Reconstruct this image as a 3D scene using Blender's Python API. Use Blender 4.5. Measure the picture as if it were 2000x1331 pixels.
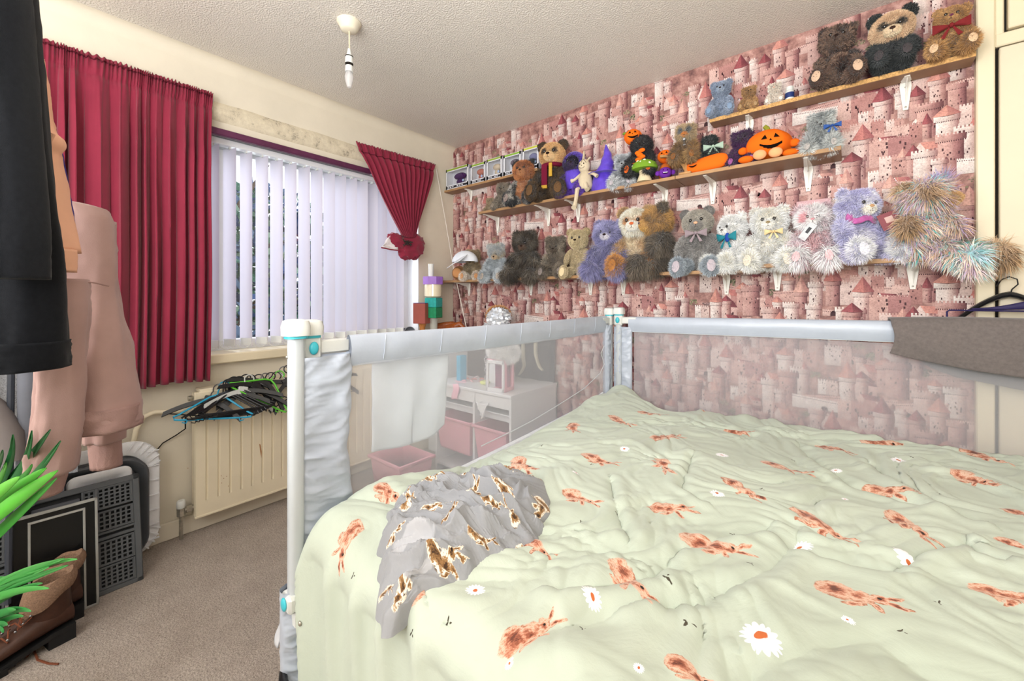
import bpy, math, random
import numpy as np
from mathutils import Vector, Matrix, Euler

for o in list(bpy.data.objects): bpy.data.objects.remove(o)
SC = bpy.context.scene
COL = SC.collection
R = math.radians

# ------------------------------------------------------------------ camera
EYE = Vector((2.535, 0.0, 1.165)); YAW = R(39.2); FPX = 800.0; HOR = 582.0
cam_d = bpy.data.cameras.new('camera'); cam = bpy.data.objects.new('camera', cam_d); COL.objects.link(cam)
cam.location = EYE; cam.rotation_euler = (R(90), 0, YAW)
cam_d.sensor_width = 36.0; cam_d.lens = 36.0*FPX/2000.0
cam_d.shift_y = -(665.5-HOR)/2000.0; cam_d.clip_start = 0.05
SC.camera = cam

# ------------------------------------------------------------------ world + light
world = bpy.data.worlds.new('daylight'); SC.world = world; world.use_nodes = True
wn = world.node_tree.nodes; wl = world.node_tree.links
wn['Background'].inputs[0].default_value = (0.86, 0.92, 1.0, 1); wn['Background'].inputs[1].default_value = 2.2

def area(name, loc, rot, sx, sy, power, col=(1, 1, 1)):
    l = bpy.data.lights.new(name, 'AREA'); l.shape = 'RECTANGLE'; l.size = sx; l.size_y = sy; l.energy = power; l.color = col
    o = bpy.data.objects.new(name, l); COL.objects.link(o); o.location = loc; o.rotation_euler = rot
    return o
area('front_fill', (.95, -1.86, 1.15), (R(86), 0, 0), 1.7, 1.7, 34, (0.975, 0.99, 1.0))  # added fill behind the camera for the left side and carpet, no fitting there
area('high_fill', (2.3, -1.5, 2.15), (R(72), 0, R(8)), 2.4, .45, 34, (0.975, 0.99, 1.0))  # unseen fill strip, added to lift the far wall
area('ceiling_fill', (2.3, -0.7, 1.5), (R(146), 0, R(14)), 1.8, 1.2, 100, (0.975, 0.99, 1.0))  # upward fill added to brighten the ceiling, not a lamp of the room
sun = bpy.data.lights.new('window_daylight', 'AREA'); sun.shape = 'RECTANGLE'; sun.size = 2.2; sun.size_y = 1.6; sun.energy = 80; sun.color = (.9, .95, 1)
so = bpy.data.objects.new('window_daylight', sun); COL.objects.link(so); so.location = (-1.3, 1.2, 2.3); so.rotation_euler = (0, R(-65), 0)

vs = SC.view_settings; vs.view_transform = 'Standard'; vs.look = 'None'; vs.gamma = 1; vs.exposure = -0.08
vs.use_curve_mapping = False
cy = SC.cycles
cy.use_denoising = True; cy.max_bounces = 7; cy.diffuse_bounces = 4; cy.glossy_bounces = 3
cy.transmission_bounces = 4; cy.transparent_max_bounces = 12; cy.caustics_reflective = False; cy.caustics_refractive = False
cy.sample_clamp_indirect = 6

# ------------------------------------------------------------------ helpers
rng = np.random.default_rng(7)
def at(u, v, ax, val):
    """the point of the plane axis=val seen at (u,v) of the 2000x1331 photograph"""
    a = (u-1000)/FPX; b = (HOR-v)/FPX; s, c = math.sin(YAW), math.cos(YAW)
    d = Vector((-s+a*c, c+a*s, b)); t = (val-EYE[ax])/d[ax]
    return EYE+d*t
def lin(h):
    if isinstance(h, str):
        h = h.lstrip('#'); v = [int(h[i:i+2], 16)/255 for i in (0, 2, 4)]
    else: v = list(h)
    return tuple((x/12.92 if x <= .04045 else ((x+.055)/1.055)**2.4) for x in v)
def L3(h): return np.array(lin(h))

class NT:
    """tiny node-tree helper"""
    def __init__(s, name):
        s.m = bpy.data.materials.new(name); s.m.use_nodes = True; s.t = s.m.node_tree
        s.b = s.t.nodes['Principled BSDF']; s.out = s.t.nodes['Material Output']
    def n(s, typ, **kw):
        nd = s.t.nodes.new(typ)
        for k, v in kw.items():
            if k in nd.inputs: nd.inputs[k].default_value = v
            else: setattr(nd, k, v)
        return nd
    def l(s, a, b): s.t.links.new(a, b)
    def math(s, op, a, b=None, c=None, clamp=False):
        nd = s.t.nodes.new('ShaderNodeMath'); nd.operation = op; nd.use_clamp = clamp
        for i, x in enumerate((a, b, c)):
            if x is None: continue
            if hasattr(x, 'type') or hasattr(x, 'is_output'): s.l(x, nd.inputs[i])
            else: nd.inputs[i].default_value = x
        return nd.outputs[0]
    def mix(s, f, a, b):
        nd = s.t.nodes.new('ShaderNodeMix'); nd.data_type = 'RGBA'
        for i, x in ((0, f), (6, a), (7, b)):
            if hasattr(x, 'is_output'): s.l(x, nd.inputs[i])
            else: nd.inputs[i].default_value = x if i == 0 else (*x, 1)
        return nd.outputs[2]
    def noise(s, scale, detail=3, rough=.6, coord='Object', vec=None, dist=0):
        nd = s.n('ShaderNodeTexNoise'); nd.inputs['Scale'].default_value = scale; nd.inputs['Detail'].default_value = detail
        nd.inputs['Roughness'].default_value = rough; nd.inputs['Distortion'].default_value = dist
        if vec is None: vec = s.tc(coord)
        s.l(vec, nd.inputs['Vector']); return nd.outputs['Fac']
    def tc(s, coord='Object'):
        if not hasattr(s, '_tc'): s._tc = s.t.nodes.new('ShaderNodeTexCoord')
        return s._tc.outputs[coord]
    def ramp(s, fac, stops):
        nd = s.t.nodes.new('ShaderNodeValToRGB'); e = nd.color_ramp.elements
        while len(e) < len(stops): e.new(.5)
        for q, (p, c) in zip(e, stops):
            q.position = p; q.color = (*c, 1) if len(c) == 3 else c
        s.l(fac, nd.inputs[0]); return nd.outputs[0]
    def bump(s, h, strength=.3, dist=.01):
        nd = s.n('ShaderNodeBump'); nd.inputs['Strength'].default_value = strength; nd.inputs['Distance'].default_value = dist
        s.l(h, nd.inputs['Height']); s.l(nd.outputs[0], s.b.inputs['Normal']); return nd

def mat(name, col, rough=.6, metal=0, var=.06, vscale=12, bump=0, bscale=150, bdist=.002, spec=.3, sheen=0, coord='Object', trans=0, alpha=None, coat=0):
    t = NT(name); c = lin(col)
    t.b.inputs['Roughness'].default_value = rough; t.b.inputs['Metallic'].default_value = metal
    t.b.inputs['Specular IOR Level'].default_value = spec
    if sheen: t.b.inputs['Sheen Weight'].default_value = sheen
    if coat: t.b.inputs['Coat Weight'].default_value = coat
    if trans: t.b.inputs['Transmission Weight'].default_value = trans
    if alpha is not None: t.b.inputs['Alpha'].default_value = alpha
    f = t.noise(vscale, 4, .6, coord)
    lo = tuple(x*(1-var*1.6) for x in c); hi = tuple(min(1, x*(1+var*1.6)) for x in c)
    t.l(t.ramp(f, [(.3, lo), (.7, hi)]), t.b.inputs['Base Color'])
    if bump:
        t.bump(t.noise(bscale, 3, .6, coord), bump, bdist)
    return t.m

def colmat(name, rough=.8, spec=.15, noise=0, nscale=300, sheen=0, bump=0):
    """colour comes from the mesh's own colour attribute (dyed fur, prints)"""
    t = NT(name); a = t.n('ShaderNodeAttribute', attribute_name='Col')
    src = a.outputs['Color']
    if noise:
        f = t.noise(nscale, 3, .65)
        mul = t.ramp(f, [(.25, (1-noise,)*3), (.75, (1+noise,)*3)])
        nd = t.n('ShaderNodeMix', data_type='RGBA', blend_type='MULTIPLY'); nd.inputs[0].default_value = 1
        t.l(src, nd.inputs[6]); t.l(mul, nd.inputs[7]); src = nd.outputs[2]
    if bump: t.bump(t.noise(nscale, 3), bump, .002)
    t.l(src, t.b.inputs['Base Color']); t.b.inputs['Roughness'].default_value = rough
    t.b.inputs['Specular IOR Level'].default_value = spec
    if sheen: t.b.inputs['Sheen Weight'].default_value = sheen
    return t.m

# ---- objects
def setp(o, label=None, cat=None, group=None, kind=None):
    if label: o['label'] = label
    if cat: o['category'] = cat
    if group: o['group'] = group
    if kind: o['kind'] = kind
    return o
def thing(name, label, cat, loc=(0, 0, 0), rz=0, group=None):
    o = bpy.data.objects.new(name, None); COL.objects.link(o); o.location = loc; o.rotation_euler = (0, 0, rz); o.empty_display_size = .05
    return setp(o, label, cat, group)
def link(name, me, m=None, parent=None, label=None, cat=None, group=None, kind=None, loc=None, rot=None):
    o = bpy.data.objects.new(name, me); COL.objects.link(o)
    if m is not None and not me.materials:
        for q in (m if isinstance(m, (list, tuple)) else [m]): me.materials.append(q)
    if parent: o.parent = parent
    if loc is not None: o.location = loc
    if rot is not None: o.rotation_euler = rot
    return setp(o, label, cat, group, kind)
def copy_tree(o, loc=None, rot=None, label=None, parent=None):
    c = o.copy(); COL.objects.link(c)
    if parent: c.parent = parent
    for ch in o.children: copy_tree(ch, parent=c)
    if loc is not None: c.location = loc
    if rot is not None: c.rotation_euler = rot
    if label: c['label'] = label
    return c

class G:
    """collects shapes into one mesh"""
    def __init__(s): s.v = []; s.f = []; s.c = []; s.mi = []; s.cur = (1, 1, 1); s.m = 0
    def add(s, vs, fs, col=None):
        b = len(s.v); s.v += [tuple(map(float, p)) for p in vs]
        if col is None: col = s.cur
        if len(col) == 3 and not hasattr(col[0], '__len__'): s.c += [tuple(col)]*len(vs)
        else: s.c += [tuple(q) for q in col]
        for f in fs: s.f.append([b+i for i in f]); s.mi.append(s.m)
        return s
    def box(s, x0, x1, y0, y1, z0, z1, M=None):
        v = [(x0, y0, z0), (x1, y0, z0), (x1, y1, z0), (x0, y1, z0), (x0, y0, z1), (x1, y0, z1), (x1, y1, z1), (x0, y1, z1)]
        if M is not None: v = [M @ Vector(p) for p in v]
        return s.add(v, [(0, 3, 2, 1), (4, 5, 6, 7), (0, 1, 5, 4), (1, 2, 6, 5), (2, 3, 7, 6), (3, 0, 4, 7)])
    def rbox(s, x0, x1, y0, y1, z0, z1, b=.003, M=None):
        """box with chamfered edges"""
        v = []; xs = (x0, x1); ys = (y0, y1); zs = (z0, z1); idx = {}
        for i in (0, 1):
            for j in (0, 1):
                for k in (0, 1):
                    sx, sy, sz = (1, -1)[i]*b, (1, -1)[j]*b, (1, -1)[k]*b
                    idx[i, j, k, 0] = len(v); v.append((xs[i], ys[j]+sy, zs[k]+sz))
                    idx[i, j, k, 1] = len(v); v.append((xs[i]+sx, ys[j], zs[k]+sz))
                    idx[i, j, k, 2] = len(v); v.append((xs[i]+sx, ys[j]+sy, zs[k]))
        f = []
        for i in (0, 1): f.append([idx[i, 0, 0, 0], idx[i, 1, 0, 0], idx[i, 1, 1, 0], idx[i, 0, 1, 0]][::(-1, 1)[i]])
        for j in (0, 1): f.append([idx[0, j, 0, 1], idx[0, j, 1, 1], idx[1, j, 1, 1], idx[1, j, 0, 1]][::(-1, 1)[j]])
        for k in (0, 1): f.append([idx[0, 0, k, 2], idx[1, 0, k, 2], idx[1, 1, k, 2], idx[0, 1, k, 2]][::(-1, 1)[k]])
        for i in (0, 1):
            for j in (0, 1):
                f.append([idx[i, j, 0, 0], idx[i, j, 1, 0], idx[i, j, 1, 1], idx[i, j, 0, 1]])
                f.append([idx[i, 0, j, 0], idx[i, 1, j, 0], idx[i, 1, j, 2], idx[i, 0, j, 2]])
                f.append([idx[0, i, j, 1], idx[1, i, j, 1], idx[1, i, j, 2], idx[0, i, j, 2]])
                for k in (0, 1): f.append([idx[i, j, k, 0], idx[i, j, k, 1], idx[i, j, k, 2]])
        if M is not None: v = [M @ Vector(p) for p in v]
        # drop duplicated corner triangles created by the loops above
        seen = set(); g = []
        for q in f:
            key = tuple(sorted(q))
            if key not in seen: seen.add(key); g.append(q)
        return s.add(v, g)
    def tube(s, pts, r, n=8, cap=True, flat=1.0):
        pts = [Vector(p) for p in pts]; k = len(pts)
        rs = r if hasattr(r, '__len__') else [r]*k
        v = []; up = None
        for i, p in enumerate(pts):
            d = (pts[min(i+1, k-1)]-pts[max(i-1, 0)]); d = d.normalized() if d.length > 1e-9 else Vector((0, 0, 1))
            if up is None: up = Vector((0, 0, 1)) if abs(d.z) < .9 else Vector((1, 0, 0))
            a = d.cross(up); a = a.normalized() if a.length > 1e-6 else d.orthogonal().normalized()
            b = a.cross(d).normalized(); up = b
            for j in range(n):
                t = 2*math.pi*j/n; v.append(p+a*math.cos(t)*rs[i]+b*math.sin(t)*rs[i]*flat)
        f = [(i*n+j, i*n+(j+1) % n, (i+1)*n+(j+1) % n, (i+1)*n+j) for i in range(k-1) for j in range(n)]
        if cap: f += [tuple(range(n))[::-1], tuple(range((k-1)*n, k*n))]
        return s.add(v, f)
    def lathe(s, prof, c=(0, 0, 0), n=24, M=None, sq=None):
        """prof [(r,z)]; sq=(corner) makes a squircle section"""
        v = []; c = Vector(c)
        for r, z in prof:
            for j in range(n):
                t = 2*math.pi*(j+.5)/n; x, y = math.cos(t), math.sin(t)
                if sq: q = (abs(x)**sq+abs(y)**sq)**(-1/sq); x *= q; y *= q
                p = Vector((r*x, r*y, z)); p = (M @ p) if M is not None else p
                v.append(p+c)
        k = len(prof)
        f = [(i*n+j, i*n+(j+1) % n, (i+1)*n+(j+1) % n, (i+1)*n+j) for i in range(k-1) for j in range(n)]
        f += [tuple(range(n))[::-1], tuple(range((k-1)*n, k*n))]
        return s.add(v, f)
    def grid(s, P, closeu=False, closev=False, col=None):
        """P: array [nu][nv][3]"""
        P = np.asarray(P, float); nu, nv = P.shape[:2]
        f = []
        for i in range(nu if closeu else nu-1):
            for j in range(nv if closev else nv-1):
                f.append((i*nv+j, i*nv+(j+1) % nv, ((i+1) % nu)*nv+(j+1) % nv, ((i+1) % nu)*nv+j))
        return s.add(P.reshape(-1, 3), f, None if col is None else np.asarray(col).reshape(-1, 3))
    def ell(s, c, r, M=None, nu=12, nv=16, col=None):
        P = []
        for i in range(nu+1):
            th = math.pi*(i/nu); th = min(max(th, .02), math.pi-.02)
            row = []
            for j in range(nv):
                ph = 2*math.pi*j/nv
                p = Vector((r[0]*math.sin(th)*math.cos(ph), r[1]*math.sin(th)*math.sin(ph), -r[2]*math.cos(th)))
                if M is not None: p = M @ p
                row.append(p+Vector(c))
            P.append(row)
        b = len(s.v); s.grid(P, closev=True, col=None)
        if col is not None: s.c[b:] = [tuple(col)]*(len(s.v)-b)
        s.f.append([b+j for j in range(nv)][::-1]); s.f.append([b+nu*nv+j for j in range(nv)]); s.mi += [s.m, s.m]
        return s
    def prism(s, pts, axis, a, b):
        """extrude a 2-D outline along an axis"""
        def q(p, w): return {0: (w, p[0], p[1]), 1: (p[0], w, p[1]), 2: (p[0], p[1], w)}[axis]
        n = len(pts); v = [q(p, a) for p in pts]+[q(p, b) for p in pts]
        return s.add(v, [tuple(range(n)), tuple(range(n, 2*n))[::-1]]+[(i, (i+1) % n, n+(i+1) % n, n+i) for i in range(n)])
    def mesh(s, name='m', smooth=False, col=False):
        me = bpy.data.meshes.new(name); me.from_pydata(s.v, [], s.f)
        if any(s.mi): me.polygons.foreach_set('material_index', s.mi)
        if smooth:
            me.polygons.foreach_set('use_smooth', [True]*len(me.polygons))
            if smooth != 'all': me.set_sharp_from_angle(angle=R(40))
        if col:
            a = me.color_attributes.new('Col', 'FLOAT_COLOR', 'POINT')
            a.data.foreach_set('color', np.concatenate([np.array(s.c, 'f'), np.ones((len(s.c), 1), 'f')], 1).ravel())
        me.update(); return me
    def build(s, name, m, parent=None, smooth=True, col=False, **kw):
        return link(name, s.mesh(name, smooth, col), m, parent, **kw)

# numpy noise
_perm = rng.permutation(512)
_gv = rng.normal(size=(512, 3)); _gv /= np.linalg.norm(_gv, axis=1)[:, None]
def gnoise(P):
    """gradient noise, P (...,3) -> (...)"""
    P = np.asarray(P, float); i = np.floor(P).astype(int); f = P-i; w = f*f*f*(f*(f*6-15)+10)
    out = 0
    for dx in (0, 1):
        for dy in (0, 1):
            for dz in (0, 1):
                h = _perm[(_perm[(_perm[(i[..., 0]+dx) % 512]+i[..., 1]+dy) % 512]+i[..., 2]+dz) % 512]
                g = _gv[h]; d = f-np.array([dx, dy, dz])
                out = out+(g*d).sum(-1)*(w[..., 0] if dx else 1-w[..., 0])*(w[..., 1] if dy else 1-w[..., 1])*(w[..., 2] if dz else 1-w[..., 2])
    return out
def fbm(P, oct=4, lac=2., gain=.5):
    P = np.asarray(P, float); a = 1; t = 0
    for k in range(oct): t = t+a*gnoise(P*lac**k+k*17.3); a *= gain
    return t
def ridge(P, oct=3):
    P = np.asarray(P, float); a = 1; t = 0
    for k in range(oct): t = t+a*(1-2.2*np.abs(gnoise(P*2.**k+k*9.1)))**2; a *= .5
    return t
def np_mesh(name, V, F, C=None, smooth=True, UV=None):
    """fast mesh: V (n,3), F list of int arrays (m,k) of equal-size faces"""
    me = bpy.data.meshes.new(name); me.vertices.add(len(V)); me.vertices.foreach_set('co', np.asarray(V, 'f').ravel())
    loops = np.concatenate([f.ravel() for f in F]); sizes = np.concatenate([np.full(len(f), f.shape[1]) for f in F])
    st = np.concatenate([[0], np.cumsum(sizes)[:-1]])
    me.loops.add(len(loops)); me.loops.foreach_set('vertex_index', loops.astype('i'))
    me.polygons.add(len(sizes)); me.polygons.foreach_set('loop_start', st.astype('i'))
    me.update(calc_edges=True)
    if smooth: me.polygons.foreach_set('use_smooth', np.ones(len(sizes), bool))
    if C is not None:
        a = me.color_attributes.new('Col', 'FLOAT_COLOR', 'POINT')
        a.data.foreach_set('color', np.concatenate([np.asarray(C, 'f'), np.ones((len(C), 1), 'f')], 1).ravel())
    if UV is not None:
        for nm, arr in UV.items():
            ul = me.uv_layers.new(name=nm); ul.data.foreach_set('uv', np.asarray(arr, 'f')[loops].ravel() if len(arr) == len(V) else np.asarray(arr, 'f').ravel())
    me.validate(); return me
def gridfaces(nu, nv, cv=False):
    i = np.arange(nu-1)[:, None]; j = np.arange(nv if cv else nv-1)[None, :]
    a = i*nv+j; b = i*nv+(j+1) % nv
    return np.stack([a, b, b+nv, a+nv], -1).reshape(-1, 4)
# ================================================================== the room
BACK = 2.333; CEIL = 2.40; RIGHT = 3.95; FRONT = -1.9
WY0, WY1, WZ0, WZ1 = 0.20, 1.979, 0.872, 2.03          # window opening in the left wall

m_wall = mat('cream_wall_paint', '#ddd4c2', .7, var=.035, vscale=3, bump=.25, bscale=60, bdist=.002)
m_gloss = mat('cream_gloss_paint', '#e2d5b8', .32, var=.03, vscale=4, bump=.12, bscale=25, bdist=.002, spec=.5)
m_door = mat('door_paint', '#dccfb6', .4, var=.03, vscale=2, bump=.1, bscale=30, bdist=.001, spec=.45)
t = NT('stippled_ceiling'); f1 = t.noise(140, 2, .5); f2 = t.noise(1.3, 3, .5)
t.l(t.ramp(f2, [(.3, lin('#dbd4cb')), (.7, lin('#e4ddd3'))]), t.b.inputs['Base Color']); t.b.inputs['Roughness'].default_value = .33
t.b.inputs['Specular IOR Level'].default_value = .5
t.bump(t.ramp(f1, [(.42, (0, 0, 0)), (.62, (1, 1, 1))]), .6, .004); m_ceil = t.m
t = NT('beige_carpet'); a1 = t.noise(170, 4, .75); a2 = t.noise(9, 4, .7); a3 = t.noise(55, 3, .7)
c1 = t.ramp(a1, [(.28, lin('#9f9085')), (.5, lin('#d6c8bb')), (.72, lin('#f4eae0'))])
c2 = t.ramp(a2, [(.3, (.80, .78, .77)), (.7, (1, 1, 1))])
nd = t.n('ShaderNodeMix', data_type='RGBA', blend_type='MULTIPLY'); nd.inputs[0].default_value = 1
t.l(c1, nd.inputs[6]); t.l(c2, nd.inputs[7]); t.l(nd.outputs[2], t.b.inputs['Base Color']); t.b.inputs['Roughness'].default_value = .95
t.b.inputs['Specular IOR Level'].default_value = .1
t.bump(t.math('ADD', a1, a3), 1, .012); m_carpet = t.m
m_white = mat('white_upvc', '#e6e7ea', .3, var=.01, spec=.5)
m_whitep = mat('white_plastic', '#d9dad6', .35, var=.02, spec=.5)
m_purple = mat('purple_painted_wood', '#5a2a48', .45, var=.12, vscale=20)
m_dark = mat('dark_gap', '#1c1712', .9)

g = G(); nx, ny = 2, 2
g.box(-.2, RIGHT, FRONT, BACK, -.06, 0); g.build('floor', m_carpet, smooth=False, kind='structure')
g = G(); g.box(-.2, RIGHT, FRONT, BACK+.1, CEIL, CEIL+.06); ceil_o = g.build('ceiling', m_ceil, smooth=False, kind='structure')
g = G()
g.box(-.2, 0, FRONT, WY0, 0, CEIL); g.box(-.2, 0, WY1, BACK, 0, CEIL)
g.box(-.2, 0, WY0, WY1, 0, WZ0); g.box(-.2, 0, WY0, WY1, WZ1, CEIL)
wall_left = g.build('wall_left', m_wall, smooth=False, kind='structure')
g = G(); g.box(-.2, RIGHT, BACK, BACK+.1, 0, CEIL); wall_back = g.build('wall_back', m_wall, smooth=False, kind='structure')
g = G(); g.box(RIGHT, RIGHT+.1, FRONT, BACK+.1, 0, CEIL+.06); g.build('wall_right', m_wall, smooth=False, kind='structure')
g = G(); g.box(-.2, RIGHT+.1, FRONT-.1, FRONT, -.06, CEIL+.06); g.build('wall_front', m_wall, smooth=False, kind='structure')
# cove between ceiling and window wall
pr = [(0, CEIL-.055)]+[(.05-.05*math.cos(a), CEIL-.055+.055*math.sin(a)) for a in np.linspace(.2, 1.57, 6)]+[(0, CEIL)]
g = G(); g.prism([(p[0], p[1]) for p in pr], 1, FRONT, BACK); g.build('trim_1', m_wall, kind='structure')
# old pelmet scar: a proud strip of cracked filler above the window
g = G(); N = 60
P = []
for i in range(N+1):
    y = .60+(1.55-.60)*i/N
    row = []
    for j, (z, x) in enumerate([(2.085, .0), (2.10, .012), (2.13, .016), (2.165, .013), (2.185, .0)]):
        q = gnoise(np.array([y*9, z*20, .3])); row.append((x+(.006*q if x else 0), y, z+.010*gnoise(np.array([y*6, z*9, 4]))))
    P.append(row)
g.grid(P); t = NT('patched_filler'); f = t.noise(14, 5, .75)
t.l(t.ramp(f, [(.33, lin('#8f8675')), (.43, lin('#cdc1aa')), (.6, lin('#ddd2ba'))]), t.b.inputs['Base Color']); t.b.inputs['Roughness'].default_value = .8
t.bump(f, .6, .01); g.build('trim_2', t.m, kind='structure')
g = G(); g.rbox(.0, .03, .30, 1.56, 2.008, 2.042, .004); g.build('trim_3', m_purple, kind='structure')
# skirting on window wall
g = G(); g.rbox(0, .018, FRONT, BACK, 0, .085, .004); g.build('baseboard_left', m_wall, kind='structure')
# ---- window
g = G(); fx0, fx1 = -.185, -.13
g.rbox(fx0, fx1, WY0, WY1, WZ0, WZ0+.06, .004); g.rbox(fx0, fx1, WY0, WY1, WZ1-.06, WZ1, .004)
g.rbox(fx0, fx1, WY0, WY0+.06, WZ0, WZ1, .004); g.rbox(fx0, fx1, WY1-.055, WY1, WZ0, WZ1, .004)
win = g.build('window_1', m_white, kind='structure')
g = G(); g.rbox(fx0, fx1+.01, .70, .745, WZ0+.05, WZ1-.05, .004); g.build('mullion', m_white, win)
g = G(); g.rbox(fx0, fx1+.01, 1.60, 1.645, WZ0+.05, WZ1-.05, .004); g.build('mullion', m_white, win)
t = NT('glass'); t.b.inputs['Base Color'].default_value = (1, 1, 1, 1)
gb = t.n('ShaderNodeBsdfGlossy', Roughness=.02); tr = t.n('ShaderNodeBsdfTransparent'); mx = t.n('ShaderNodeMixShader', Fac=.06)
t.l(tr.outputs[0], mx.inputs[1]); t.l(gb.outputs[0], mx.inputs[2]); t.l(mx.outputs[0], t.out.inputs[0]); m_glass = t.m
g = G(); g.box(-.160, -.154, WY0+.05, WY1-.05, WZ0+.05, WZ1-.05); g.build('pane', m_glass, win, smooth=False)
# reveal lining (white) and sill board
g = G(); g.box(-.2, 0.0, WY1-.006, WY1, WZ0, WZ1); g.box(-.2, 0, WY0, WY0+.006, WZ0, WZ1); g.box(-.2, 0, WY0, WY1, WZ1-.006, WZ1)
g.build('trim_4', m_white, smooth=False, kind='structure')
g = G(); g.rbox(-.19, .045, WY0-.05, BACK-.003, .825, .8755, .006)
sill = g.build('trim_5', m_gloss, kind='structure')

# ---- garden beyond the window
m_leaf = colmat('tree_leaves', .6)
tree = thing('garden_tree', 'leafy garden tree seen between the slats of the window blind', 'tree', (-4.0, 1.5, -1.5))
g = G(); g.tube([(0, 0, -1), (.1, .05, 1.2), (0, .1, 3.0)], [.16, .13, .05], 10)
for k in range(9):
    a = k*2.4; g.tube([(0, .05, 1.2+k*.2), (.7*math.cos(a), .8*math.sin(a), 2+k*.22), (1.2*math.cos(a), 1.6*math.sin(a), 2.4+k*.25)], [.06, .035, .01], 6)
g.build('trunk', mat('bark', '#5a4a40', .9, var=.2, bump=.5, bscale=30, bdist=.02), tree)
n = 7000; c = rng.normal(size=(n, 3)); c /= np.linalg.norm(c, axis=1)[:, None]; c *= (rng.random(n)**.4)[:, None]*np.array([1.1, 2.6, 1.5]); c += [0, 0, 2.9]
d1 = rng.normal(size=(n, 3)); d1 /= np.linalg.norm(d1, axis=1)[:, None]; d2 = np.cross(d1, rng.normal(size=(n, 3))); d2 /= np.linalg.norm(d2, axis=1)[:, None]
s = .07+.05*rng.random(n)[:, None]
V = np.stack([c-d1*s, c+d2*s*.45, c+d1*s, c-d2*s*.45], 1).reshape(-1, 3)
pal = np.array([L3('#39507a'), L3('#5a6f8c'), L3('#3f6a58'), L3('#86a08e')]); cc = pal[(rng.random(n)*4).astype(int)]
me = np_mesh('leaves', V, [np.arange(4*n).reshape(-1, 4)], np.repeat(cc, 4, 0), smooth=False)
link('leaves', me, m_leaf, tree, kind='stuff')
g = G(); P = [[(-12+x*.5, -8+y*1., -2.2+.15*gnoise(np.array([x*.4, y*.4, 1]))) for y in range(20)] for x in range(22)]
g.grid(P); g.build('ground', mat('lawn', '#7d9a6a', .9, var=.2), kind='structure')

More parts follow.
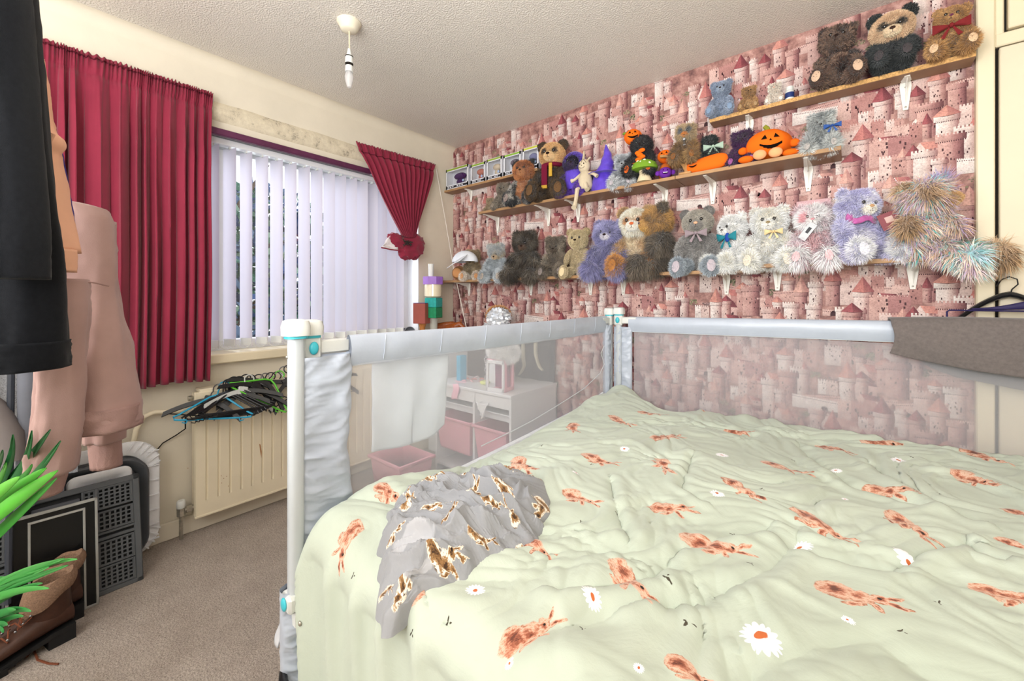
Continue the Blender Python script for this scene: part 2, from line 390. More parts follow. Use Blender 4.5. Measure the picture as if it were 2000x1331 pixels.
# ================================================================== castle wallpaper: flat printed shapes on paper
WPX1 = 2.915
def paper():
    r = np.random.default_rng(21)
    V = []; F = []; Cc = []
    def poly(pts, z, cols):
        b = len(V)
        cols = [cols]*len(pts) if not hasattr(cols[0], '__len__') else cols
        for p, c in zip(pts, cols): V.append((p[0], p[1], z)); Cc.append(c)
        F.append(list(range(b, b+len(pts))))
    H = lambda h: L3(h)
    stones = [('#f0ded5', '#dcb6ac', '#8d5a5c'), ('#ecd2c8', '#d0a297', '#7a4648'), ('#e4c0b4', '#c08c84', '#6c3c40'), ('#f5e9e0', '#e4c9be', '#a07270'), ('#deb4a8', '#b98480', '#65383c')]
    roofs = [('#cf857c', '#a05c5e'), ('#dd9c8c', '#b0706c'), ('#a85a5e', '#713840'), ('#e6b4a4', '#c48c84')]
    DK = H('#4a2a2e')
    e = 1.1e-5
    def strips(x0, x1, y0, y1, z, st, k=5, cyl=True, yslant=0):
        a, b, c = [H(q) for q in st]
        for i in range(k):
            u0, u1 = i/k, (i+1)/k
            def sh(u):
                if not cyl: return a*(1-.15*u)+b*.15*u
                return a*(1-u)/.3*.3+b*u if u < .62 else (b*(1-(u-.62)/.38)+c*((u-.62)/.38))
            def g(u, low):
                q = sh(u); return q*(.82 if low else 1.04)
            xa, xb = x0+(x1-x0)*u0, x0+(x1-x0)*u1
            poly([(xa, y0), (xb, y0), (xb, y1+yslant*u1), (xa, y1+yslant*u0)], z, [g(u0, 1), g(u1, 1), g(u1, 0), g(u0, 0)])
    def wins(x0, x1, y0, y1, z, n, s=.0022):
        for _ in range(n):
            x = x0+(x1-x0)*(.12+.76*r.random()); y = y0+(y1-y0)*(.1+.8*r.random())
            w = s*(.7+.8*r.random()); h = w*(1.5+r.random()); poly([(x-w/2, y), (x+w/2, y), (x+w/2, y+h), (x-w/2, y+h)], z, DK*(.8+.8*r.random()))
    def course(x0, x1, y, z, col, n=None, s=.004):
        n = n or max(3, int((x1-x0)/s))
        for i in range(n):
            xa = x0+(x1-x0)*(i+.2)/n; xb = x0+(x1-x0)*(i+.7)/n
            dy = 0
            poly([(xa, y-s*.9), (xb, y-s*.9), (xb, y), (xa, y)], z, col)
    def tower(x, y, w, h, z, roof=True):
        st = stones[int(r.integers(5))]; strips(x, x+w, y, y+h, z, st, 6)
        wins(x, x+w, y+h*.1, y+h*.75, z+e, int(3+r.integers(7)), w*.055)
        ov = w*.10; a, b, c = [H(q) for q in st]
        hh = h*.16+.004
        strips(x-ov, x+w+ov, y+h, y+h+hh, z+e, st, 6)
        course(x-ov, x+w+ov, y+h, z+2*e, DK*1.3, s=max(.0025, w*.08))
        if roof:
            r1, r2 = [H(q) for q in roofs[int(r.integers(4))]]; rh = w*(.5+1.3*r.random()); o2 = ov*1.7
            yb = y+h+hh; ap = (x+w*.5, yb+rh)
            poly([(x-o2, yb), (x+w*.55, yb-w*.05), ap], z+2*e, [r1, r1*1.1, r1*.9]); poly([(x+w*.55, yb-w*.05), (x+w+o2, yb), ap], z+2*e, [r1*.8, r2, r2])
            poly([(x-o2, yb), (x+w*.55, yb-w*.05), (x+w+o2, yb), (x+w*.55, yb-w*.09)], z+3*e, DK)
        else:
            n = max(3, int(w/.008)); m = (w+2*ov)/n
            for i in range(n):
                q = i/n; cc = a*(1-q)+b*q if q < .7 else c
                poly([(x-ov+m*i, y+h+hh), (x-ov+m*(i+.6), y+h+hh), (x-ov+m*(i+.6), y+h+hh+m*.8), (x-ov+m*i, y+h+hh+m*.8)], z+e, cc)
    def keep(x, y, w, h, z):
        st = stones[int(r.integers(5))]; k = .35+.3*r.random(); sl = (r.random()-.5)*.02
        strips(x, x+w*k, y, y+h, z, st, 3, False); s2 = (st[1], st[1], st[2]); strips(x+w*k, x+w, y, y+h, z, s2, 3, False, sl)
        wins(x, x+w, y+h*.2, y+h*.9, z+e, int(6+r.integers(9)), w*.035)
        n = max(4, int(w/.009)); m = w/n
        for i in range(n):
            yy = y+h+(sl*max(0, (i/n-k)/(1-k)))
            poly([(x+m*i, yy-.001), (x+m*(i+.6), yy-.001), (x+m*(i+.6), yy+m*.8), (x+m*i, yy+m*.8)], z+e, H(st[0 if i/n < k else 1]))
    def house(x, y, w, h, z):
        st = stones[int(r.integers(4))]; r1, r2 = [H(q) for q in roofs[int(r.integers(4))]]; k = .3
        strips(x, x+w*k, y, y+h, z, st, 2, False); strips(x+w*k, x+w, y, y+h*.9, z, (st[1], st[1], st[2]), 3, False)
        a = h*.6
        poly([(x-.001, y+h), (x+w*k, y+h), (x+w*k*.5, y+h+a)], z+e, H(st[0]))
        poly([(x+w*k, y+h-.002), (x+w+.003, y+h*.9-.002), (x+w*.85, y+h+a*.8), (x+w*k*.5, y+h+a)], z+2*e, [r1, r2, r2, r1*1.1])
        wins(x, x+w, y, y+h*.8, z+e, int(5+r.integers(5)), w*.04)
    def wall(x, y, w, h, z):
        st = stones[int(r.integers(5))]; sl = (r.random()-.5)*w*.5
        strips(x, x+w, y, y+h, z, (st[0], st[1], st[1]), 5, False, sl); n = int(w/.006)
        for i in range(n):
            q = i/n; yy = y+h+sl*q; m = w/n
            poly([(x+m*i, yy-.001), (x+m*(i+.55), yy-.001), (x+m*(i+.55), yy+.004), (x+m*i, yy+.004)], z+e, H(st[0]))
            poly([(x+m*(i+.1), yy-.008), (x+m*(i+.6), yy-.008), (x+m*(i+.6), yy-.0045), (x+m*(i+.1), yy-.0045)], z+e, DK*1.4)
        if r.random() < .6:
            for j in range(int(1+r.integers(3))):
                cx = x+w*(.15+.7*r.random()); rr = .006+.010*r.random()
                poly([(cx-rr, y)]+[(cx+rr*math.cos(t), y+rr*.6+rr*math.sin(t)) for t in np.linspace(math.pi, 0, 8)]+[(cx+rr, y)], z+e, DK*.9)
    def bush(x, y, w, h, z):
        base = H(['#8b8a6c', '#94926f', '#a89a7c', '#7d785c', '#a88a86'][int(r.integers(5))])
        for k in range(34):
            a = r.random()*6.28; q = math.sqrt(r.random()); cx = x+w*.5*q*math.cos(a); cy2 = y+h*.5*q*math.sin(a); rr = w*(.05+.08*r.random())
            c = base*(.45+1.0*r.random()); m = 5
            poly([(cx+rr*(.6+.6*r.random())*math.cos(6.28*i/m), cy2+rr*.8*(.6+.6*r.random())*math.sin(6.28*i/m)) for i in range(m)], z+(k % 5)*e*.8, c)
    TW, TH = .53, .66
    els = []
    for gy in range(12):
        for gx in range(9):
            x = (gx+.1+.8*r.random())*TW/9; y = TH-(gy+.1+.8*r.random())*TH/12
            els.append((x, y))
    els.sort(key=lambda q: -q[1])
    specs = []
    for x, y in els:
        q = r.random(); sc = .55+.85*r.random()**1.3
        k = ('tower' if q < .25 else 'ctower' if q < .40 else 'keep' if q < .60 else 'house' if q < .72 else 'wall' if q < .86 else 'bush')
        specs.append((k, x, y, sc, int(r.integers(1 << 30))))
    cols = int(WPX1/TW)+2; rows = int(CEIL/TH)+2
    for row in range(rows+1, -2, -1):
        for col in range(-1, cols):
            for (k, x, y, sc, sd) in specs:
                r = np.random.default_rng(sd)
                X = x+col*TW; Y = y+row*TH+(.0 if col % 2 else TH/2)
                if X < -.12 or X > WPX1+.05 or Y < -.2 or Y > CEIL+.05: continue
                z = (CEIL+.1-Y)*.003+.0006
                if k == 'tower': tower(X, Y, .046*sc, .085*sc, z, True)
                elif k == 'ctower': tower(X, Y, .055*sc, .09*sc, z, False)
                elif k == 'keep': keep(X, Y, .10*sc, .085*sc, z)
                elif k == 'house': house(X, Y, .10*sc, .045*sc, z)
                elif k == 'wall': wall(X, Y, .16*sc, .045*sc, z)
                else: bush(X, Y, .06*sc, .035*sc, z)
    # clip to the papered rectangle
    C2 = []; V2 = []; F2 = []
    for f in F:
        p = [np.array([*V[i], *Cc[i]]) for i in f]
        for ax, lim, sg in ((0, 0.004, 1), (0, WPX1, -1), (1, .0, 1), (1, CEIL-.002, -1)):
            q = []
            for i in range(len(p)):
                a, b = p[i-1], p[i]; da, db = (a[ax]-lim)*sg, (b[ax]-lim)*sg
                if (da < 0) != (db < 0): q.append(a+(b-a)*(da/(da-db)))
                if db >= 0: q.append(b)
            p = q
            if len(p) < 3: break
        if len(p) < 3: continue
        b = len(V2); F2.append(list(range(b, b+len(p))))
        for q in p: V2.append((q[0], BACK-q[2], q[1])); C2.append(q[3:6])
    me = bpy.data.meshes.new('wallpaper'); me.from_pydata(V2, [], F2)
    a = me.color_attributes.new('Col', 'FLOAT_COLOR', 'POINT')
    a.data.foreach_set('color', np.concatenate([np.clip(np.array(C2), 0, 1), np.ones((len(C2), 1))], 1).astype('f').ravel())
    return me, len(F2)
t = NT('castle_print'); a_ = t.n('ShaderNodeAttribute', attribute_name='Col')
f = t.noise(190, 5, .75); f2 = t.noise(28, 4, .7); f3 = t.noise(5, 3, .6)
hs = t.ramp(f, [(.33, (.50, .47, .50)), (.47, (.78, .79, .81)), (.66, (.92, .95, .99))]); h2 = t.ramp(f2, [(.3, (.84, .78, .78)), (.58, (1.08, 1.07, 1.07))])
q1 = t.n('ShaderNodeMix', data_type='RGBA', blend_type='MULTIPLY'); q1.inputs[0].default_value = 1; t.l(a_.outputs['Color'], q1.inputs[6]); t.l(hs, q1.inputs[7])
q2 = t.n('ShaderNodeMix', data_type='RGBA', blend_type='MULTIPLY'); q2.inputs[0].default_value = 1; t.l(q1.outputs[2], q2.inputs[6]); t.l(h2, q2.inputs[7])
t.l(q2.outputs[2], t.b.inputs['Base Color']); t.b.inputs['Roughness'].default_value = .55; t.b.inputs['Specular IOR Level'].default_value = .25
m_paper = t.m
me, npoly = paper()
wp = link('wallpaper', me, m_paper, wall_back, kind='stuff')
g = G(); g.box(.003, WPX1, BACK-.0012, BACK+.0005, .0, CEIL)
t = NT('paper_ground'); f = t.noise(22, 5, .7); t.l(t.ramp(f, [(.3, lin('#5e3d3d')), (.5, lin('#9c7068')), (.7, lin('#c99f94'))]), t.b.inputs['Base Color']); t.b.inputs['Roughness'].default_value = .6
g.build('paper_backing', t.m, wall_back, smooth=False)

# ================================================================== built-in cupboard to the right
g = G(); g.rbox(WPX1, 2.962, BACK-.035, BACK, 0, CEIL, .004); g.build('trim_6', m_gloss, kind='structure')
g = G(); g.box(2.955, RIGHT, BACK-.016, BACK, 0, CEIL); g.build('trim_7', m_dark, smooth=False, kind='structure')
g = G(); g.rbox(2.962, RIGHT, BACK-.03, BACK-.012, 2.092, 2.14, .004); g.rbox(2.962, 2.985, BACK-.028, BACK-.01, 2.1, CEIL, .004); g.build('trim_8', m_gloss, kind='structure')
g = G(); g.rbox(2.972, 3.70, BACK-.035, BACK-.012, .02, 2.085, .003); d1 = g.build('door_1', m_door, kind='structure')
g = G(); g.rbox(2.992, 3.70, BACK-.042, BACK-.012, 2.145, CEIL-.01, .003); d2 = g.build('door_2', m_gloss, kind='structure')
# ================================================================== vertical blind
t = NT('blind_fabric'); f = t.noise(60, 3, .6)
t.b.inputs['Base Color'].default_value = (*lin('#c2bec6'), 1); t.b.inputs['Roughness'].default_value = .7
tl = t.n('ShaderNodeBsdfTranslucent'); tl.inputs['Color'].default_value = (*lin('#e6dfee'), 1); mx = t.n('ShaderNodeMixShader', Fac=.34)
t.l(t.b.outputs[0], mx.inputs[1]); t.l(tl.outputs[0], mx.inputs[2]); t.l(mx.outputs[0], t.out.inputs[0]); m_slat = t.m
blind = thing('vertical_blind', 'white vertical blind of fabric slats across the window', 'blind', (-.07, 1.2, 1.98))
inv = Vector((.07, -1.2, -1.98))
g = G(); g.rbox(-.10, -.045, .25, WY1-.02, 1.985, 2.018, .004); o = g.build('headrail', m_white, blind); o.location = inv
edges = [(372, 393), (405, 426), (437, 460), (469, 492), (500, 523), (529, 551), (557, 578), (583, 605), (608, 629), (633, 652.5), (655.5, 674.5), (676.5, 696), (697.6, 716.5), (717.5, 735.5), (737, 754), (755, 771), (771, 786)]
g = G(); d = Vector((.90, .43, 0)).normalized(); nrm = Vector((-.43, .90, 0)); hw = .0445
P = []
for i in range(9):
    s_ = -1+2*i/8; row = []
    for z in (0, .002, -.055, -.06, -.55, -1.02, -1.025, -1.08):
        row.append(d*hw*s_+nrm*(.007*(1-s_*s_))+Vector((0, 0, z)))
    P.append(row)
g.grid(P); sm = g.mesh('slat', True)
gw = G(); gw.rbox(-.038, .038, -.0025, .0025, -1.078, -1.038, .001, Matrix.Rotation(math.atan2(.43, .90), 4, 'Z')); wm = gw.mesh('w')
gh = G(); gh.box(-.012, .012, -.004, .004, -.004, .012); hm = gh.mesh('h')
prev = None; slat_pos = []
for i, (a, b) in enumerate(edges):
    p = at((a+b)/2, 400, 0, -.07); z = 1.978
    tw = Matrix.Rotation((rng.random()-.5)*.12, 4, 'Z')
    o = link('slat', sm, m_slat, blind, loc=Vector((-.07, p.y, z))+inv, rot=(0, 0, (rng.random()-.5)*.10))
    link('bottom_weight', wm, m_whitep, o); link('slat_hook', hm, m_whitep, o)
    slat_pos.append(p.y)
g = G()
for y0, y1 in zip(slat_pos[:-1], slat_pos[1:]):
    for s_ in (1,):
        a = Vector((-.07+s_*.036, y0+s_*.017, .915)); b = Vector((-.07+s_*.036, y1+s_*.017, .915))
        pts = [a.lerp(b, k/8)-Vector((0, 0, .03*4*(k/8)*(1-k/8))) for k in range(9)]
        g.tube(pts, .0013, 4)
o = g.build('bead_chain', m_whitep, blind); o.location = inv; c_ = o.copy(); COL.objects.link(c_); c_.location = inv+Vector((-.072, -.034, 0))
g = G(); pts = [(-.05, 1.93, 1.98-.06*k+0) for k in range(15)]; 
# pull cord of the blind, running from the curtain rail down in front of the wall
g = G(); a = at(852, 335, 0, .03); b = at(868, 440, 0, .05); c = at(886, 540, 1, 2.25); 
cord = G(); cp = [at(852, 330, 0, .02), at(868, 420, 0, .06), at(885, 520, 1, 2.22), at(900, 590, 1, 2.2), at(914, 655, 1, 2.15)]
for q in cp: pass
cord.tube(cp, .0035, 6); cord.build('blind_cord', mat('white_cord', '#e6ded4', .6), label='thin white cord hanging slantwise at the corner beside the wallpaper', cat='cord')

# ================================================================== curtains
m_cur = mat('burgundy_curtain_cloth', '#86233a', .75, var=.05, vscale=6, bump=.25, bscale=500, bdist=.001, sheen=.25, spec=.2)
m_cseam = mat('curtain_seam', '#5a1224', .8)
m_liner = mat('curtain_lining', '#e8e0e2', .8)
def pleat(y, n): return gnoise(np.array([y*n, 1.7, 9.2]))
cl = thing('curtain', 'long burgundy curtain hanging straight at the left of the window', 'curtain', (.06, .33, 2.2))
ci = Vector((-.06, -.33, -2.2))
yl, yr = .02, .648; ztop, zbot = 2.205, .757
S, T = 340, 70
P = np.zeros((S, T, 3))
sv = np.linspace(0, 1, S)
# folds: phase as a warped ramp so the folds differ in width
ph = np.cumsum(np.exp(1.7*np.array([gnoise(np.array([s*9, 3.3, .1])) for s in sv]))); ph = ph/ph[-1]
for j in range(T):
    h = j/(T-1); hh = h**1.5 if h < 1 else 1
    z = ztop-(ztop-zbot)*hh
    dtop = ztop-z
    wide = min(1, dtop/.35)
    am = .004+.020*wide+.010*h
    hd = math.exp(-(dtop/.09)**2)
    x = .045+.035*wide+am*np.sin(ph*2*math.pi*13+.8*np.sin(sv*7+h*2)+h*.6)*(0.75+.9*gnoise(np.stack([sv*6, sv*0+h*1.2, sv*0], -1)))
    x += .006*hd*np.sin(ph*2*math.pi*55)+.004*gnoise(np.stack([sv*70, sv*0+h*3, sv*0], -1))*(1 if dtop < .3 else .4)
    x += -.010*math.exp(-((dtop-.085)/.012)**2)
    yy = yl+(yr-yl)*sv+.006*np.sin(ph*2*math.pi*26)*wide - (.022*h**.6)*(sv > .0)*sv + .004*np.sin(h*9+1)*sv
    zz = z+(.004*np.sin(ph*2*math.pi*48)+.003*gnoise(np.stack([sv*90, sv*0, sv*0+2], -1)))*hd + .006*np.sin(sv*9+1)*h
    # first 8 cm of the header hangs flat
    flat = np.clip(1-sv/.16, 0, 1)*hd
    x = x*(1-flat)+.05*flat
    P[:, j] = np.stack([x+0*sv, yy, zz], -1)
me = np_mesh('curtain', P.reshape(-1, 3)+np.array(ci), [gridfaces(S, T)])
o = link('drape', me, m_cur, cl); md = o.modifiers.new('t', 'SOLIDIFY'); md.thickness = .003
# hem and header stitch line
g = G()
pts = [Vector(P[i, 4])+Vector((.006, 0, .002*math.sin(i)))+ci for i in range(30, S, 2)]; g.tube(pts, .0026, 5); g.build('gather_cord', m_cseam, cl)
g = G(); ztop_b = []
for k in range(14):
    pass
g.rbox(.012, .03, -.2, .66, 2.165, 2.185, .003); o = g.build('curtain_track', m_whitep, cl); o.location = ci

c2 = thing('curtain', 'short burgundy curtain knotted up at the right of the window', 'curtain', (.06, 1.85, 2.2)); ci = Vector((-.06, -1.85, -2.2))
S, T = 220, 60; P = np.zeros((S, T, 3)); sv = np.linspace(0, 1, S)
tl_, tr_ = at(697, 275, 0, .06), at(853, 320, 0, .06); kl, kr = at(781, 462, 0, .10), at(806, 462, 0, .10)
for j in range(T):
    h = j/(T-1); e_l = h**1.15; e_r = h**1.0
    yL = tl_.y+(kl.y-tl_.y)*e_l; yR = tr_.y+(kr.y-tr_.y)*(h**.85) + .02*math.sin(h*math.pi)
    zL = tl_.z+(kl.z-tl_.z)*h; zR = tr_.z+(kr.z-tr_.z)*h
    hd = math.exp(-(h/.10)**2); am = .004+.012*min(1, h*5)*(1-h*.35)
    x = .045+.03*min(1, h*4)+.055*h*h+am*np.sin(sv*2*math.pi*12+.9*np.sin(sv*8+h*2.2))+.0045*gnoise(np.stack([sv*40, sv*0+h*2, sv*0+5], -1))
    x += .005*hd*np.sin(sv*2*math.pi*34)-.010*math.exp(-((h-.10)/.02)**2)
    x += (1-h)*0+.02*np.sin(sv*math.pi)*h
    yy = yL+(yR-yL)*sv; zz = zL+(zR-zL)*sv+(-.015*np.sin(sv*math.pi)*h)+.003*np.sin(sv*2*math.pi*30)*hd
    P[:, j] = np.stack([x, yy, zz], -1)
me = np_mesh('c2', P.reshape(-1, 3)+np.array(ci), [gridfaces(S, T)])
o = link('drape', me, m_cur, c2); md = o.modifiers.new('t', 'SOLIDIFY'); md.thickness = .003
g = G(); g.tube([Vector(P[i, 6])+Vector((.006, 0, 0))+ci for i in range(2, S, 2)], .0024, 5); g.build('gather_cord', m_cseam, c2)
def bun(cu, cv, ru, rv, x, seed, tilt=0):
    c = at(cu, cv, 0, x); dp = (c-EYE).length; ry = ru*dp/FPX*1.25; rz = rv*dp/FPX*1.0
    P = []
    for i in range(26):
        th = math.pi*i/25; row = []
        for k in range(40):
            p = 2*math.pi*k/40; q = np.array([math.sin(th)*math.cos(p), math.sin(th)*math.sin(p), math.cos(th)])
            w = 1+.16*ridge(np.array([q[0]*1.2+seed, q[1]*1.7, q[2]*3.0]), 2)-.12+.05*math.sin(p*9+seed)
            row.append(Matrix.Rotation(tilt, 3, 'X') @ Vector((q[0]*.045*w, q[1]*ry*w, q[2]*rz*w))+c+ci)
        P.append(row)
    return P
g = G(); g.grid(bun(803, 482, 25, 24, .11, 1.3, .5), closev=True); g.grid(bun(778, 474, 19, 14, .10, 5.3, -.5), closev=True); g.build('bunched_end', m_cur, c2)
# loose corner showing the lining
a, b, c = at(765, 455, 0, .10), at(744, 484, 0, .11), at(778, 490, 0, .12)
g = G(); N = 10; PP = [[a.lerp(b, i/N).lerp(c.lerp(b, i/N), j/6)+Vector((.008*math.sin(j*1.6+i), 0, 0))+ci for j in range(7)] for i in range(N)]
g.grid(PP); o = g.build('lining_corner', m_liner, c2); md = o.modifiers.new('t', 'SOLIDIFY'); md.thickness = .002
g = G(); g.tube([b+ci+Vector((.004, 0, 0)), b.lerp(c, .5)+ci+Vector((.006, 0, -.003)), c+ci+Vector((.01, 0, 0))], .0045, 6); g.build('hem', m_cur, c2)
m_bead = mat('black_beads', '#14120f', .25, spec=.6)
g = G(); kc = at(795, 474, 0, .165)
for k in range(46):
    a_ = rng.random()*6.28; q = rng.random(); l = .028*q
    if k > 26: l = .02+.03*rng.random(); a_ = [-2.2, -.5, .3, 2.6][k % 4]+rng.normal()*.15
    g.ell(kc+ci+Vector((.004*rng.random(), l*math.cos(a_), l*.7*math.sin(a_))), (.0045,)*3, nu=4, nv=6)
g.tube([kc+ci+Vector((.0, -.03, .012)), kc+ci+Vector((.01, 0, 0)), kc+ci+Vector((0, .035, .012))], .003, 5)
g.build('beaded_tieback', m_bead, c2)

# ================================================================== radiator
m_rad = mat('radiator_enamel', '#e6dabf', .38, var=.03, vscale=5, spec=.5, bump=.05, bscale=40)
m_brass = mat('tarnished_valve', '#b9b4a8', .35, metal=.8, var=.15, vscale=60)
ry0, ry1, rz0, rz1, rx = .565, 1.62, .095, .705, .10
rad = thing('radiator', 'cream painted panel radiator fixed to the wall under the window', 'radiator', (0, ry0, rz0)); ri = Vector((0, -ry0, -rz0))
g = G()
prof = [(ry0, rx-.012), (ry0+.004, rx-.002), (ry0+.03, rx)]
y = ry0+.042
while y < ry1-.05:
    prof += [(y, rx), (y+.004, rx-.007), (y+.008, rx-.007), (y+.012, rx)]; y += .0495
prof += [(ry1-.03, rx), (ry1-.004, rx-.002), (ry1, rx-.012)]
za, zb = rz0+.075, rz1-.06
P = []
for z, k in [(rz0, 0), (rz0+.004, .0), (rz0+.05, 0), (za, 0), (za+.02, 1), (zb-.02, 1), (zb, 0), (rz1-.004, 0), (rz1, -.5)]:
    P.append([(rx-(rx-x)*(1 if k == 1 else (1 if yy in (ry0, ry1) else 0))-(.004 if k < 0 else 0), yy, z) for yy, x in prof])
g.grid(P); o = g.build('front_panel', m_rad, rad); o.location = ri
g = G(); g.rbox(.035, rx-.008, ry0+.002, ry1-.002, rz0+.002, rz1-.006, .002); o = g.build('body', m_rad, rad); o.location = ri
g = G()
g.rbox(.02, rx-.004, ry0+.02, ry0+.25, rz1-.004, rz1+.012, .003); g.rbox(.02, rx-.004, ry0+.27, ry1-.02, rz1-.004, rz1+.012, .003)
o = g.build('top_grille', m_rad, rad); o.location = ri
g = G(); g.rbox(rx-.002, rx+.004, ry0, ry1, rz0-.001, rz0+.010, .002); o = g.build('bottom_lip', m_rad, rad); o.location = ri
t = NT('rust_streak'); t.b.inputs['Base Color'].default_value = (*lin('#a8764a'), 1)
g = G(); q = at(508, 880, 0, rx+.001)
g.add([(rx+.0006, q.y-.004, q.z+.035), (rx+.0006, q.y+.002, q.z+.03), (rx+.0006, q.y+.008, q.z-.01), (rx+.0006, q.y+.006, q.z-.045), (rx+.0006, q.y+.001, q.z-.01)], [(0, 1, 2, 3, 4)])
for uu, vv in [(437, 935), (433, 944), (443, 931), (446, 950), (432, 930), (367, 915)]:
    q = at(uu, vv, 0, rx+.001); s_ = .0025; g.add([(rx+.0006, q.y-s_, q.z), (rx+.0006, q.y, q.z+s_), (rx+.0006, q.y+s_, q.z), (rx+.0006, q.y, q.z-s_)], [(0, 1, 2, 3)])
o = g.build('rust_mark', t.m, rad, smooth=False, label='rusty brown marks'); o.location = ri
g = G(); g.lathe([(.0, 0), (.013, 0), (.013, .016), (.008, .022), (0, .022)], (.06, ry0-.018, rz1-.03), 10, Matrix.Rotation(R(-90), 3, 'X')); o = g.build('bleed_valve', m_brass, rad); o.location = ri
vx, vy = .06, ry0-.045
g = G(); g.tube([(vx, ry0+.01, rz0+.045), (vx, vy, rz0+.045)], .010, 10); g.tube([(vx, vy, rz0+.06), (vx, vy, .02), (vx-.01, vy+.004, .0)], .008, 8)
g.lathe([(.017, 0), (.017, .022), (.012, .022), (.012, 0)], (vx, ry0-.026, rz0+.045), 6, Matrix.Rotation(R(-90), 3, 'X'))
g.lathe([(.016, -.02), (.018, -.018), (.018, .018), (.014, .02)], (vx, vy, rz0+.042), 8)
o = g.build('valve', m_brass, rad); o.location = ri
g = G(); g.lathe([(.0, .0), (.016, 0), (.019, .006), (.018, .03), (.014, .036), (0, .036)], (vx, vy, rz0+.06), 14); o = g.build('valve_cap', m_whitep, rad); o.location = ri
g = G(); g.tube([at(357, 803, 0, .035), at(300, 806, 0, .03), at(280, 815, 0, .03), at(266, 840, 0, .03), at(258, 880, 0, .03)], .011, 10)
g.build('heating_pipe', m_rad, label='cream painted pipe bending down beside the radiator', cat='pipe')
g = G(); g.tube([at(362, 812, 0, .05), at(362, 838, 0, .03), at(345, 850, 0, .02), at(318, 866, 0, .012), at(306, 880, 0, .01), at(296, 930, 0, .01)], .003, 6)
g.build('wire', m_dark, label='thin dark cable drooping against the wall left of the radiator', cat='cable')

# ---- clothes hangers hooked over the radiator
m_hblack = mat('black_hanger_plastic', '#17171a', .35, spec=.5); m_hblue = mat('blue_hanger_plastic', '#1f9bc4', .35, spec=.5)
m_hgreen = mat('green_hanger_plastic', '#62c23a', .4); m_hgrey = mat('grey_hanger_plastic', '#c9cbc9', .4); m_steel = mat('steel_wire', '#8d8d8f', .3, metal=.9)
def hanger_mesh(style):
    g = G(); w, h = .155, .105
    if style == 'tube':
        r = .0045
        g.tube([(0, 0, .0), (.03, 0, -.012), (w-.02, 0, -h+.008), (w, 0, -h-.004), (w-.006, 0, -h-.017), (w-.03, 0, -h-.02), (-w+.03, 0, -h-.02), (-w+.006, 0, -h-.017), (-w, 0, -h-.004), (-w+.02, 0, -h+.008), (-.03, 0, -.012), (0, 0, 0)], r, 7)
        for s_ in (-1, 1): g.tube([(s_*.10, 0, -h-.022), (s_*.105, 0, -h-.036), (s_*.12, 0, -h-.032)], .0028, 5)
    else:
        top = []
        for i in range(15):
            s_ = -1+i/7; x = w*s_; top.append((x, -.006-(abs(s_)**1.5)*.085))
        for i in range(14):
            (xa, za), (xb, zb) = top[i], top[i+1]
            for yy in (0,):
                g.add([(xa, -.008, za), (xb, -.008, zb), (xb, .008, zb), (xa, .008, za), (xa, -.005, za-.022), (xb, -.005, zb-.022), (xb, .005, zb-.022), (xa, .005, za-.022)],
                      [(0, 1, 2, 3), (4, 7, 6, 5), (0, 4, 5, 1), (2, 6, 7, 3)]+([(0, 3, 7, 4)] if i == 0 else [])+([(1, 5, 6, 2)] if i == 13 else []))
        g.rbox(-.022, .022, -.006, .006, -.035, .008, .003)
        if style == 'clip': g.tube([(-w*.9, 0, -.095), (w*.9, 0, -.095)], .003, 5)
    return g.mesh('h', True)
def hook_mesh(r=.0032):
    g = G(); g.tube([(0, 0, -.002), (0, 0, .022), (.004, 0, .030)]+[(.022+.022*math.cos(a), 0, .050+.022*math.sin(a)) for a in np.linspace(math.pi*1.02, -.25, 11)], r, 6)
    return g.mesh('k', True)
hm = {k: hanger_mesh(k) for k in ('tube', 'flat', 'clip')}
hmm = {}
def hanger(u, v, yaw, tilt, style, m, label, group='clothes hangers hooked over the radiator', hookm=None, roll=0, x=None, hs=1):
    """(u,v): where the hook crosses the radiator top"""
    p = at(u, v, 0, x if x is not None else .085)
    key = (style, m.name); me = hmm.get(key)
    if me is None: me = hm[style].copy(); me.materials.append(m); hmm[key] = me
    root = thing('clothes_hanger', label, 'hanger', p, 0, group); root.rotation_euler = Euler((tilt, roll, yaw), 'YXZ')
    root.rotation_mode = 'QUATERNION'
    Mx = Matrix.Rotation(yaw, 4, 'Z') @ Matrix.Rotation(tilt, 4, 'X') @ Matrix.Rotation(roll, 4, 'Y')
    root.rotation_quaternion = Mx.to_quaternion()
    k2 = ('hook', (hookm or m).name); hk = hmm.get(k2)
    if hk is None: hk = hook_mesh().copy(); hk.materials.append(hookm or m); hmm[k2] = hk
    link('body', me, None, root, loc=(0, 0, -.055)); link('hook', hk, None, root, loc=(0, 0, -.055))
    return root
GH = 'bunch of black tubular hangers at the left end of the radiator'
k = 0
for i in range(6):
    hanger(436+i*4.5, 748-i*1.0, R(80+i*2.5), R(-34-i*2), 'tube', m_hblack, ['first', 'second', 'third', 'fourth', 'fifth', 'sixth'][i]+' black tubular hanger from the left in the bunch on the radiator', GH, x=.10, roll=R(4))
hanger(428, 752, R(78), R(-38), 'tube', m_hblue, 'bright blue tubular hanger at the left end of the radiator', x=.10, roll=R(8))
hanger(418, 756, R(72), R(-34), 'clip', m_hblack, 'leftmost black hanger with a bare steel hook on the radiator', hookm=m_steel, x=.10, roll=R(14))
GF = 'flat black hangers heaped over the middle of the radiator'
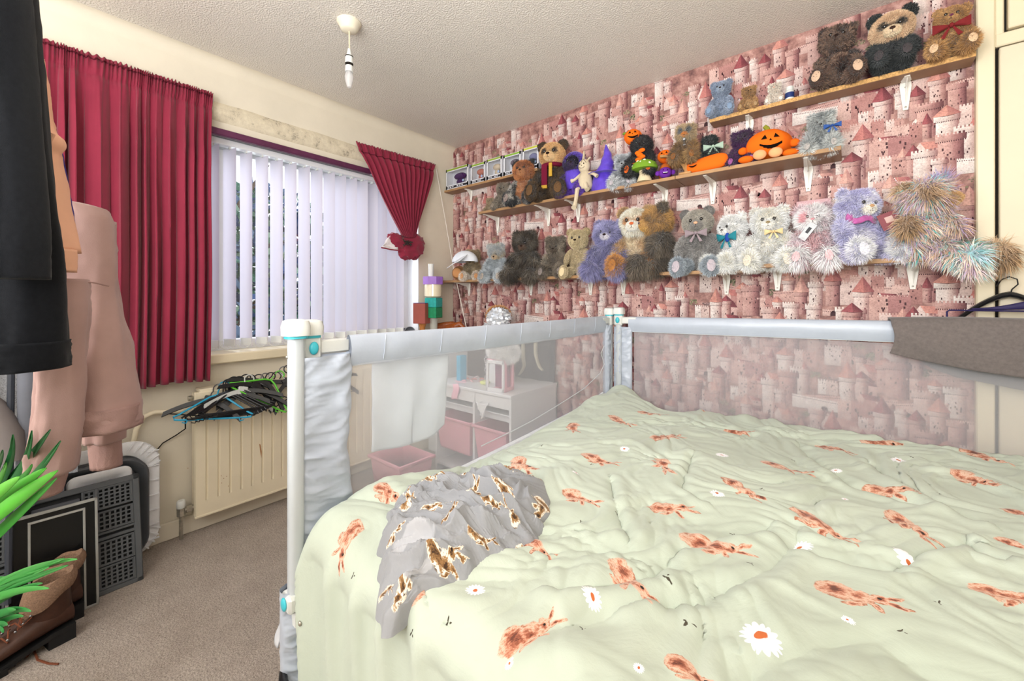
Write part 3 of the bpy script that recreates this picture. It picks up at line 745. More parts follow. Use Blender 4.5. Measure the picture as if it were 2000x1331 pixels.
for i, (u, v, yw, tl, rl) in enumerate([(446, 745, 76, -30, -8), (458, 742, 88, -24, 10), (470, 741, 74, -30, -14), (482, 738, 95, -22, 18), (496, 738, 80, -32, 6)]):
    hanger(u, v, R(yw), R(tl), 'flat', m_hblack, ['first', 'second', 'third', 'fourth', 'fifth'][i]+' flat black hanger from the left in the heap over the radiator', GF, x=.10, roll=R(rl))
hanger(478, 738, R(96), R(-20), 'flat', m_hgrey, 'pale grey plastic hanger lying among the black hangers on the radiator', x=.12, roll=R(16))
GR = 'black hangers hanging steeply beside the bed rail post'
for i, (u, v, yw, tl, rl) in enumerate([(512, 732, 100, -24, 38), (522, 731, 60, -20, 30), (534, 729, 92, -30, 44), (546, 727, 75, -24, -30), (556, 726, 100, -22, -38), (572, 726, 80, -30, 30), (600, 722, 85, -28, -20), (618, 720, 70, -25, 25), (634, 720, 100, -25, -25), (648, 719, 84, -30, 10)]):
    hanger(u, v, R(yw), R(tl), 'clip' if i % 2 else 'flat', m_hblack, ['first', 'second', 'third', 'fourth', 'fifth', 'sixth', 'seventh', 'eighth', 'ninth', 'tenth'][i]+' black hanger counted rightward from the middle heap on the radiator', GR, hookm=m_steel if i % 3 == 0 else None, x=.10, roll=R(rl))
hanger(540, 727, R(90), R(-30), 'tube', m_hgreen, 'bright green hanger hooked on the radiator near the bed rail post', x=.11, roll=R(40))

# ================================================================== pendant lamp holder
m_ivory = mat('ivory_plastic', '#ded5c0', .4, var=.03, spec=.5)
rc = at(682, 46, 2, CEIL-.005)
pl = thing('pendant_light', 'bare bulb hanging from a ceiling rose on a short cord', 'light', (rc.x, rc.y, CEIL))
g = G(); g.lathe([(.052, 0), (.052, -.006), (.046, -.012), (.036, -.034), (.026, -.040), (0, -.041)], (0, 0, 0), 28); g.build('ceiling_rose', m_ivory, pl)
def zat(v): 
    dd = (Vector((rc.x, rc.y, 0))-Vector((EYE.x, EYE.y, 0))); dep = -math.sin(YAW)*dd.x+math.cos(YAW)*dd.y
    return EYE.z+(HOR-v)*dep/FPX-CEIL
g = G(); g.tube([(0, 0, -.03), (.001, 0, zat(100))], .003, 6); g.build('flex', mat('yellowed_flex', '#e8dcb4', .5), pl)
z0, z1, z2, z3, z4 = zat(96), zat(110), zat(125), zat(141), zat(168)
g = G(); g.lathe([(0, z0), (.006, z0), (.012, z1), (.0165, z1-.001), (.017, z2), (.015, z2-.002), (.013, z2-.008), (.016, z2-.010), (.0175, z3), (0, z3)], (0, 0, 0), 20); g.build('lamp_holder', m_whitep, pl)
g = G(); g.lathe([(.0172, z1-.0005), (.0174, z1-.004), (.0174, z1-.0045)], (0, 0, 0), 20); g.lathe([(.0176, z2+.001), (.016, z2-.008)], (0, 0, 0), 20); g.build('holder_seam', m_dark, pl)
t = NT('bulb_glass'); t.b.inputs['Base Color'].default_value = (*lin('#d8d6d6'), 1); t.b.inputs['Roughness'].default_value = .12; t.b.inputs['Alpha'].default_value = .45
g = G(); g.lathe([(.013, z3), (.018, z3-.012), (.0195, z3-.024), (.017, z3-.04), (.009, z4-.006), (0, z4-.009)], (0, 0, 0), 20); g.build('bulb', t.m, pl)
g = G(); g.tube([(0, 0, z3), (0, 0, z3-.035)], .0028, 6); g.build('filament_stem', m_whitep, pl)
# ================================================================== bed with guard rails
BX, BY0, BY1 = 1.485, .445, 2.205        # side rail line, near post, far post
m_post = mat('white_rail_tube', '#bfc4c8', .3, var=.01, spec=.5)
m_teal = mat('turquoise_button', '#43bccb', .35, spec=.5)
m_satin = mat('grey_blue_rail_fabric', '#b3bbc9', .34, var=.04, vscale=7, spec=.6, sheen=.2, bump=.15, bscale=30, bdist=.004)
m_matt = mat('white_mattress_cloth', '#d2d4da', .8, bump=.2, bscale=80)
m_blackm = mat('black_metal', '#141518', .35, spec=.5)
def net_mat(name, ax):
    t = NT(name); sx = t.n('ShaderNodeSeparateXYZ'); t.l(t.tc('Object'), sx.inputs[0])
    k = 2*math.pi/.0034
    a = t.math('SINE', t.math('MULTIPLY', t.math('ADD', sx.outputs[ax], sx.outputs[2]), k)); b = t.math('SINE', t.math('MULTIPLY', t.math('SUBTRACT', sx.outputs[ax], sx.outputs[2]), k))
    p = t.math('MULTIPLY', t.math('ABSOLUTE', a), t.math('ABSOLUTE', b))
    fac = t.math('SUBTRACT', .62, t.math('MULTIPLY', p, .50))
    tr = t.n('ShaderNodeBsdfTransparent'); df = t.n('ShaderNodeBsdfDiffuse'); df.inputs[0].default_value = (*lin('#e4e6ec'), 1)
    tl = t.n('ShaderNodeBsdfTranslucent'); tl.inputs[0].default_value = (*lin('#e4e6ec'), 1)
    ad = t.n('ShaderNodeMixShader', Fac=.4); t.l(df.outputs[0], ad.inputs[1]); t.l(tl.outputs[0], ad.inputs[2])
    mx = t.n('ShaderNodeMixShader'); t.l(fac, mx.inputs[0]); t.l(tr.outputs[0], mx.inputs[1]); t.l(ad.outputs[0], mx.inputs[2]); t.l(mx.outputs[0], t.out.inputs[0])
    return t.m
m_netA = net_mat('white_netting_side', 1); m_netB = net_mat('white_netting_back', 0)

def post(parent, x, y, z0, z1, btn, arm, second=None):
    o_ = Vector(parent.location)*-1
    g = G(); g.lathe([(.0175, z0), (.0175, z1-.045)], (x, y, 0), 18, sq=3); g.build('post', m_post, parent, loc=o_)
    g = G(); g.lathe([(.030, z1-.040), (.031, z1-.018), (.027, z1-.004), (.016, z1), (0, z1)], (x, y, 0), 24, sq=3); g.build('cap', m_whitep, parent, loc=o_)
    g = G(); g.lathe([(.0245, z1-.047), (.0245, z1-.039)], (x, y, 0), 20, sq=3); g.build('cap_ring', m_teal, parent, loc=o_)
    if arm:
        dx, dy = arm; d = Vector((dx, dy, 0)); s_ = Vector((-dy, dx, 0))
        if dx: bxx = (x-.024, x+.024+.0, y-.02, y+.02)
        else: bxx = (x-.02, x+.02, y-.024, y+.024)
        g = G(); g.rbox(bxx[0], bxx[1], bxx[2], bxx[3], z1-.103, z1-.042, .006)
        if dx: g.rbox(x+.02, x+.105, y-.012, y+.012, z1-.092, z1-.055, .004); g.rbox(x+.1, x+.16, y-.010, y+.010, z1-.090, z1-.057, .004)
        else: g.rbox(x-.012, x+.012, y+.02*dy, y+.105*dy, z1-.092, z1-.055, .004) if dy > 0 else g.rbox(x-.012, x+.012, y-.105, y-.02, z1-.092, z1-.055, .004)
        g.build('bracket', m_whitep, parent, loc=o_)
        g = G(); b = Vector((x, y, z1-.073)); f = btn
        M = Matrix.Rotation(R(90), 3, 'Y') if f[0] else Matrix.Rotation(R(90), 3, 'X')
        g.ell(b+Vector((f[0]*.024, f[1]*.024, 0)), (.006 if f[0] else .012, .012 if f[0] else .006, .017)); g.build('button', m_teal, parent, loc=o_)

def ruched(parent, y0, y1, z0, z1, x, axis, seed, m=m_satin, wob=.03, th=.017):
    """gathered fabric sleeve round a post: flattened tube with deep crumples"""
    N, K = 150, 36; zs = np.linspace(z0, z1, N); P = np.zeros((N, K, 3)); th_ = np.linspace(0, 2*math.pi, K, endpoint=False)
    for i, z in enumerate(zs):
        edge = wob*(gnoise(np.array([z*5.5, seed, .3]))*1.6+.6*gnoise(np.array([z*14, seed, 3])))
        a, b = y0, y1+edge
        c, h = (a+b)/2, (b-a)/2
        yy = c+h*np.sign(np.cos(th_))*np.abs(np.cos(th_))**.7; xx = th*np.sign(np.sin(th_))*np.abs(np.sin(th_))**.7
        u_ = (yy-y0)/(y1-y0)
        cr = ridge(np.stack([z*20+u_*(1.5*math.sin(z*9+seed)), u_*1.1+seed, 0*u_+np.sign(xx)], -1), 3)
        xx = xx*(1+.62*(cr-.55))
        q = np.stack([x+xx, yy, z+0*yy], -1) if axis == 'y' else np.stack([yy, x+xx, z+0*yy], -1)
        P[i] = q
    me = np_mesh('r', P.reshape(-1, 3)-np.array(parent.location), [gridfaces(N, K, True)]); return link('gathered_sleeve', me, m, parent)

# --- bed
bed = thing('bed', 'double bed behind netting guard rails under a pale green duvet', 'bed', (2.45, 1.3, 0)); bi = -Vector(bed.location)
g = G(); g.rbox(1.54, 3.50, .54, 2.165, .27, .53, .03); g.build('mattress', m_matt, bed, loc=bi)
g = G(); g.rbox(1.53, 3.51, .53, 2.165, .22, .27, .01)
g.build('bed_base', m_blackm, bed, loc=bi)
for x, y in ((1.57, .58), (3.46, .58), (1.57, 2.14), (3.46, 2.14)):
    g = G(); g.tube([(x, y, 0), (x, y, .23)], .022, 10); g.build('leg', m_blackm, bed, loc=bi)
g = G(); g.tube([(1.53, .60, .25), (1.485, .52, .25), (1.468, .455, .25), (1.475, .42, .25), (1.50, .41, .25), (1.60, .40, .25), (2.2, .40, .25)], .011, 10)
g.tube([(1.472, .44, .25), (1.470, .44, .33), (1.468, .45, .36)], .008, 8)
g.build('mattress_guard', m_blackm, bed, loc=bi)
# valance sheet showing at the corner
N, K = 60, 20; P = np.zeros((N, K, 3))
for i in range(N):
    s_ = i/(N-1)
    for j in range(K):
        h = j/(K-1); z = .47-.17*h-.02*h*math.sin(s_*3)
        if s_ < .75: y = 1.3-(1.3-.44)*s_/.75; x = 1.474-.10*h**1.3-.006*math.sin(s_*40)*h
        else: a_ = (s_-.75)/.25; x = 1.474-.10*h**1.3*(1-.5*a_)+.02*a_; y = .44-.022*math.sin(a_*1.6)*(.3+.7*h)
        P[i, j] = (x, y, z)
me = np_mesh('v', P.reshape(-1, 3)+np.array(bi), [gridfaces(N, K)]); o = link('valance', me, m_matt, bed); md = o.modifiers.new('t', 'SOLIDIFY'); md.thickness = .003

# --- side guard rail (A) along the window side
ra = thing('bed_guard_rail', 'netting guard rail along the window side of the bed with grey top sleeve', 'bed rail', (BX, BY0, .43)); ai = -Vector(ra.location)
post(ra, BX, BY0, .42, 1.112, (1, 0), None)
post(ra, BX-.035, BY0+.05, .45, 1.108, (1, 0), (0, 1))
post(ra, BX-.01, BY1-.01, .45, 1.108, (0, -1), (0, -1))
zt0, zb0 = .985, .985
def sleeveA(y, t):    # closed oval section round the rail tube, hanging skirt below
    pass
N, K = 90, 22; P = np.zeros((N, K, 3))
for i in range(N):
    s_ = i/(N-1); y = BY0+.145+(BY1-.055-BY0-.145)*s_
    top = 1.063-.004*math.sin(s_*math.pi*1)-.0; hgt = .088+.006*s_
    seam = .006*abs(math.sin(s_*math.pi*7.5))**8
    for j in range(K):
        a_ = 2*math.pi*j/K; cz = math.cos(a_); sx = math.sin(a_)
        z = top-hgt/2+hgt/2*cz
        w = .016*(1 if cz > 0 else .45+.55*(1+cz))*(1-seam*20)
        w *= 1+.25*gnoise(np.array([y*10, cz*1.2, sx+4])); P[i, j] = (BX-.012+sx*w, y, z+.003*gnoise(np.array([y*12, 0, 5]))*(1-cz)/2)
me = np_mesh('s', P.reshape(-1, 3)+np.array(ai), [gridfaces(N, K, True)]); link('top_sleeve', me, m_satin, ra)
for sgn, nm in ((1, 'seam'),):
    for k in range(7):
        y = BY0+.145+(BY1-.2-BY0)*(k+.5)/7.2
        g = G(); g.tube([(BX+.003, y, 1.058), (BX+.0042, y-.004, 1.02), (BX-.001, y-.006, .985)], .0011, 5); g.build('seam', m_satin, ra, loc=ai)
g = G(); g.tube([(BX-.012+.001, BY0+.15+(BY1-.2-BY0-.1)*i/30, .978-.005*i/30) for i in range(31)], .002, 5); g.build('piping', m_post, ra, loc=ai)
# netting panel
yA, yB = BY0+.10, BY1-.07
g = G(); P = [[(BX-.008+.006*gnoise(np.array([y*3, z*3, 2])), y, z) for z in np.linspace(.50, .985, 12)] for y in np.linspace(yA, yB, 40)]
g.grid(P); g.build('netting', m_netA, ra, loc=ai)
ruched(ra, BY0+.005, BY0+.150, .44, 1.015, BX-.008, 'y', 2.1)
ruched(ra, BY1-.075, BY1-.02, .50, 1.01, BX-.008, 'y', 7.7, wob=-.0, th=.014)
ruched(ra, BY0-.03, BY0+.075, .02, .45, BX-.012, 'y', 12.7, th=.02, wob=.008)
# curved seam cord and padded bottom roll
g = G(); g.tube([at(u, v, 0, BX+.002) for u, v in [(1180, 676), (1174, 690), (1180, 712), (1172, 730), (1140, 760), (1090, 792), (1040, 822), (1000, 843), (940, 872)]], .0022, 6); g.build('seam_cord', m_post, ra, loc=ai)
g = G(); g.tube([at(u, v, 0, BX+.004) for u, v in [(1177, 768), (1150, 792), (1100, 818), (1040, 850), (960, 890), (900, 918), (840, 940), (760, 980)]], [.006, .011, .013, .014, .013, .011, .01, .008], 8); g.build('bottom_roll', m_matt, ra, loc=ai)
# clamp at the foot of the near post
g = G(); g.rbox(BX-.026, BX+.026, BY0-.026, BY0+.026, .405, .445, .006); g.rbox(BX-.012, BX+.03, BY0-.012, BY0+.035, .365, .41, .006)
g.tube([(BX+.03, BY0, .425), (BX+.05, BY0+.02, .415), (BX+.06, BY0+.03, .40)], .014, 8); g.build('clamp', m_whitep, ra, loc=ai)
g = G(); g.ell((BX+.0, BY0-.028, .425), (.013, .005, .016)); g.build('clamp_button', m_teal, ra, loc=ai)
g = G(); g.ell((BX+.05, BY0-.012, .395), (.006, .004, .006), nu=6, nv=8); g.ell((BX-.006, BY0-.0185, 1.02), (.004, .003, .004), nu=6, nv=8); g.build('screw', m_brass, ra, loc=ai)

# --- back guard rail (B) along the papered wall
YB = 2.19
rb = thing('bed_guard_rail', 'netting guard rail along the papered wall behind the bed', 'bed rail', (1.55, YB, .43)); bi2 = -Vector(rb.location)
post(rb, 1.535, YB, .45, 1.112, (0, -1), (1, 0))
N, K = 120, 20; P = np.zeros((N, K, 3)); X0, X1 = 1.585, 3.52
zrt = lambda x: 1.06+.014*(x-1.6)
for i in range(N):
    x = X0+.01+(X1-X0)*i/(N-1); hgt = .085
    for j in range(K):
        a_ = 2*math.pi*j/K; cz, sy = math.cos(a_), math.sin(a_); w = .016*(1 if cz > 0 else .4+.6*(1+cz))*(1+.2*gnoise(np.array([x*6, cz, sy])))
        P[i, j] = (x, YB+sy*w, zrt(x)-hgt/2+hgt/2*cz)
me = np_mesh('s', P.reshape(-1, 3)+np.array(bi2), [gridfaces(N, K, True)]); link('top_sleeve', me, m_satin, rb)
g = G(); P = [[(x, YB+.004+.005*gnoise(np.array([x*3, z*3, 8])), z) for z in np.linspace(.46, .985, 12)] for x in np.linspace(1.62, X1, 40)]
g.grid(P); g.build('netting', m_netB, rb, loc=bi2)
ruched(rb, 1.505, 1.612, .46, 1.0, YB, 'x', 21.3, wob=.0, th=.013)
g = G(); g.tube([(1.556, YB-.022, .995-.05*k) for k in range(11)], .004, 6, flat=.5); g.build('zip_tape', m_post, rb, loc=bi2)
g = G(); g.tube([(1.6+.2*i, YB-.001, .976+.003*i) for i in range(10)], .002, 5); g.build('piping', m_post, rb, loc=bi2)
g = G(); g.lathe([(.0175, .45), (.0175, 1.1)], (3.53, YB, 0), 16, sq=3); g.build('post', m_post, rb, loc=bi2)

# cloth hanging on the outside of the side rail
ca, cb = at(728, 700, 0, BX-.04), at(877, 690, 0, BX-.04)
tw = thing('towel', 'pale cloth hanging down outside the netting of the side rail', 'cloth', (BX-.04, ca.y, 1.0)); ti = -Vector(tw.location)
N, K = 40, 40; P = np.zeros((N, K, 3))
zbl, zbr = at(728, 885, 0, BX-.04).z, at(860, 845, 0, BX-.04).z
for i in range(N):
    s_ = i/(N-1); y = ca.y+(cb.y-ca.y)*s_
    zb_ = zbl+(zbr-zbl)*s_-.012*math.sin(s_*math.pi)+.02*max(0, s_-.8)*5
    for j in range(K):
        h = j/(K-1); P[i, j] = (BX-.045+.005*math.sin(s_*14+h*3)+.008*gnoise(np.array([s_*4, h*4, 2])), y-(.012*(h**2)*(1 if s_ > .5 else -.2)), 1.05-(1.05-zb_)*h)
me = np_mesh('t', P.reshape(-1, 3)+np.array(ti), [gridfaces(N, K)]); o = link('cloth', me, mat('pale_blue_towel', '#dfe6ec', .9, bump=.3, bscale=400, bdist=.001), tw); md = o.modifiers.new('t', 'SOLIDIFY'); md.thickness = .006

# ================================================================== duvet
def interp(x, tab):
    xs = [a for a, b in tab]; ys = [b for a, b in tab]; return np.interp(x, xs, ys)
DZ = lambda x, y: 0
def duvet_top(x, y):
    """height of the duvet surface above the floor"""
    left = interp(y, [(.3, .60), (.45, .615), (.67, .645), (.85, .60), (1.0, .565), (1.27, .572), (1.6, .60), (1.85, .625), (2.1, .61)])
    base = .60+.012*np.sin(x*3.1+y*2)+.01*np.sin(y*5+1)
    w = np.exp(-((x-1.5)/.16)**2); z = base*(1-w)+left*w
    z = z+.05*np.exp(-((x-1.58)/.07)**2-((y-2.13)/.06)**2)+.03*np.exp(-((x-1.66)/.15)**2-((y-1.95)/.16)**2)
    z = z-.045*np.exp(-((x-1.80)/.12)**2-((y-2.17)/.10)**2)
    return z
def wr(x, y):
    P = np.stack([x, y, 0*x], -1)
    wx = fbm(P*2.3+5, 2)*.55; wy = fbm(P*2.3+31, 2)*.55
    c, s = math.cos(R(28)), math.sin(R(28))
    u = (x+wx)*c+(y+wy)*s; v = -(x+wx)*s+(y+wy)*c
    amp = .6+.8*np.clip(fbm(P*1.7+11, 2)+.3, 0, 1)
    big = .020*fbm(np.stack([u*2.6, v*4.2, 0*u], -1), 2)
    r1 = .0125*ridge(np.stack([u*2.2, v*6.5, 0*u+3], -1), 2)
    r2 = .0065*ridge(np.stack([u*9+v*3, v*5-u*4, 0*u+9], -1), 2)
    r3 = .0012*fbm(np.stack([u*22, v*30, 0*u], -1), 3)
    return big+(r1+r2)*amp+r3
def crease(x, y, pts, w, d):
    """soft valley with a raised lip along a polyline"""
    out = np.zeros_like(x)
    best = np.full(x.shape, 1e9); sgn = np.zeros_like(x)
    for (ax, ay), (bx, by) in zip(pts[:-1], pts[1:]):
        dx, dy = bx-ax, by-ay; L2 = dx*dx+dy*dy; t_ = np.clip(((x-ax)*dx+(y-ay)*dy)/L2, 0, 1)
        px, py = x-ax-t_*dx, y-ay-t_*dy; dd = np.sqrt(px*px+py*py); m_ = dd < best; best = np.where(m_, dd, best); sgn = np.where(m_, np.sign(px*dy-py*dx), sgn)
    return -d*np.exp(-(best/w)**2)+d*.7*np.exp(-((best-1.6*w*1.0)/(w*1.3))**2)*(sgn > 0)
def XY(u, v, z=.62):
    p = at(u, v, 2, z); return (p.x, p.y)
creases = [([XY(*q) for q in c], w, d) for c, w, d in [
    ([(1765, 1100), (1800, 1082), (1850, 1068), (1890, 1055), (1915, 1080), (1960, 1090)], .012, .016),
    ([(1540, 1060), (1600, 1080), (1660, 1095), (1750, 1108)], .018, .012),
    ([(1090, 1160), (1180, 1150), (1280, 1130)], .016, .010),
    ([(560, 1125), (700, 1200), (760, 1331)], .03, .014), ([(840, 1190), (870, 1260), (940, 1331)], .028, .014),
    ([(1300, 1180), (1380, 1170), (1500, 1120), (1560, 1050)], .018, .010),
    ([(1290, 1120), (1330, 1080), (1500, 1030)], .014, .009),
    ([(1230, 1060), (1200, 990), (1195, 950)], .014, .010), ([(1480, 1331), (1600, 1260), (1720, 1250), (1860, 1331)], .03, .010),
    ([(1350, 900), (1330, 960), (1370, 985)], .014, .010), ([(1560, 860), (1600, 900), (1660, 940), (1800, 980)], .02, .012),
    ([(900, 1230), (960, 1290), (1080, 1240), (1180, 1210)], .03, .012), ([(1700, 900), (1760, 940), (1900, 1010)], .02, .011)]]
a0, b0 = 1.548, .530
AX = np.concatenate([np.arange(1.40, 3.10, .0052), np.arange(3.10, 3.56, .02)]); BYs = np.arange(-.07, 2.178, .0052)
A, B = np.meshgrid(AX, BYs, indexing='ij')
def drop(s, r, mx):
    s = np.clip(s, 0, None); arc = s < r*math.pi/2
    return np.where(arc, r*np.sin(s/r), r), np.where(arc, r*(1-np.cos(s/r)), r+(s-r*math.pi/2))
oa, za_ = drop(a0-A, .045, 0); ob, zb_ = drop(b0-B, .075, 0)
Xd = np.where(A < a0, a0-oa, A); Yd = np.where(B < b0, b0-ob, B)
foot = np.clip((.515-B)/.1, 0, 1)
H0 = duvet_top(np.clip(Xd, 1.5, 9), np.clip(Yd, .46, 9)); Wn = wr(A, B)
for pts, w, d in creases: Wn = Wn+crease(A, B, pts, w, d)
ea = np.clip((A-1.47)/.12, 0, 1)
flat = 1-foot*.8
Z = H0+Wn*flat*(.35+.65*ea)-za_*np.where(B < .54, 1.6, .9)-zb_
fold = .045*((1-np.abs(np.sin(A*21+1.6*np.sin(A*7)+B*3.5)))**1.5-.35)+.018*gnoise(np.stack([A*16, B*3, 0*A], -1))
Yd = Yd-foot*(fold*.55-.010)*np.clip(zb_/.08, 0, 1)-foot*.01*np.clip((b0-B)/.4, 0, 1)
Xd = Xd+.004*gnoise(np.stack([A*3, B*9, 0*A], -1))*(A < a0)
# tuck the side edge in behind the rail
Xd = Xd+.02*np.clip((a0-.05-A)/.1, 0, 1)*(B > .54)
nu, nv = A.shape; V = np.stack([Xd, Yd, Z], -1).reshape(-1, 3); Fq = gridfaces(nu, nv)
DUV = (AX, BYs, Z, Xd, Yd)
def dz(x, y):
    i = int(np.clip(np.searchsorted(AX, x), 1, nu-1)); j = int(np.clip(np.searchsorted(BYs, y), 1, nv-1)); return float(Z[i, j])
# where each printed motif lies on the cloth: (kind, body u,v, head u,v)
rab = [(1118, 978, 1155, 990), (1155, 900, 1190, 913), (1290, 905, 1308, 935), (1200, 823, 1228, 835), (1255, 812, 1295, 815), (1355, 800, 1385, 813), (1430, 850, 1465, 850),
       (1285, 862, 1325, 860), (1605, 880, 1655, 892), (1510, 915, 1565, 932), (1700, 868, 1750, 876), (1900, 890, 1960, 912), (1430, 950, 1470, 977), (1880, 940, 1930, 948), (1715, 965, 1770, 962),
       (1755, 1028, 1800, 1056), (1290, 1000, 1335, 1002), (1575, 1018, 1640, 1062), (1355, 1070, 1450, 1088), (1212, 1128, 1252, 1165), (1635, 1168, 1725, 1188), (1935, 1172, 2010, 1180), (1012, 1258, 1065, 1235),
       (772, 1215, 776, 1178), (1005, 905, 1050, 932), (690, 1045, 668, 1092), (1340, 1325, 1370, 1350), (1120, 835, 1124, 850), (990, 880, 1020, 876), (748, 962, 775, 978), (1030, 1070, 1062, 1090),
       (1500, 818, 1530, 822), (1975, 1075, 2020, 1085), (1980, 1010, 2030, 1020)]
dai = [(928, 1168, 26), (1153, 1180, 24), (1487, 1255, 38), (1400, 972, 18), (1568, 1080, 22), (1410, 897, 16), (1755, 907, 14), (1765, 1110, 16), (1000, 1308, 12), (1655, 1225, 12), (1220, 884, 14), (1635, 925, 9), (1122, 932, 9), (1650, 985, 8), (1245, 1325, 12)]
bee = [(673, 1152), (862, 1250), (797, 1293), (1137, 1247), (1135, 1030), (1200, 1015), (1306, 1140), (1430, 1055), (1488, 965), (1835, 1190), (1344, 1233), (1833, 973), (1760, 1248), (1465, 1115), (1060, 875), (1548, 908), (1780, 900), (1155, 915)]
feats = []
def onduvet(u, v):
    d = (at(u, v, 2, .3)-EYE); best = None
    # march the ray until it meets the cloth
    pr_ = np.array([-math.sin(YAW)+(u-1000)/FPX*math.cos(YAW), math.cos(YAW)+(u-1000)/FPX*math.sin(YAW), (HOR-v)/FPX])
    for t_ in np.arange(.4, 2.6, .004):
        p = np.array(EYE)+pr_*t_
        if p[1] < .44: continue
        if p[2] < dz(p[0], max(p[1], .0)): return (p[0], p[1])
        if p[2] < .585 and p[1] < .50: return (p[0], b0-(.6-p[2])-.03)
    p = at(u, v, 2, .6); return (p.x, p.y)
for a_, b_, c_, d_ in rab:
    p = onduvet(a_, b_); q = onduvet(c_, d_); L = max(.025, math.hypot(q[0]-p[0], q[1]-p[1])); th = math.atan2(q[1]-p[1], q[0]-p[0])
    feats.append((p[0]+.4*(q[0]-p[0]), p[1]+.4*(q[1]-p[1]), th, min(.080, max(.048, L*1.2)), 0))
for a_, b_, s_ in dai:
    p = onduvet(a_, b_); r_ = s_/FPX*math.hypot(p[0]-EYE.x, p[1]-EYE.y, .58)*.66; feats.append((p[0], p[1], a_*.1, r_, 1))
for a_, b_ in bee:
    p = onduvet(a_, b_); feats.append((p[0], p[1], a_*.3, .016, 2))
def print_uv(Pf, feats):
    """for each face centre pick the nearest motif; returns motif index"""
    F_ = np.array(feats); best = np.full(len(Pf), 1e9); idx = np.zeros(len(Pf), int)
    for k, f in enumerate(F_):
        d = np.hypot(Pf[:, 0]-f[0], Pf[:, 1]-f[1])/f[3]; m_ = d < best; best[m_] = d[m_]; idx[m_] = k
    return idx, F_
AB = np.stack([A, B], -1).reshape(-1, 2)
fc = AB[Fq].mean(1); idx, F_ = print_uv(fc, feats)
pts = AB[Fq]                                  # faces,4,2
f = F_[idx]; dx = pts[..., 0]-f[:, None, 0]; dy = pts[..., 1]-f[:, None, 1]; c_, s_ = np.cos(f[:, 2])[:, None], np.sin(f[:, 2])[:, None]
ul = (dx*c_+dy*s_)/f[:, None, 3]; vl = (-dx*s_+dy*c_)/f[:, None, 3]
UVp = np.stack([ul, vl], -1).reshape(-1, 2)
UVk = np.stack([np.repeat(f[:, 4], 4), np.repeat((idx*.37) % 1, 4)], -1)
me = np_mesh('duvet', V, [Fq], UV={'motif': UVp, 'kind': UVk})

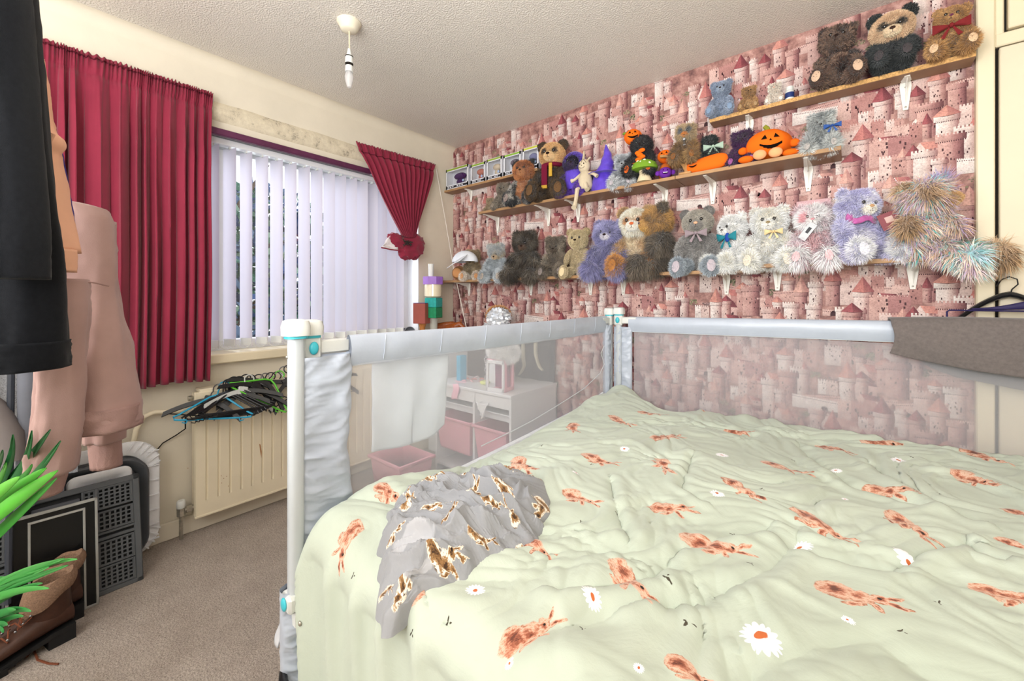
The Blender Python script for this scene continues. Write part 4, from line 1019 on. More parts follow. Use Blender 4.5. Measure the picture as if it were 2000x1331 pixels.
def ellm(t, vec, c, r, rot=0):
    mp = t.n('ShaderNodeMapping', vector_type='TEXTURE'); mp.inputs['Location'].default_value = (*c, 0); mp.inputs['Rotation'].default_value = (0, 0, rot); mp.inputs['Scale'].default_value = (*r, 1)
    t.l(vec, mp.inputs[0]); ln = t.n('ShaderNodeVectorMath', operation='LENGTH'); t.l(mp.outputs[0], ln.inputs[0]); return ln.outputs['Value']
def minmany(t, L):
    o = L[0]
    for q in L[1:]: o = t.math('SMOOTH_MIN', o, q, .12)
    return o
def step(t, v, a, b):
    mr = t.n('ShaderNodeMapRange', interpolation_type='SMOOTHSTEP'); t.l(v, mr.inputs[0]); mr.inputs[1].default_value = a; mr.inputs[2].default_value = b; mr.inputs[3].default_value = 1; mr.inputs[4].default_value = 0
    return mr.outputs[0]
def print_material(name, ground, gvar, cols, style):
    t = NT(name); uvn = t.n('ShaderNodeUVMap', uv_map='motif'); kn = t.n('ShaderNodeUVMap', uv_map='kind'); sk = t.n('ShaderNodeSeparateXYZ'); t.l(kn.outputs[0], sk.inputs[0])
    kind, rnd = sk.outputs[0], sk.outputs[1]
    # wobble the outline differently on every motif
    off = t.n('ShaderNodeCombineXYZ'); t.l(t.math('MULTIPLY', rnd, 37.), off.inputs[2]); ad = t.n('ShaderNodeVectorMath', operation='ADD'); t.l(uvn.outputs[0], ad.inputs[0]); t.l(off.outputs[0], ad.inputs[1])
    n1 = t.noise(3.2, 4, .65, vec=ad.outputs[0]); n2 = t.noise(11, 3, .7, vec=ad.outputs[0])
    stv = t.n('ShaderNodeMapping'); stv.inputs['Scale'].default_value = (5, 22, 1); t.l(ad.outputs[0], stv.inputs[0]); n3 = t.noise(1.6, 3, .7, vec=stv.outputs[0])
    nz = t.n('ShaderNodeTexNoise'); nz.inputs['Scale'].default_value = 2.6; nz.inputs['Detail'].default_value = 3; t.l(ad.outputs[0], nz.inputs[0])
    sb = t.n('ShaderNodeVectorMath', operation='SUBTRACT'); t.l(nz.outputs['Color'], sb.inputs[0]); sb.inputs[1].default_value = (.5, .5, .5)
    sc_ = t.n('ShaderNodeVectorMath', operation='SCALE'); t.l(sb.outputs[0], sc_.inputs[0]); sc_.inputs['Scale'].default_value = .26
    a2 = t.n('ShaderNodeVectorMath', operation='ADD'); t.l(uvn.outputs[0], a2.inputs[0]); t.l(sc_.outputs[0], a2.inputs[1]); vec = a2.outputs[0]
    body = minmany(t, [ellm(t, vec, (-.38, .02), (.46, .33)), ellm(t, vec, (.02, -.04), (.36, .22), .2)])
    head = ellm(t, vec, (.42, .0), (.23, .16), .3)
    ears = minmany(t, [ellm(t, vec, (.74, .12), (.28, .065), .45), ellm(t, vec, (.76, -.10), (.30, .065), -.15)])
    legs = minmany(t, [ellm(t, vec, (-.15, -.34), (.26, .07), .3), ellm(t, vec, (.25, -.30), (.09, .22), .4)])
    allm = minmany(t, [body, head, ears, legs]); edge = t.math('ADD', allm, t.math('MULTIPLY', t.math('SUBTRACT', n3, .5), .34))
    mask = t.math('MULTIPLY', step(t, edge, .92, 1.04), step(t, kind, .4, .6))
    tone = t.math('ADD', t.math('MULTIPLY', n1, 1.0), t.math('MULTIPLY', t.math('SUBTRACT', allm, .62), .42)); tone = t.math('ADD', tone, t.math('MULTIPLY', t.math('SUBTRACT', n3, .5), .55))
    rc_ = t.ramp(tone, cols)
    eye_ = ellm(t, uvn.outputs[0], (.46, .03), (.045, .045)); eyem = t.math('MULTIPLY', step(t, eye_, .8, 1.0), step(t, kind, .4, .6))
    gf = t.noise(1.8, 4, .6); gc = t.ramp(gf, [(.3, gvar[0]), (.7, gvar[1])])
    c = t.mix(mask, gc, (0, 0, 0)); 
    nd = [x for x in t.t.nodes if x.bl_idname == 'ShaderNodeMix'][-1]; t.l(rc_, nd.inputs[7]); t.l(mask, nd.inputs[0]); t.l(gc, nd.inputs[6])
    c = t.mix(eyem, c, lin('#2a2220')); nd = [x for x in t.t.nodes if x.bl_idname == 'ShaderNodeMix'][-1]; 
    if style == 'duvet':
        sx = t.n('ShaderNodeSeparateXYZ'); t.l(uvn.outputs[0], sx.inputs[0]); ang = t.math('ARCTAN2', sx.outputs[1], sx.outputs[0]); ln = ellm(t, uvn.outputs[0], (0, 0), (1, 1))
        pet = t.math('ADD', t.math('MULTIPLY', t.math('ABSOLUTE', t.math('SINE', t.math('MULTIPLY', ang, 8))), .28), .66)
        k1 = t.math('MULTIPLY', step(t, kind, 1.4, 1.6), t.math('SUBTRACT', 1, step(t, kind, .4, .6)))
        dm = t.math('MULTIPLY', k1, step(t, t.math('SUBTRACT', ln, pet), -.03, .03)); cm = t.math('MULTIPLY', k1, step(t, ellm(t, uvn.outputs[0], (0, 0), (.26, .20)), .85, 1.05))
        c = t.mix(dm, c, lin('#f4f2f6')); c = t.mix(cm, c, lin('#c96a3a'))
        k2 = t.math('SUBTRACT', 1, step(t, kind, 1.4, 1.6))
        bb = minmany(t, [ellm(t, vec, (-.15, 0), (.36, .14), .5), ellm(t, vec, (.1, .28), (.2, .1), 1.2), ellm(t, vec, (.3, -.15), (.16, .09), -.6)])
        c = t.mix(t.math('MULTIPLY', k2, step(t, bb, .7, .95)), c, lin('#4a4438'))
    else:
        k3 = t.math('SUBTRACT', 1, step(t, kind, 2.4, 2.6)); c = t.mix(t.math('MULTIPLY', k3, step(t, ellm(t, vec, (0, 0), (.9, .45)), .9, 1.05)), c, lin('#b4b4b8'))
    t.l(c, t.b.inputs['Base Color']); t.b.inputs['Roughness'].default_value = .85; t.b.inputs['Specular IOR Level'].default_value = .12; t.b.inputs['Sheen Weight'].default_value = .15
    h = t.math('ADD', t.noise(7, 5, .6, dist=.8), t.math('MULTIPLY', t.noise(420, 2, .6), .05)); t.bump(h, .28, .014)
    return t.m
orange = [(.20, lin('#6b3f33')), (.34, lin('#a5624c')), (.44, lin('#cc9076')), (.56, lin('#dfbfaa')), (.70, lin('#b87759')), (.86, lin('#744236'))]
m_duvet = print_material('pale_green_printed_cotton', None, (lin('#b7c0b1'), lin('#c4ccbe')), orange, 'duvet')
duvet = link('duvet', me, m_duvet, None, 'pale green crumpled duvet printed with brown hares and daisies', 'duvet')
md = duvet.modifiers.new('t', 'SOLIDIFY'); md.thickness = .012; md.offset = -1

# ================================================================== grey throw lying in a heap
out = [(745, 1160), (738, 1110), (738, 1062), (752, 1010), (770, 975), (800, 955), (850, 932), (890, 932), (930, 925), (1000, 914), (1045, 928), (1075, 955), (1082, 985), (1068, 1012), (1060, 1040), (1015, 1062), (985, 1072), (950, 1085), (900, 1112), (850, 1126), (800, 1140), (770, 1160)]
pts = [at(u, v, 2, .645) for u, v in out]; cen = sum(pts, Vector())/len(pts)
ang = np.array([math.atan2(p.y-cen.y, p.x-cen.x) for p in pts]); rad_ = np.array([math.hypot(p.x-cen.x, p.y-cen.y) for p in pts]); o_ = np.argsort(ang); ang, rad_ = ang[o_], rad_[o_]
K, N = 420, 120; th = np.linspace(-math.pi, math.pi, K, endpoint=False); Rr = np.interp(th, np.concatenate([ang-2*math.pi, ang, ang+2*math.pi]), np.tile(rad_, 3))
Rr = Rr*(1+.035*np.sin(th*23)*.6+.05*gnoise(np.stack([np.cos(th)*5, np.sin(th)*5, 0*th], -1)))
rho = (np.arange(N)/(N-1))[:, None]
Xb = cen.x+rho*Rr*np.cos(th); Yb = cen.y+rho*Rr*np.sin(th); Xb = Xb+0*rho; 
basez = np.interp(0, [0], [0])+np.vectorize(dz)(np.clip(Xb, 1.5, 3), np.clip(Yb, .46, 2.1))
Q = np.stack([Xb, Yb, 0*Xb], -1); wx = fbm(Q*5+3, 2)*.16; wy = fbm(Q*5+40, 2)*.16
c_, s_ = math.cos(R(35)), math.sin(R(35)); uu = (Xb+wx)*c_+(Yb+wy)*s_; vv = -(Xb+wx)*s_+(Yb+wy)*c_
fl = ridge(np.stack([uu*4.2, vv*14, 0*uu], -1), 2); f2 = ridge(np.stack([uu*11, vv*30, 0*uu+7], -1), 1); f3 = fbm(np.stack([uu*6, vv*9, 0*uu+2], -1), 2)
Hb = (1-rho**2.6)*(.050+.03*f3)+(1-rho**5)*(.034*fl+.006*f2)
Hb = Hb+.004-.02*np.clip((rho-.96)/.04, 0, 1)
Zb = basez+Hb
# let folds overhang a little sideways
Xb = Xb+.012*fl*(1-rho**6)*(-s_); Yb = Yb-.012*fl*(1-rho**6)*abs(c_)
V = np.stack([Xb, Yb, Zb], -1).reshape(-1, 3); Fq2 = gridfaces(N, K, True)
fe = []
for u, v, a_, s2 in [(890, 940, .3, .04), (800, 985, 2.5, .045), (1000, 940, .2, .035), (920, 985, 1.7, .045), (975, 980, 2.8, .042), (1062, 985, -1, .045), (770, 1045, 1, .035), (870, 1085, 1.2, .055), (785, 1115, 2, .035), (1025, 1045, .5, .035), (940, 1055, .9, .035), (1000, 1020, 3, .03), (850, 1010, .8, .035), (845, 960, .8, .035), (1045, 935, 2, .03), (760, 1100, .4, .03), (935, 925, .1, .03), (880, 1035, 1.9, .028), (960, 1015, .5, .026)]:
    p = at(u, v, 2, .66); fe.append((p.x, p.y, a_, s2*1.35, 0))
p = at(812, 1050, 2, .67); fe.append((p.x, p.y, .9, .085, 3)); p = at(800, 1095, 2, .67); fe.append((p.x, p.y, .9, .05, 3))
G3 = V.reshape(N, K, 3); sl_ = np.concatenate([np.zeros((1, K)), np.cumsum(np.linalg.norm(np.diff(G3, axis=0), axis=2), 0)])
ker_ = np.ones(25)/25; sl_ = np.stack([np.convolve(np.concatenate([r_[-12:], r_, r_[:12]]), ker_, 'valid') for r_ in sl_])
P2 = np.stack([sl_*np.cos(th), sl_*np.sin(th)], -1).reshape(-1, 2)
fe2 = []
for f_ in fe:
    q_ = int(np.argmin(np.hypot(V[:, 0]-f_[0], V[:, 1]-f_[1]))); fe2.append((P2[q_, 0], P2[q_, 1], *f_[2:]))
fe = fe2
fc = P2[Fq2].mean(1); idx, F_ = print_uv(fc, fe); p4 = P2[Fq2]; f = F_[idx]; dx = p4[..., 0]-f[:, None, 0]; dy = p4[..., 1]-f[:, None, 1]; c2_, s2_ = np.cos(f[:, 2])[:, None], np.sin(f[:, 2])[:, None]
me = np_mesh('throw', V, [Fq2], UV={'motif': np.stack([(dx*c2_+dy*s2_)/f[:, None, 3], (-dx*s2_+dy*c2_)/f[:, None, 3]], -1).reshape(-1, 2), 'kind': np.stack([np.repeat(f[:, 4], 4), np.repeat((idx*.37) % 1, 4)], -1)})
brown = [(.26, lin('#4a3628')), (.36, lin('#8d6844')), (.5, lin('#a58056')), (.56, lin('#f0e6d8')), (.68, lin('#efe4d4')), (.76, lin('#5a4434'))]
m_throw = print_material('grey_printed_jersey', None, (lin('#8b8c90'), lin('#9d9ea2')), brown, 'throw')
th_o = link('throw_blanket', me, m_throw, None, 'grey jersey throw with brown rabbit print crumpled on the green duvet', 'blanket')
# ================================================================== shelves
m_ply = mat('beech_shelf', '#a9835c', .5, var=.10, vscale=9)
m_plyd = mat('brown_laminate_shelf', '#8f7057', .5, var=.06, vscale=9)
m_chip = mat('chipboard_edge', '#c69a62', .8, var=.25, vscale=160)
m_brk = mat('white_bracket', '#ece8e0', .4)
def shelf(x0, x1, z, yf, label, th=.018, m=m_plyd, edge=None, brs=(), leg=.115):
    t_ = thing('wall_shelf', label, 'shelf', (x0, BACK, z)); o_ = -Vector(t_.location)
    g = G(); g.rbox(x0, x1, yf+.001, BACK-.011, z, z+th, .0015); g.build('board', m, t_, loc=o_)
    g = G(); g.box(x0+.001, x1-.001, yf, yf+.002, z+.001, z+th-.001); g.build('front_edge', edge or m_ply, t_, smooth=False, loc=o_)
    for bx in brs:
        g = G(); d_ = BACK-yf; P_ = [(-.009, BACK-.010), (.009, BACK-.010), (.016, BACK-.03), (.008, yf+.02), (-.008, yf+.02), (-.016, BACK-.03)]
        g.prism([(bx+a, b) for a, b in P_], 2, z-.003, z+.0)
        Lq = [(-.016, z), (.016, z), (.018, z-.02), (.008, z-leg), (-.008, z-leg), (-.018, z-.02)]
        g.prism([(bx+a, b) for a, b in Lq], 1, BACK-.013, BACK-.010)
        g.add([(bx, BACK-.012, z-leg*.8), (bx, BACK-.012, z-.002), (bx, yf+.035, z-.003), (bx, BACK-.035, z-.03), (bx+.002, BACK-.012, z-leg*.8), (bx+.002, BACK-.012, z-.002), (bx+.002, yf+.035, z-.003), (bx+.002, BACK-.035, z-.03)], [(0, 1, 2, 3), (4, 7, 6, 5), (0, 3, 7, 4), (3, 2, 6, 7)])
        b_ = g.build('bracket', m_brk, t_, smooth=False, loc=o_)
        g = G()
        for zz in (z-.022, z-leg+.012): g.ell((bx, BACK-.0135, zz), (.0035, .0015, .0035), nu=5, nv=8)
        g.build('screws', m_brass, b_, loc=(0, 0, 0), kind='stuff')
    return t_
wx = lambda u: at(u, 400, 1, BACK).x
SZ = {'top': 2.070, 'mid': 1.788, 'low': 1.300, 'low2': 1.320, 'box': 2.038}
shelf(2.00, 2.905, 2.05, 2.235, 'highest wall shelf with a raw chipboard edge under three large bears', .020, m_plyd, m_chip, (wx(1465), wx(1768)))
shelf(.47, wx(1340), 1.770, 2.145, 'left half of the long middle shelf under the purple dressed toys', .018, m_plyd, m_ply, (wx(974), wx(1073), wx(1131), wx(1300)))
shelf(wx(1340)+.002, 2.52, 1.770, 2.145, 'right half of the long middle shelf under the pumpkin plush', .018, m_plyd, m_ply, (wx(1393), wx(1579)))
shelf(.0, wx(1495), 1.282, 2.145, 'long lowest wall shelf crowded with furry bears', .018, m_plyd, m_ply, (wx(918), wx(1039), wx(1155), wx(1219), wx(1420)), .1)
shelf(wx(1495)+.002, 2.79, 1.300, 2.145, 'right hand piece of the lowest shelf under the lavender bear', .018, m_plyd, m_ply, (wx(1519), wx(1782)), .1)
shelf(.0, .93, 2.020, 2.235, 'short corner shelf holding boxed figures', .018, m_plyd, m_ply, (wx(922),), .09)

# ================================================================== plush toys
m_fur = colmat('plush_fur', .9, .08, sheen=.3)
m_felt = colmat('plush_felt', .9, .08)
m_eye = mat('glass_eye', '#15100e', .12, spec=.8)
FUR = {'short': (.007, .0022, 1.0, .25, .35), 'curl': (.012, .0035, .9, .35, 1.3), 'medium': (.016, .0023, 1.0, .35, .55), 'fluffy': (.026, .0022, 1.0, .25, .8), 'long': (.046, .0026, .9, 1.2, .6), 'wild': (.046, .0030, .95, 1.5, 1.0)}
def pcol(pal, X_, seed, freq=18):
    """mottled colour from a palette of dyed hairs"""
    C_ = np.array([L3(h) for h in pal]); n_ = len(C_)
    q = np.clip(.5+.75*fbm(X_*freq+seed, 2)+.12*rng.normal(size=len(X_)), 0, .999)*(n_-1) if n_ > 1 else np.zeros(len(X_))
    i = np.floor(q).astype(int); f = (q-i)[:, None]; return C_[i]*(1-f)+C_[np.minimum(i+1, n_-1)]*f
def furpart(name, parent, c, r, pal, fur, seed, M=None, H=.3, patches=(), label=None, dens=1.0, freq=18, kind=None, grav=None):
    """one stuffed, fur-covered part: a lumpy ellipsoid and its hairs, one mesh"""
    c = np.array(c, float); r = np.array(r, float); Mn = np.eye(3) if M is None else np.array(M.to_3x3())
    nu_, nv_ = 14, 18
    th = np.linspace(.04, math.pi-.04, nu_)[:, None]; ph = np.linspace(0, 2*math.pi, nv_, endpoint=False)[None, :]
    D = np.stack([np.sin(th)*np.cos(ph), np.sin(th)*np.sin(ph), -np.cos(th)+0*ph], -1).reshape(-1, 3)
    lump = 1+.07*gnoise(D*1.8+seed)
    Vb = (D*r*lump[:, None]) @ Mn.T + c
    def colour(X_):
        C_ = pcol(pal, X_, seed, freq)
        for (pc, prr, hx) in patches:
            d = np.linalg.norm((X_-np.array(pc))/np.array(prr), axis=1); w = np.clip((1.15-d)/.3, 0, 1)[:, None]; C_ = C_*(1-w)+pcol(hx if isinstance(hx, (list, tuple)) else [hx], X_, seed+3)*w
        return C_
    Cb = colour(Vb)*.95
    faces4 = gridfaces(nu_, nv_, True)
    fl, fw, fd, droop, curl = FUR[fur] if isinstance(fur, str) else fur
    if fl > 0:
        area_ = 4*math.pi*((r[0]*r[1])**1.6/3+(r[0]*r[2])**1.6/3+(r[1]*r[2])**1.6/3)**(1/1.6)
        n = int(min(9000, area_*fd*dens/(fw*fw*.75)*(.55 if fl > .03 else .8)))
        d = rng.normal(size=(n, 3)); d /= np.linalg.norm(d, axis=1)[:, None]
        p = (d*r*(1+.07*gnoise(d*1.8+seed))[:, None]) @ Mn.T + c; nn = (d/r) @ Mn.T; nn /= np.linalg.norm(nn, axis=1)[:, None]
        tu = np.stack([gnoise(p*22+seed), gnoise(p*22+seed+50), gnoise(p*22+seed+90)], -1)*1.6+rng.normal(size=(n, 3))*.25
        dr = np.array([0, -.15, -1.0]) if grav is None else np.array(grav)
        dirn = nn*(.75)+tu*curl*.75+dr*droop*.35; dirn /= np.linalg.norm(dirn, axis=1)[:, None]
        L = fl*(.55+.7*rng.random(n))[:, None]
        side = np.cross(dirn, nn+rng.normal(size=(n, 3))*.5); side /= np.linalg.norm(side, axis=1)[:, None]+1e-9
        m1 = p+dirn*L*.5; d2 = dirn+dr*droop*.6+tu*curl*.5; d2 /= np.linalg.norm(d2, axis=1)[:, None]; tip = m1+d2*L*.55
        w = fw*(.7+.6*rng.random(n))[:, None]*.5; p = p-nn*.001
        Vf = np.stack([p-side*w, p+side*w, m1-side*w*.8, m1+side*w*.8, tip], 1).reshape(-1, 3)
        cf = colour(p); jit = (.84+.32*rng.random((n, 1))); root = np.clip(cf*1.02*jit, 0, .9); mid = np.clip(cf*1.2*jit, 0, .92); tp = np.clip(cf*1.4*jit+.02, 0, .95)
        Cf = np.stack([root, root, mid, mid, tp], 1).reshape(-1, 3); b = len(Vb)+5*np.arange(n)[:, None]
        F4 = np.concatenate([faces4, b+np.array([[0, 1, 3, 2]])]); F3 = b+np.array([[2, 3, 4]])
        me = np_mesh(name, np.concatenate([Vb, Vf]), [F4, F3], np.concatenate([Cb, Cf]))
    else:
        me = np_mesh(name, Vb, [faces4], Cb/.95)
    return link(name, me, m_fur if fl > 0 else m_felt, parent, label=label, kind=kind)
def aim(d, twist=0):
    """matrix whose z axis points along d"""
    return Vector(d).normalized().to_track_quat('Z', 'Y').to_matrix()
def limb(name, parent, a, b, ra, rb, pal, fur, seed, **k):
    a, b = Vector(a), Vector(b); c = (a+b)/2; L = (b-a).length/2+(ra+rb)*.35
    return furpart(name, parent, c, ((ra+rb)/2, (ra+rb)/2, L), pal, fur, seed, M=aim(b-a), **k)
nseed = [0]
def bear(u, vt, shelf_z, label, main, fur='short', y=2.235, head=None, muz=None, ear=None, arm=None, leg=None, pad='#b89a84', nose='#2a1c18', belly=None, eyes='#15100e', W=1.0, hs=1.0,
         yaw=None, tilt=0, nod=0, legs='out', patches=(), hpatches=(), ears=(1., 1.), scale=None, cat='soft toy', group='plush toys on the wall shelves', armup=0, name='teddy_bear', footc=None, earh=0, muzs=1.0, legdrop=0, hfur=None, dens=1.0, seedo=0, zoff=0):
    nseed[0] += 1; sd = nseed[0]*7.77+seedo
    pt = at(u, vt, 1, y-.01); H = (pt.z-shelf_z-zoff) if scale is None else scale
    x = pt.x
    if yaw is None: yaw = -math.atan2(EYE.x-x, y)*.45*-1
    root = thing(name, label, cat, (x, y, shelf_z+zoff), yaw, group)
    head = head or main; arm = arm or main; leg = leg or main; ear = ear or head; muz = muz or head; footc = footc or leg
    k = H; hf = hfur or {'long': 'fluffy', 'fluffy': 'medium'}.get(fur, fur)
    P = lambda *a: (a[0]*k, a[1]*k, a[2]*k)
    bw = W
    furpart('body', root, P(0, .02, .30), P(.19*bw, .15, .27), belly or main, fur, sd, patches=[(P(*a), P(*b), c) for a, b, c in patches], dens=dens)
    # head, turned about the neck
    hc = Vector(P(0, -.02, .735)); HM = Euler((nod, tilt, 0)).to_matrix()
    def hp(*a): return hc+HM @ Vector(P(*a))*hs
    hpt = [(tuple(hp(*a)), tuple(np.array(P(*b))*hs), c) for a, b, c in hpatches]
    furpart('head', root, hc, P(.205*hs*bw**.5, .185*hs, .195*hs), head, hf, sd+1, M=HM, patches=hpt, dens=dens)
    for s_, e_ in ((-1, ears[0]), (1, ears[1])):
        if e_ <= 0: continue
        furpart('ear', root, hp(s_*.165, .02, .155+earh*.0), P(.072*hs*e_, .035*hs, .075*hs*e_*(1+earh)), ear, hf if FUR[hf][0] < .03 else 'fluffy', sd+2, M=HM, dens=dens)
    mz = furpart('muzzle', root, hp(0, -.155, -.055), P(.085*hs*muzs, .085*hs*muzs, .066*hs*muzs), muz, 'short' if FUR[hf][0] > .008 else (.004, .0018, 1, .2, .3), sd+3, M=HM)
    g = G(); g.cur = L3(nose); c_ = hp(0, -.235*muzs**.5, -.030); g.ell(c_, P(.030*hs, .018*hs, .021*hs), nu=7, nv=10)
    g.build('nose', m_felt, root, col=True)
    g = G(); c_ = [hp(0, -.243*muzs**.5, -.05), hp(0, -.236, -.078), hp(-.022, -.222, -.092)]; g.cur = L3('#3a2622'); g.tube(c_, .0035*k, 5); g.tube([c_[1], hp(.022, -.222, -.092)], .0035*k, 5); g.build('mouth', m_felt, root, col=True)
    for s_ in (-1, 1):
        g = G(); g.ell(hp(s_*.075, -.178-.020*(FUR[hf][0] > .012), .025), P(.023*hs, .016*hs, .024*hs), nu=7, nv=10); g.build('eye', m_eye, root)
    for s_ in (-1, 1):
        limb('arm', root, P(s_*.17*bw, -.01, .50), P(s_*.235*bw, -.16-armup*.05, .27+armup*.2), .060*k, .058*k, arm, fur, sd+4+s_, dens=dens)
    for s_ in (-1, 1):
        if legs == 'out': a, b = P(s_*.12*bw, -.04, .10), P(s_*.215*bw, -.35, .075-legdrop)
        else: a, b = P(s_*.10*bw, -.04, .09), P(s_*.13*bw, -.26, .075-legdrop)
        lg = limb('leg', root, a, b, .092*k, .088*k, leg, fur, sd+7+s_, dens=dens)
        fb = Vector(b)+Vector(P(0, -.035, .035)); furpart('foot', root, fb, P(.092, .058, .128), footc, fur, sd+9+s_, M=Euler((R(-12), 0, s_*.2)).to_matrix(), dens=dens)
        if pad:
            g = G(); g.cur = L3(pad); Mp = Euler((R(-12), 0, s_*.2)).to_matrix(); fo = FUR[fur][0]*.35
            g.ell(fb+Vector((s_*.004, -.056*k-fo, .0)), P(.058, .012, .090), M=Mp, nu=8, nv=14); g.build('foot_pad', m_felt, root, col=True)
    return root, k, hp
def bow(root, c, w, col, m=None):
    g = G(); g.cur = L3(col); c = Vector(c)
    for s_ in (-1, 1):
        P = [[c+Vector((s_*w*(i/6), -.006-.010*math.sin(i/6*3.1)*math.cos(j/8*6.28), (w*.38*(i/6)**.7)*math.sin(j/8*6.28))) for j in range(8)] for i in range(7)]; g.grid(P, closev=True)
        g.add([c+Vector((0, -.005, 0)), c+Vector((s_*w*.35, -.008, -w*.9)), c+Vector((s_*w*.6, -.008, -w*.8)), c+Vector((s_*w*.08, -.006, 0))], [(0, 1, 2, 3)])
    g.ell(c+Vector((0, -.008, 0)), (w*.16, .008, w*.18), nu=6, nv=8); return g.build('bow', m or m_felt, root, col=True)
def tag_card(root, c, w, h, rot, col, extra=None):
    g = G(); g.box(-w/2, w/2, -.0008, .0008, -h/2, h/2); o = g.build('swing_tag', mat('card_'+col.strip('#'), col, .4, var=.02), root, smooth=False, loc=c, rot=rot)
    if extra: 
        g = G(); g.box(-w*.2, w*.2, -.0012, -.0008, -h*.1, h*.25); e = g.build('tag_print', mat('print_'+extra.strip('#'), extra, .5), o, smooth=False)
    return o

GR = 'plush toys on the highest shelf'
bear(1408, 155, SZ['top'], 'small blue-grey teddy bear at the left end of the highest shelf', ['#6f7b8f', '#8e9aae', '#a3adbd'], 'short', 2.275, pad='#7f93ad', muz=['#9aa6b8'], group=GR, ears=(1.15, 1.15))
bear(1462, 166, SZ['top'], 'small golden brown teddy beside the blue-grey one', ['#7d5c38', '#a78054', '#c2a074'], 'short', 2.28, pad='#a78a66', group=GR, muz=['#8c6a46'])
bear(1512, 160, SZ['top'], 'small cream teddy with a pink nose next to the medicine bottle', ['#b7a89a', '#d6cabd', '#e8dfd4'], 'short', 2.28, pad='#e6ded6', nose='#d9896a', group=GR)
bear(1634, 45, SZ['top'], 'dark chocolate curly bear with beige pads on the highest shelf', ['#1f1513', '#3c2b26', '#7a6355', '#2a1d1a'], 'curl', 2.265, pad='#c9ab92', group=GR, legdrop=.02, tilt=R(6), W=1.05, footc=['#3a2a26', '#5a463c'])
bear(1742, 24, SZ['top'], 'large panda bear with tan face slumped on the highest shelf', ['#1d2020', '#2c3031', '#3b4041'], 'medium', 2.26, head=['#b89673', '#d1b291', '#dcc3a4'], ear=['#1c2020', '#2e3434'], muz=['#d9bf9f', '#e6d2b6'], pad='#4a4446', group=GR, hs=1.22, W=1.15, ears=(1.15, 1.15), nod=R(14), hfur='short',
     hpatches=[((-.09, -.17, .03), (.062, .09, .05), '#26241f'), ((.09, -.17, .03), (.062, .09, .05), '#26241f')], nose='#3b2a24', legs='in', legdrop=-.10)
r_, k, hp = bear(1857, 8, SZ['top'], 'golden brown teddy with a purple nose and red ribbon by the cupboard', ['#7a5632', '#a67d4e', '#c7a06c'], 'medium', 2.265, pad='#d6b795', nose='#5d2a4c', group=GR, tilt=R(8), hfur='short')
bow(r_, (0, -.16*k, .55*k), .05, '#7a2a2c')
# pill bottle
p = at(1542, 195, 1, 2.255); root = thing('bottle', 'small white plastic bottle with blue label on the highest shelf', 'bottle', (p.x, 2.262, SZ['top']))
g = G(); g.lathe([(0, 0), (.017, 0), (.018, .004), (.018, .040), (.014, .046), (0, .046)], n=18); g.build('body', m_whitep, root)
g = G(); g.lathe([(0, .046), (.015, .046), (.015, .062), (0, .062)], n=18); g.build('cap', m_whitep, root)
g = G(); g.lathe([(.0183, .010), (.0183, .034)], n=18); g.build('label', mat('blue_label', '#27386e', .4), root)

GM = 'plush toys on the middle shelf'; Z = SZ['mid']
bear(955, 372, Z, 'tiny tan plush with a yellow scarf at the left end of the middle shelf', ['#8d7b62', '#b3a083'], 'short', 2.22, pad=None, group=GM, name='plush_mouse', ears=(1.2, 1.2), scale=.11)
bear(982, 356, Z, 'small grey-brown bear next to the tiny tan plush', ['#5a5148', '#84786a', '#a29787'], 'medium', 2.225, pad='#8d8174', group=GM, scale=.20)
bear(1022, 310, Z, 'ginger faced bear with black and white patched fur on the middle shelf', ['#25252a', '#3c3e40', '#e6ded4'], 'medium', 2.225, head=['#8d5633', '#b27347', '#c98e5f'], ear=['#2a2c2e', '#3a3c3e'], muz=['#b67c50', '#cf9a6c'], pad='#8c7c78', belly=['#a66b42', '#c58a5c', '#e0c8ac'], group=GM, W=1.0)
r_, k, hp = bear(1078, 272, Z, 'brown panda with tan face and a red and yellow scarf', ['#33261a', '#4a3825', '#5e4930'], 'medium', 2.235, head=['#b88e5c', '#d4ad7a', '#dfbd8e'], ear=['#3d2d1e', '#594431'], muz=['#dcb98a', '#e5c89c'], pad='#6b4f35', group=GM, hfur='short', ears=(1.15, 1.15),
     hpatches=[((-.085, -.17, .03), (.05, .09, .055), '#4b382a'), ((.085, -.17, .03), (.05, .09, .055), '#4b382a')])
g = G(); g.cur = L3('#6d1c33'); g.tube([(.15*k*math.cos(a), .0-.15*k*math.sin(a)*1.0, .565*k) for a in np.linspace(0, 6.28, 18)], .035*k, 8); g.box(-.12*k, -.03*k, -.20*k, -.17*k, .22*k, .56*k); g.cur = L3('#c39a3e'); g.box(.0*k, .05*k, -.20*k, -.17*k, .36*k, .57*k); g.box(-.12*k, -.03*k, -.203*k, -.168*k, .18*k, .23*k)
g.build('scarf', m_felt, r_, col=True)
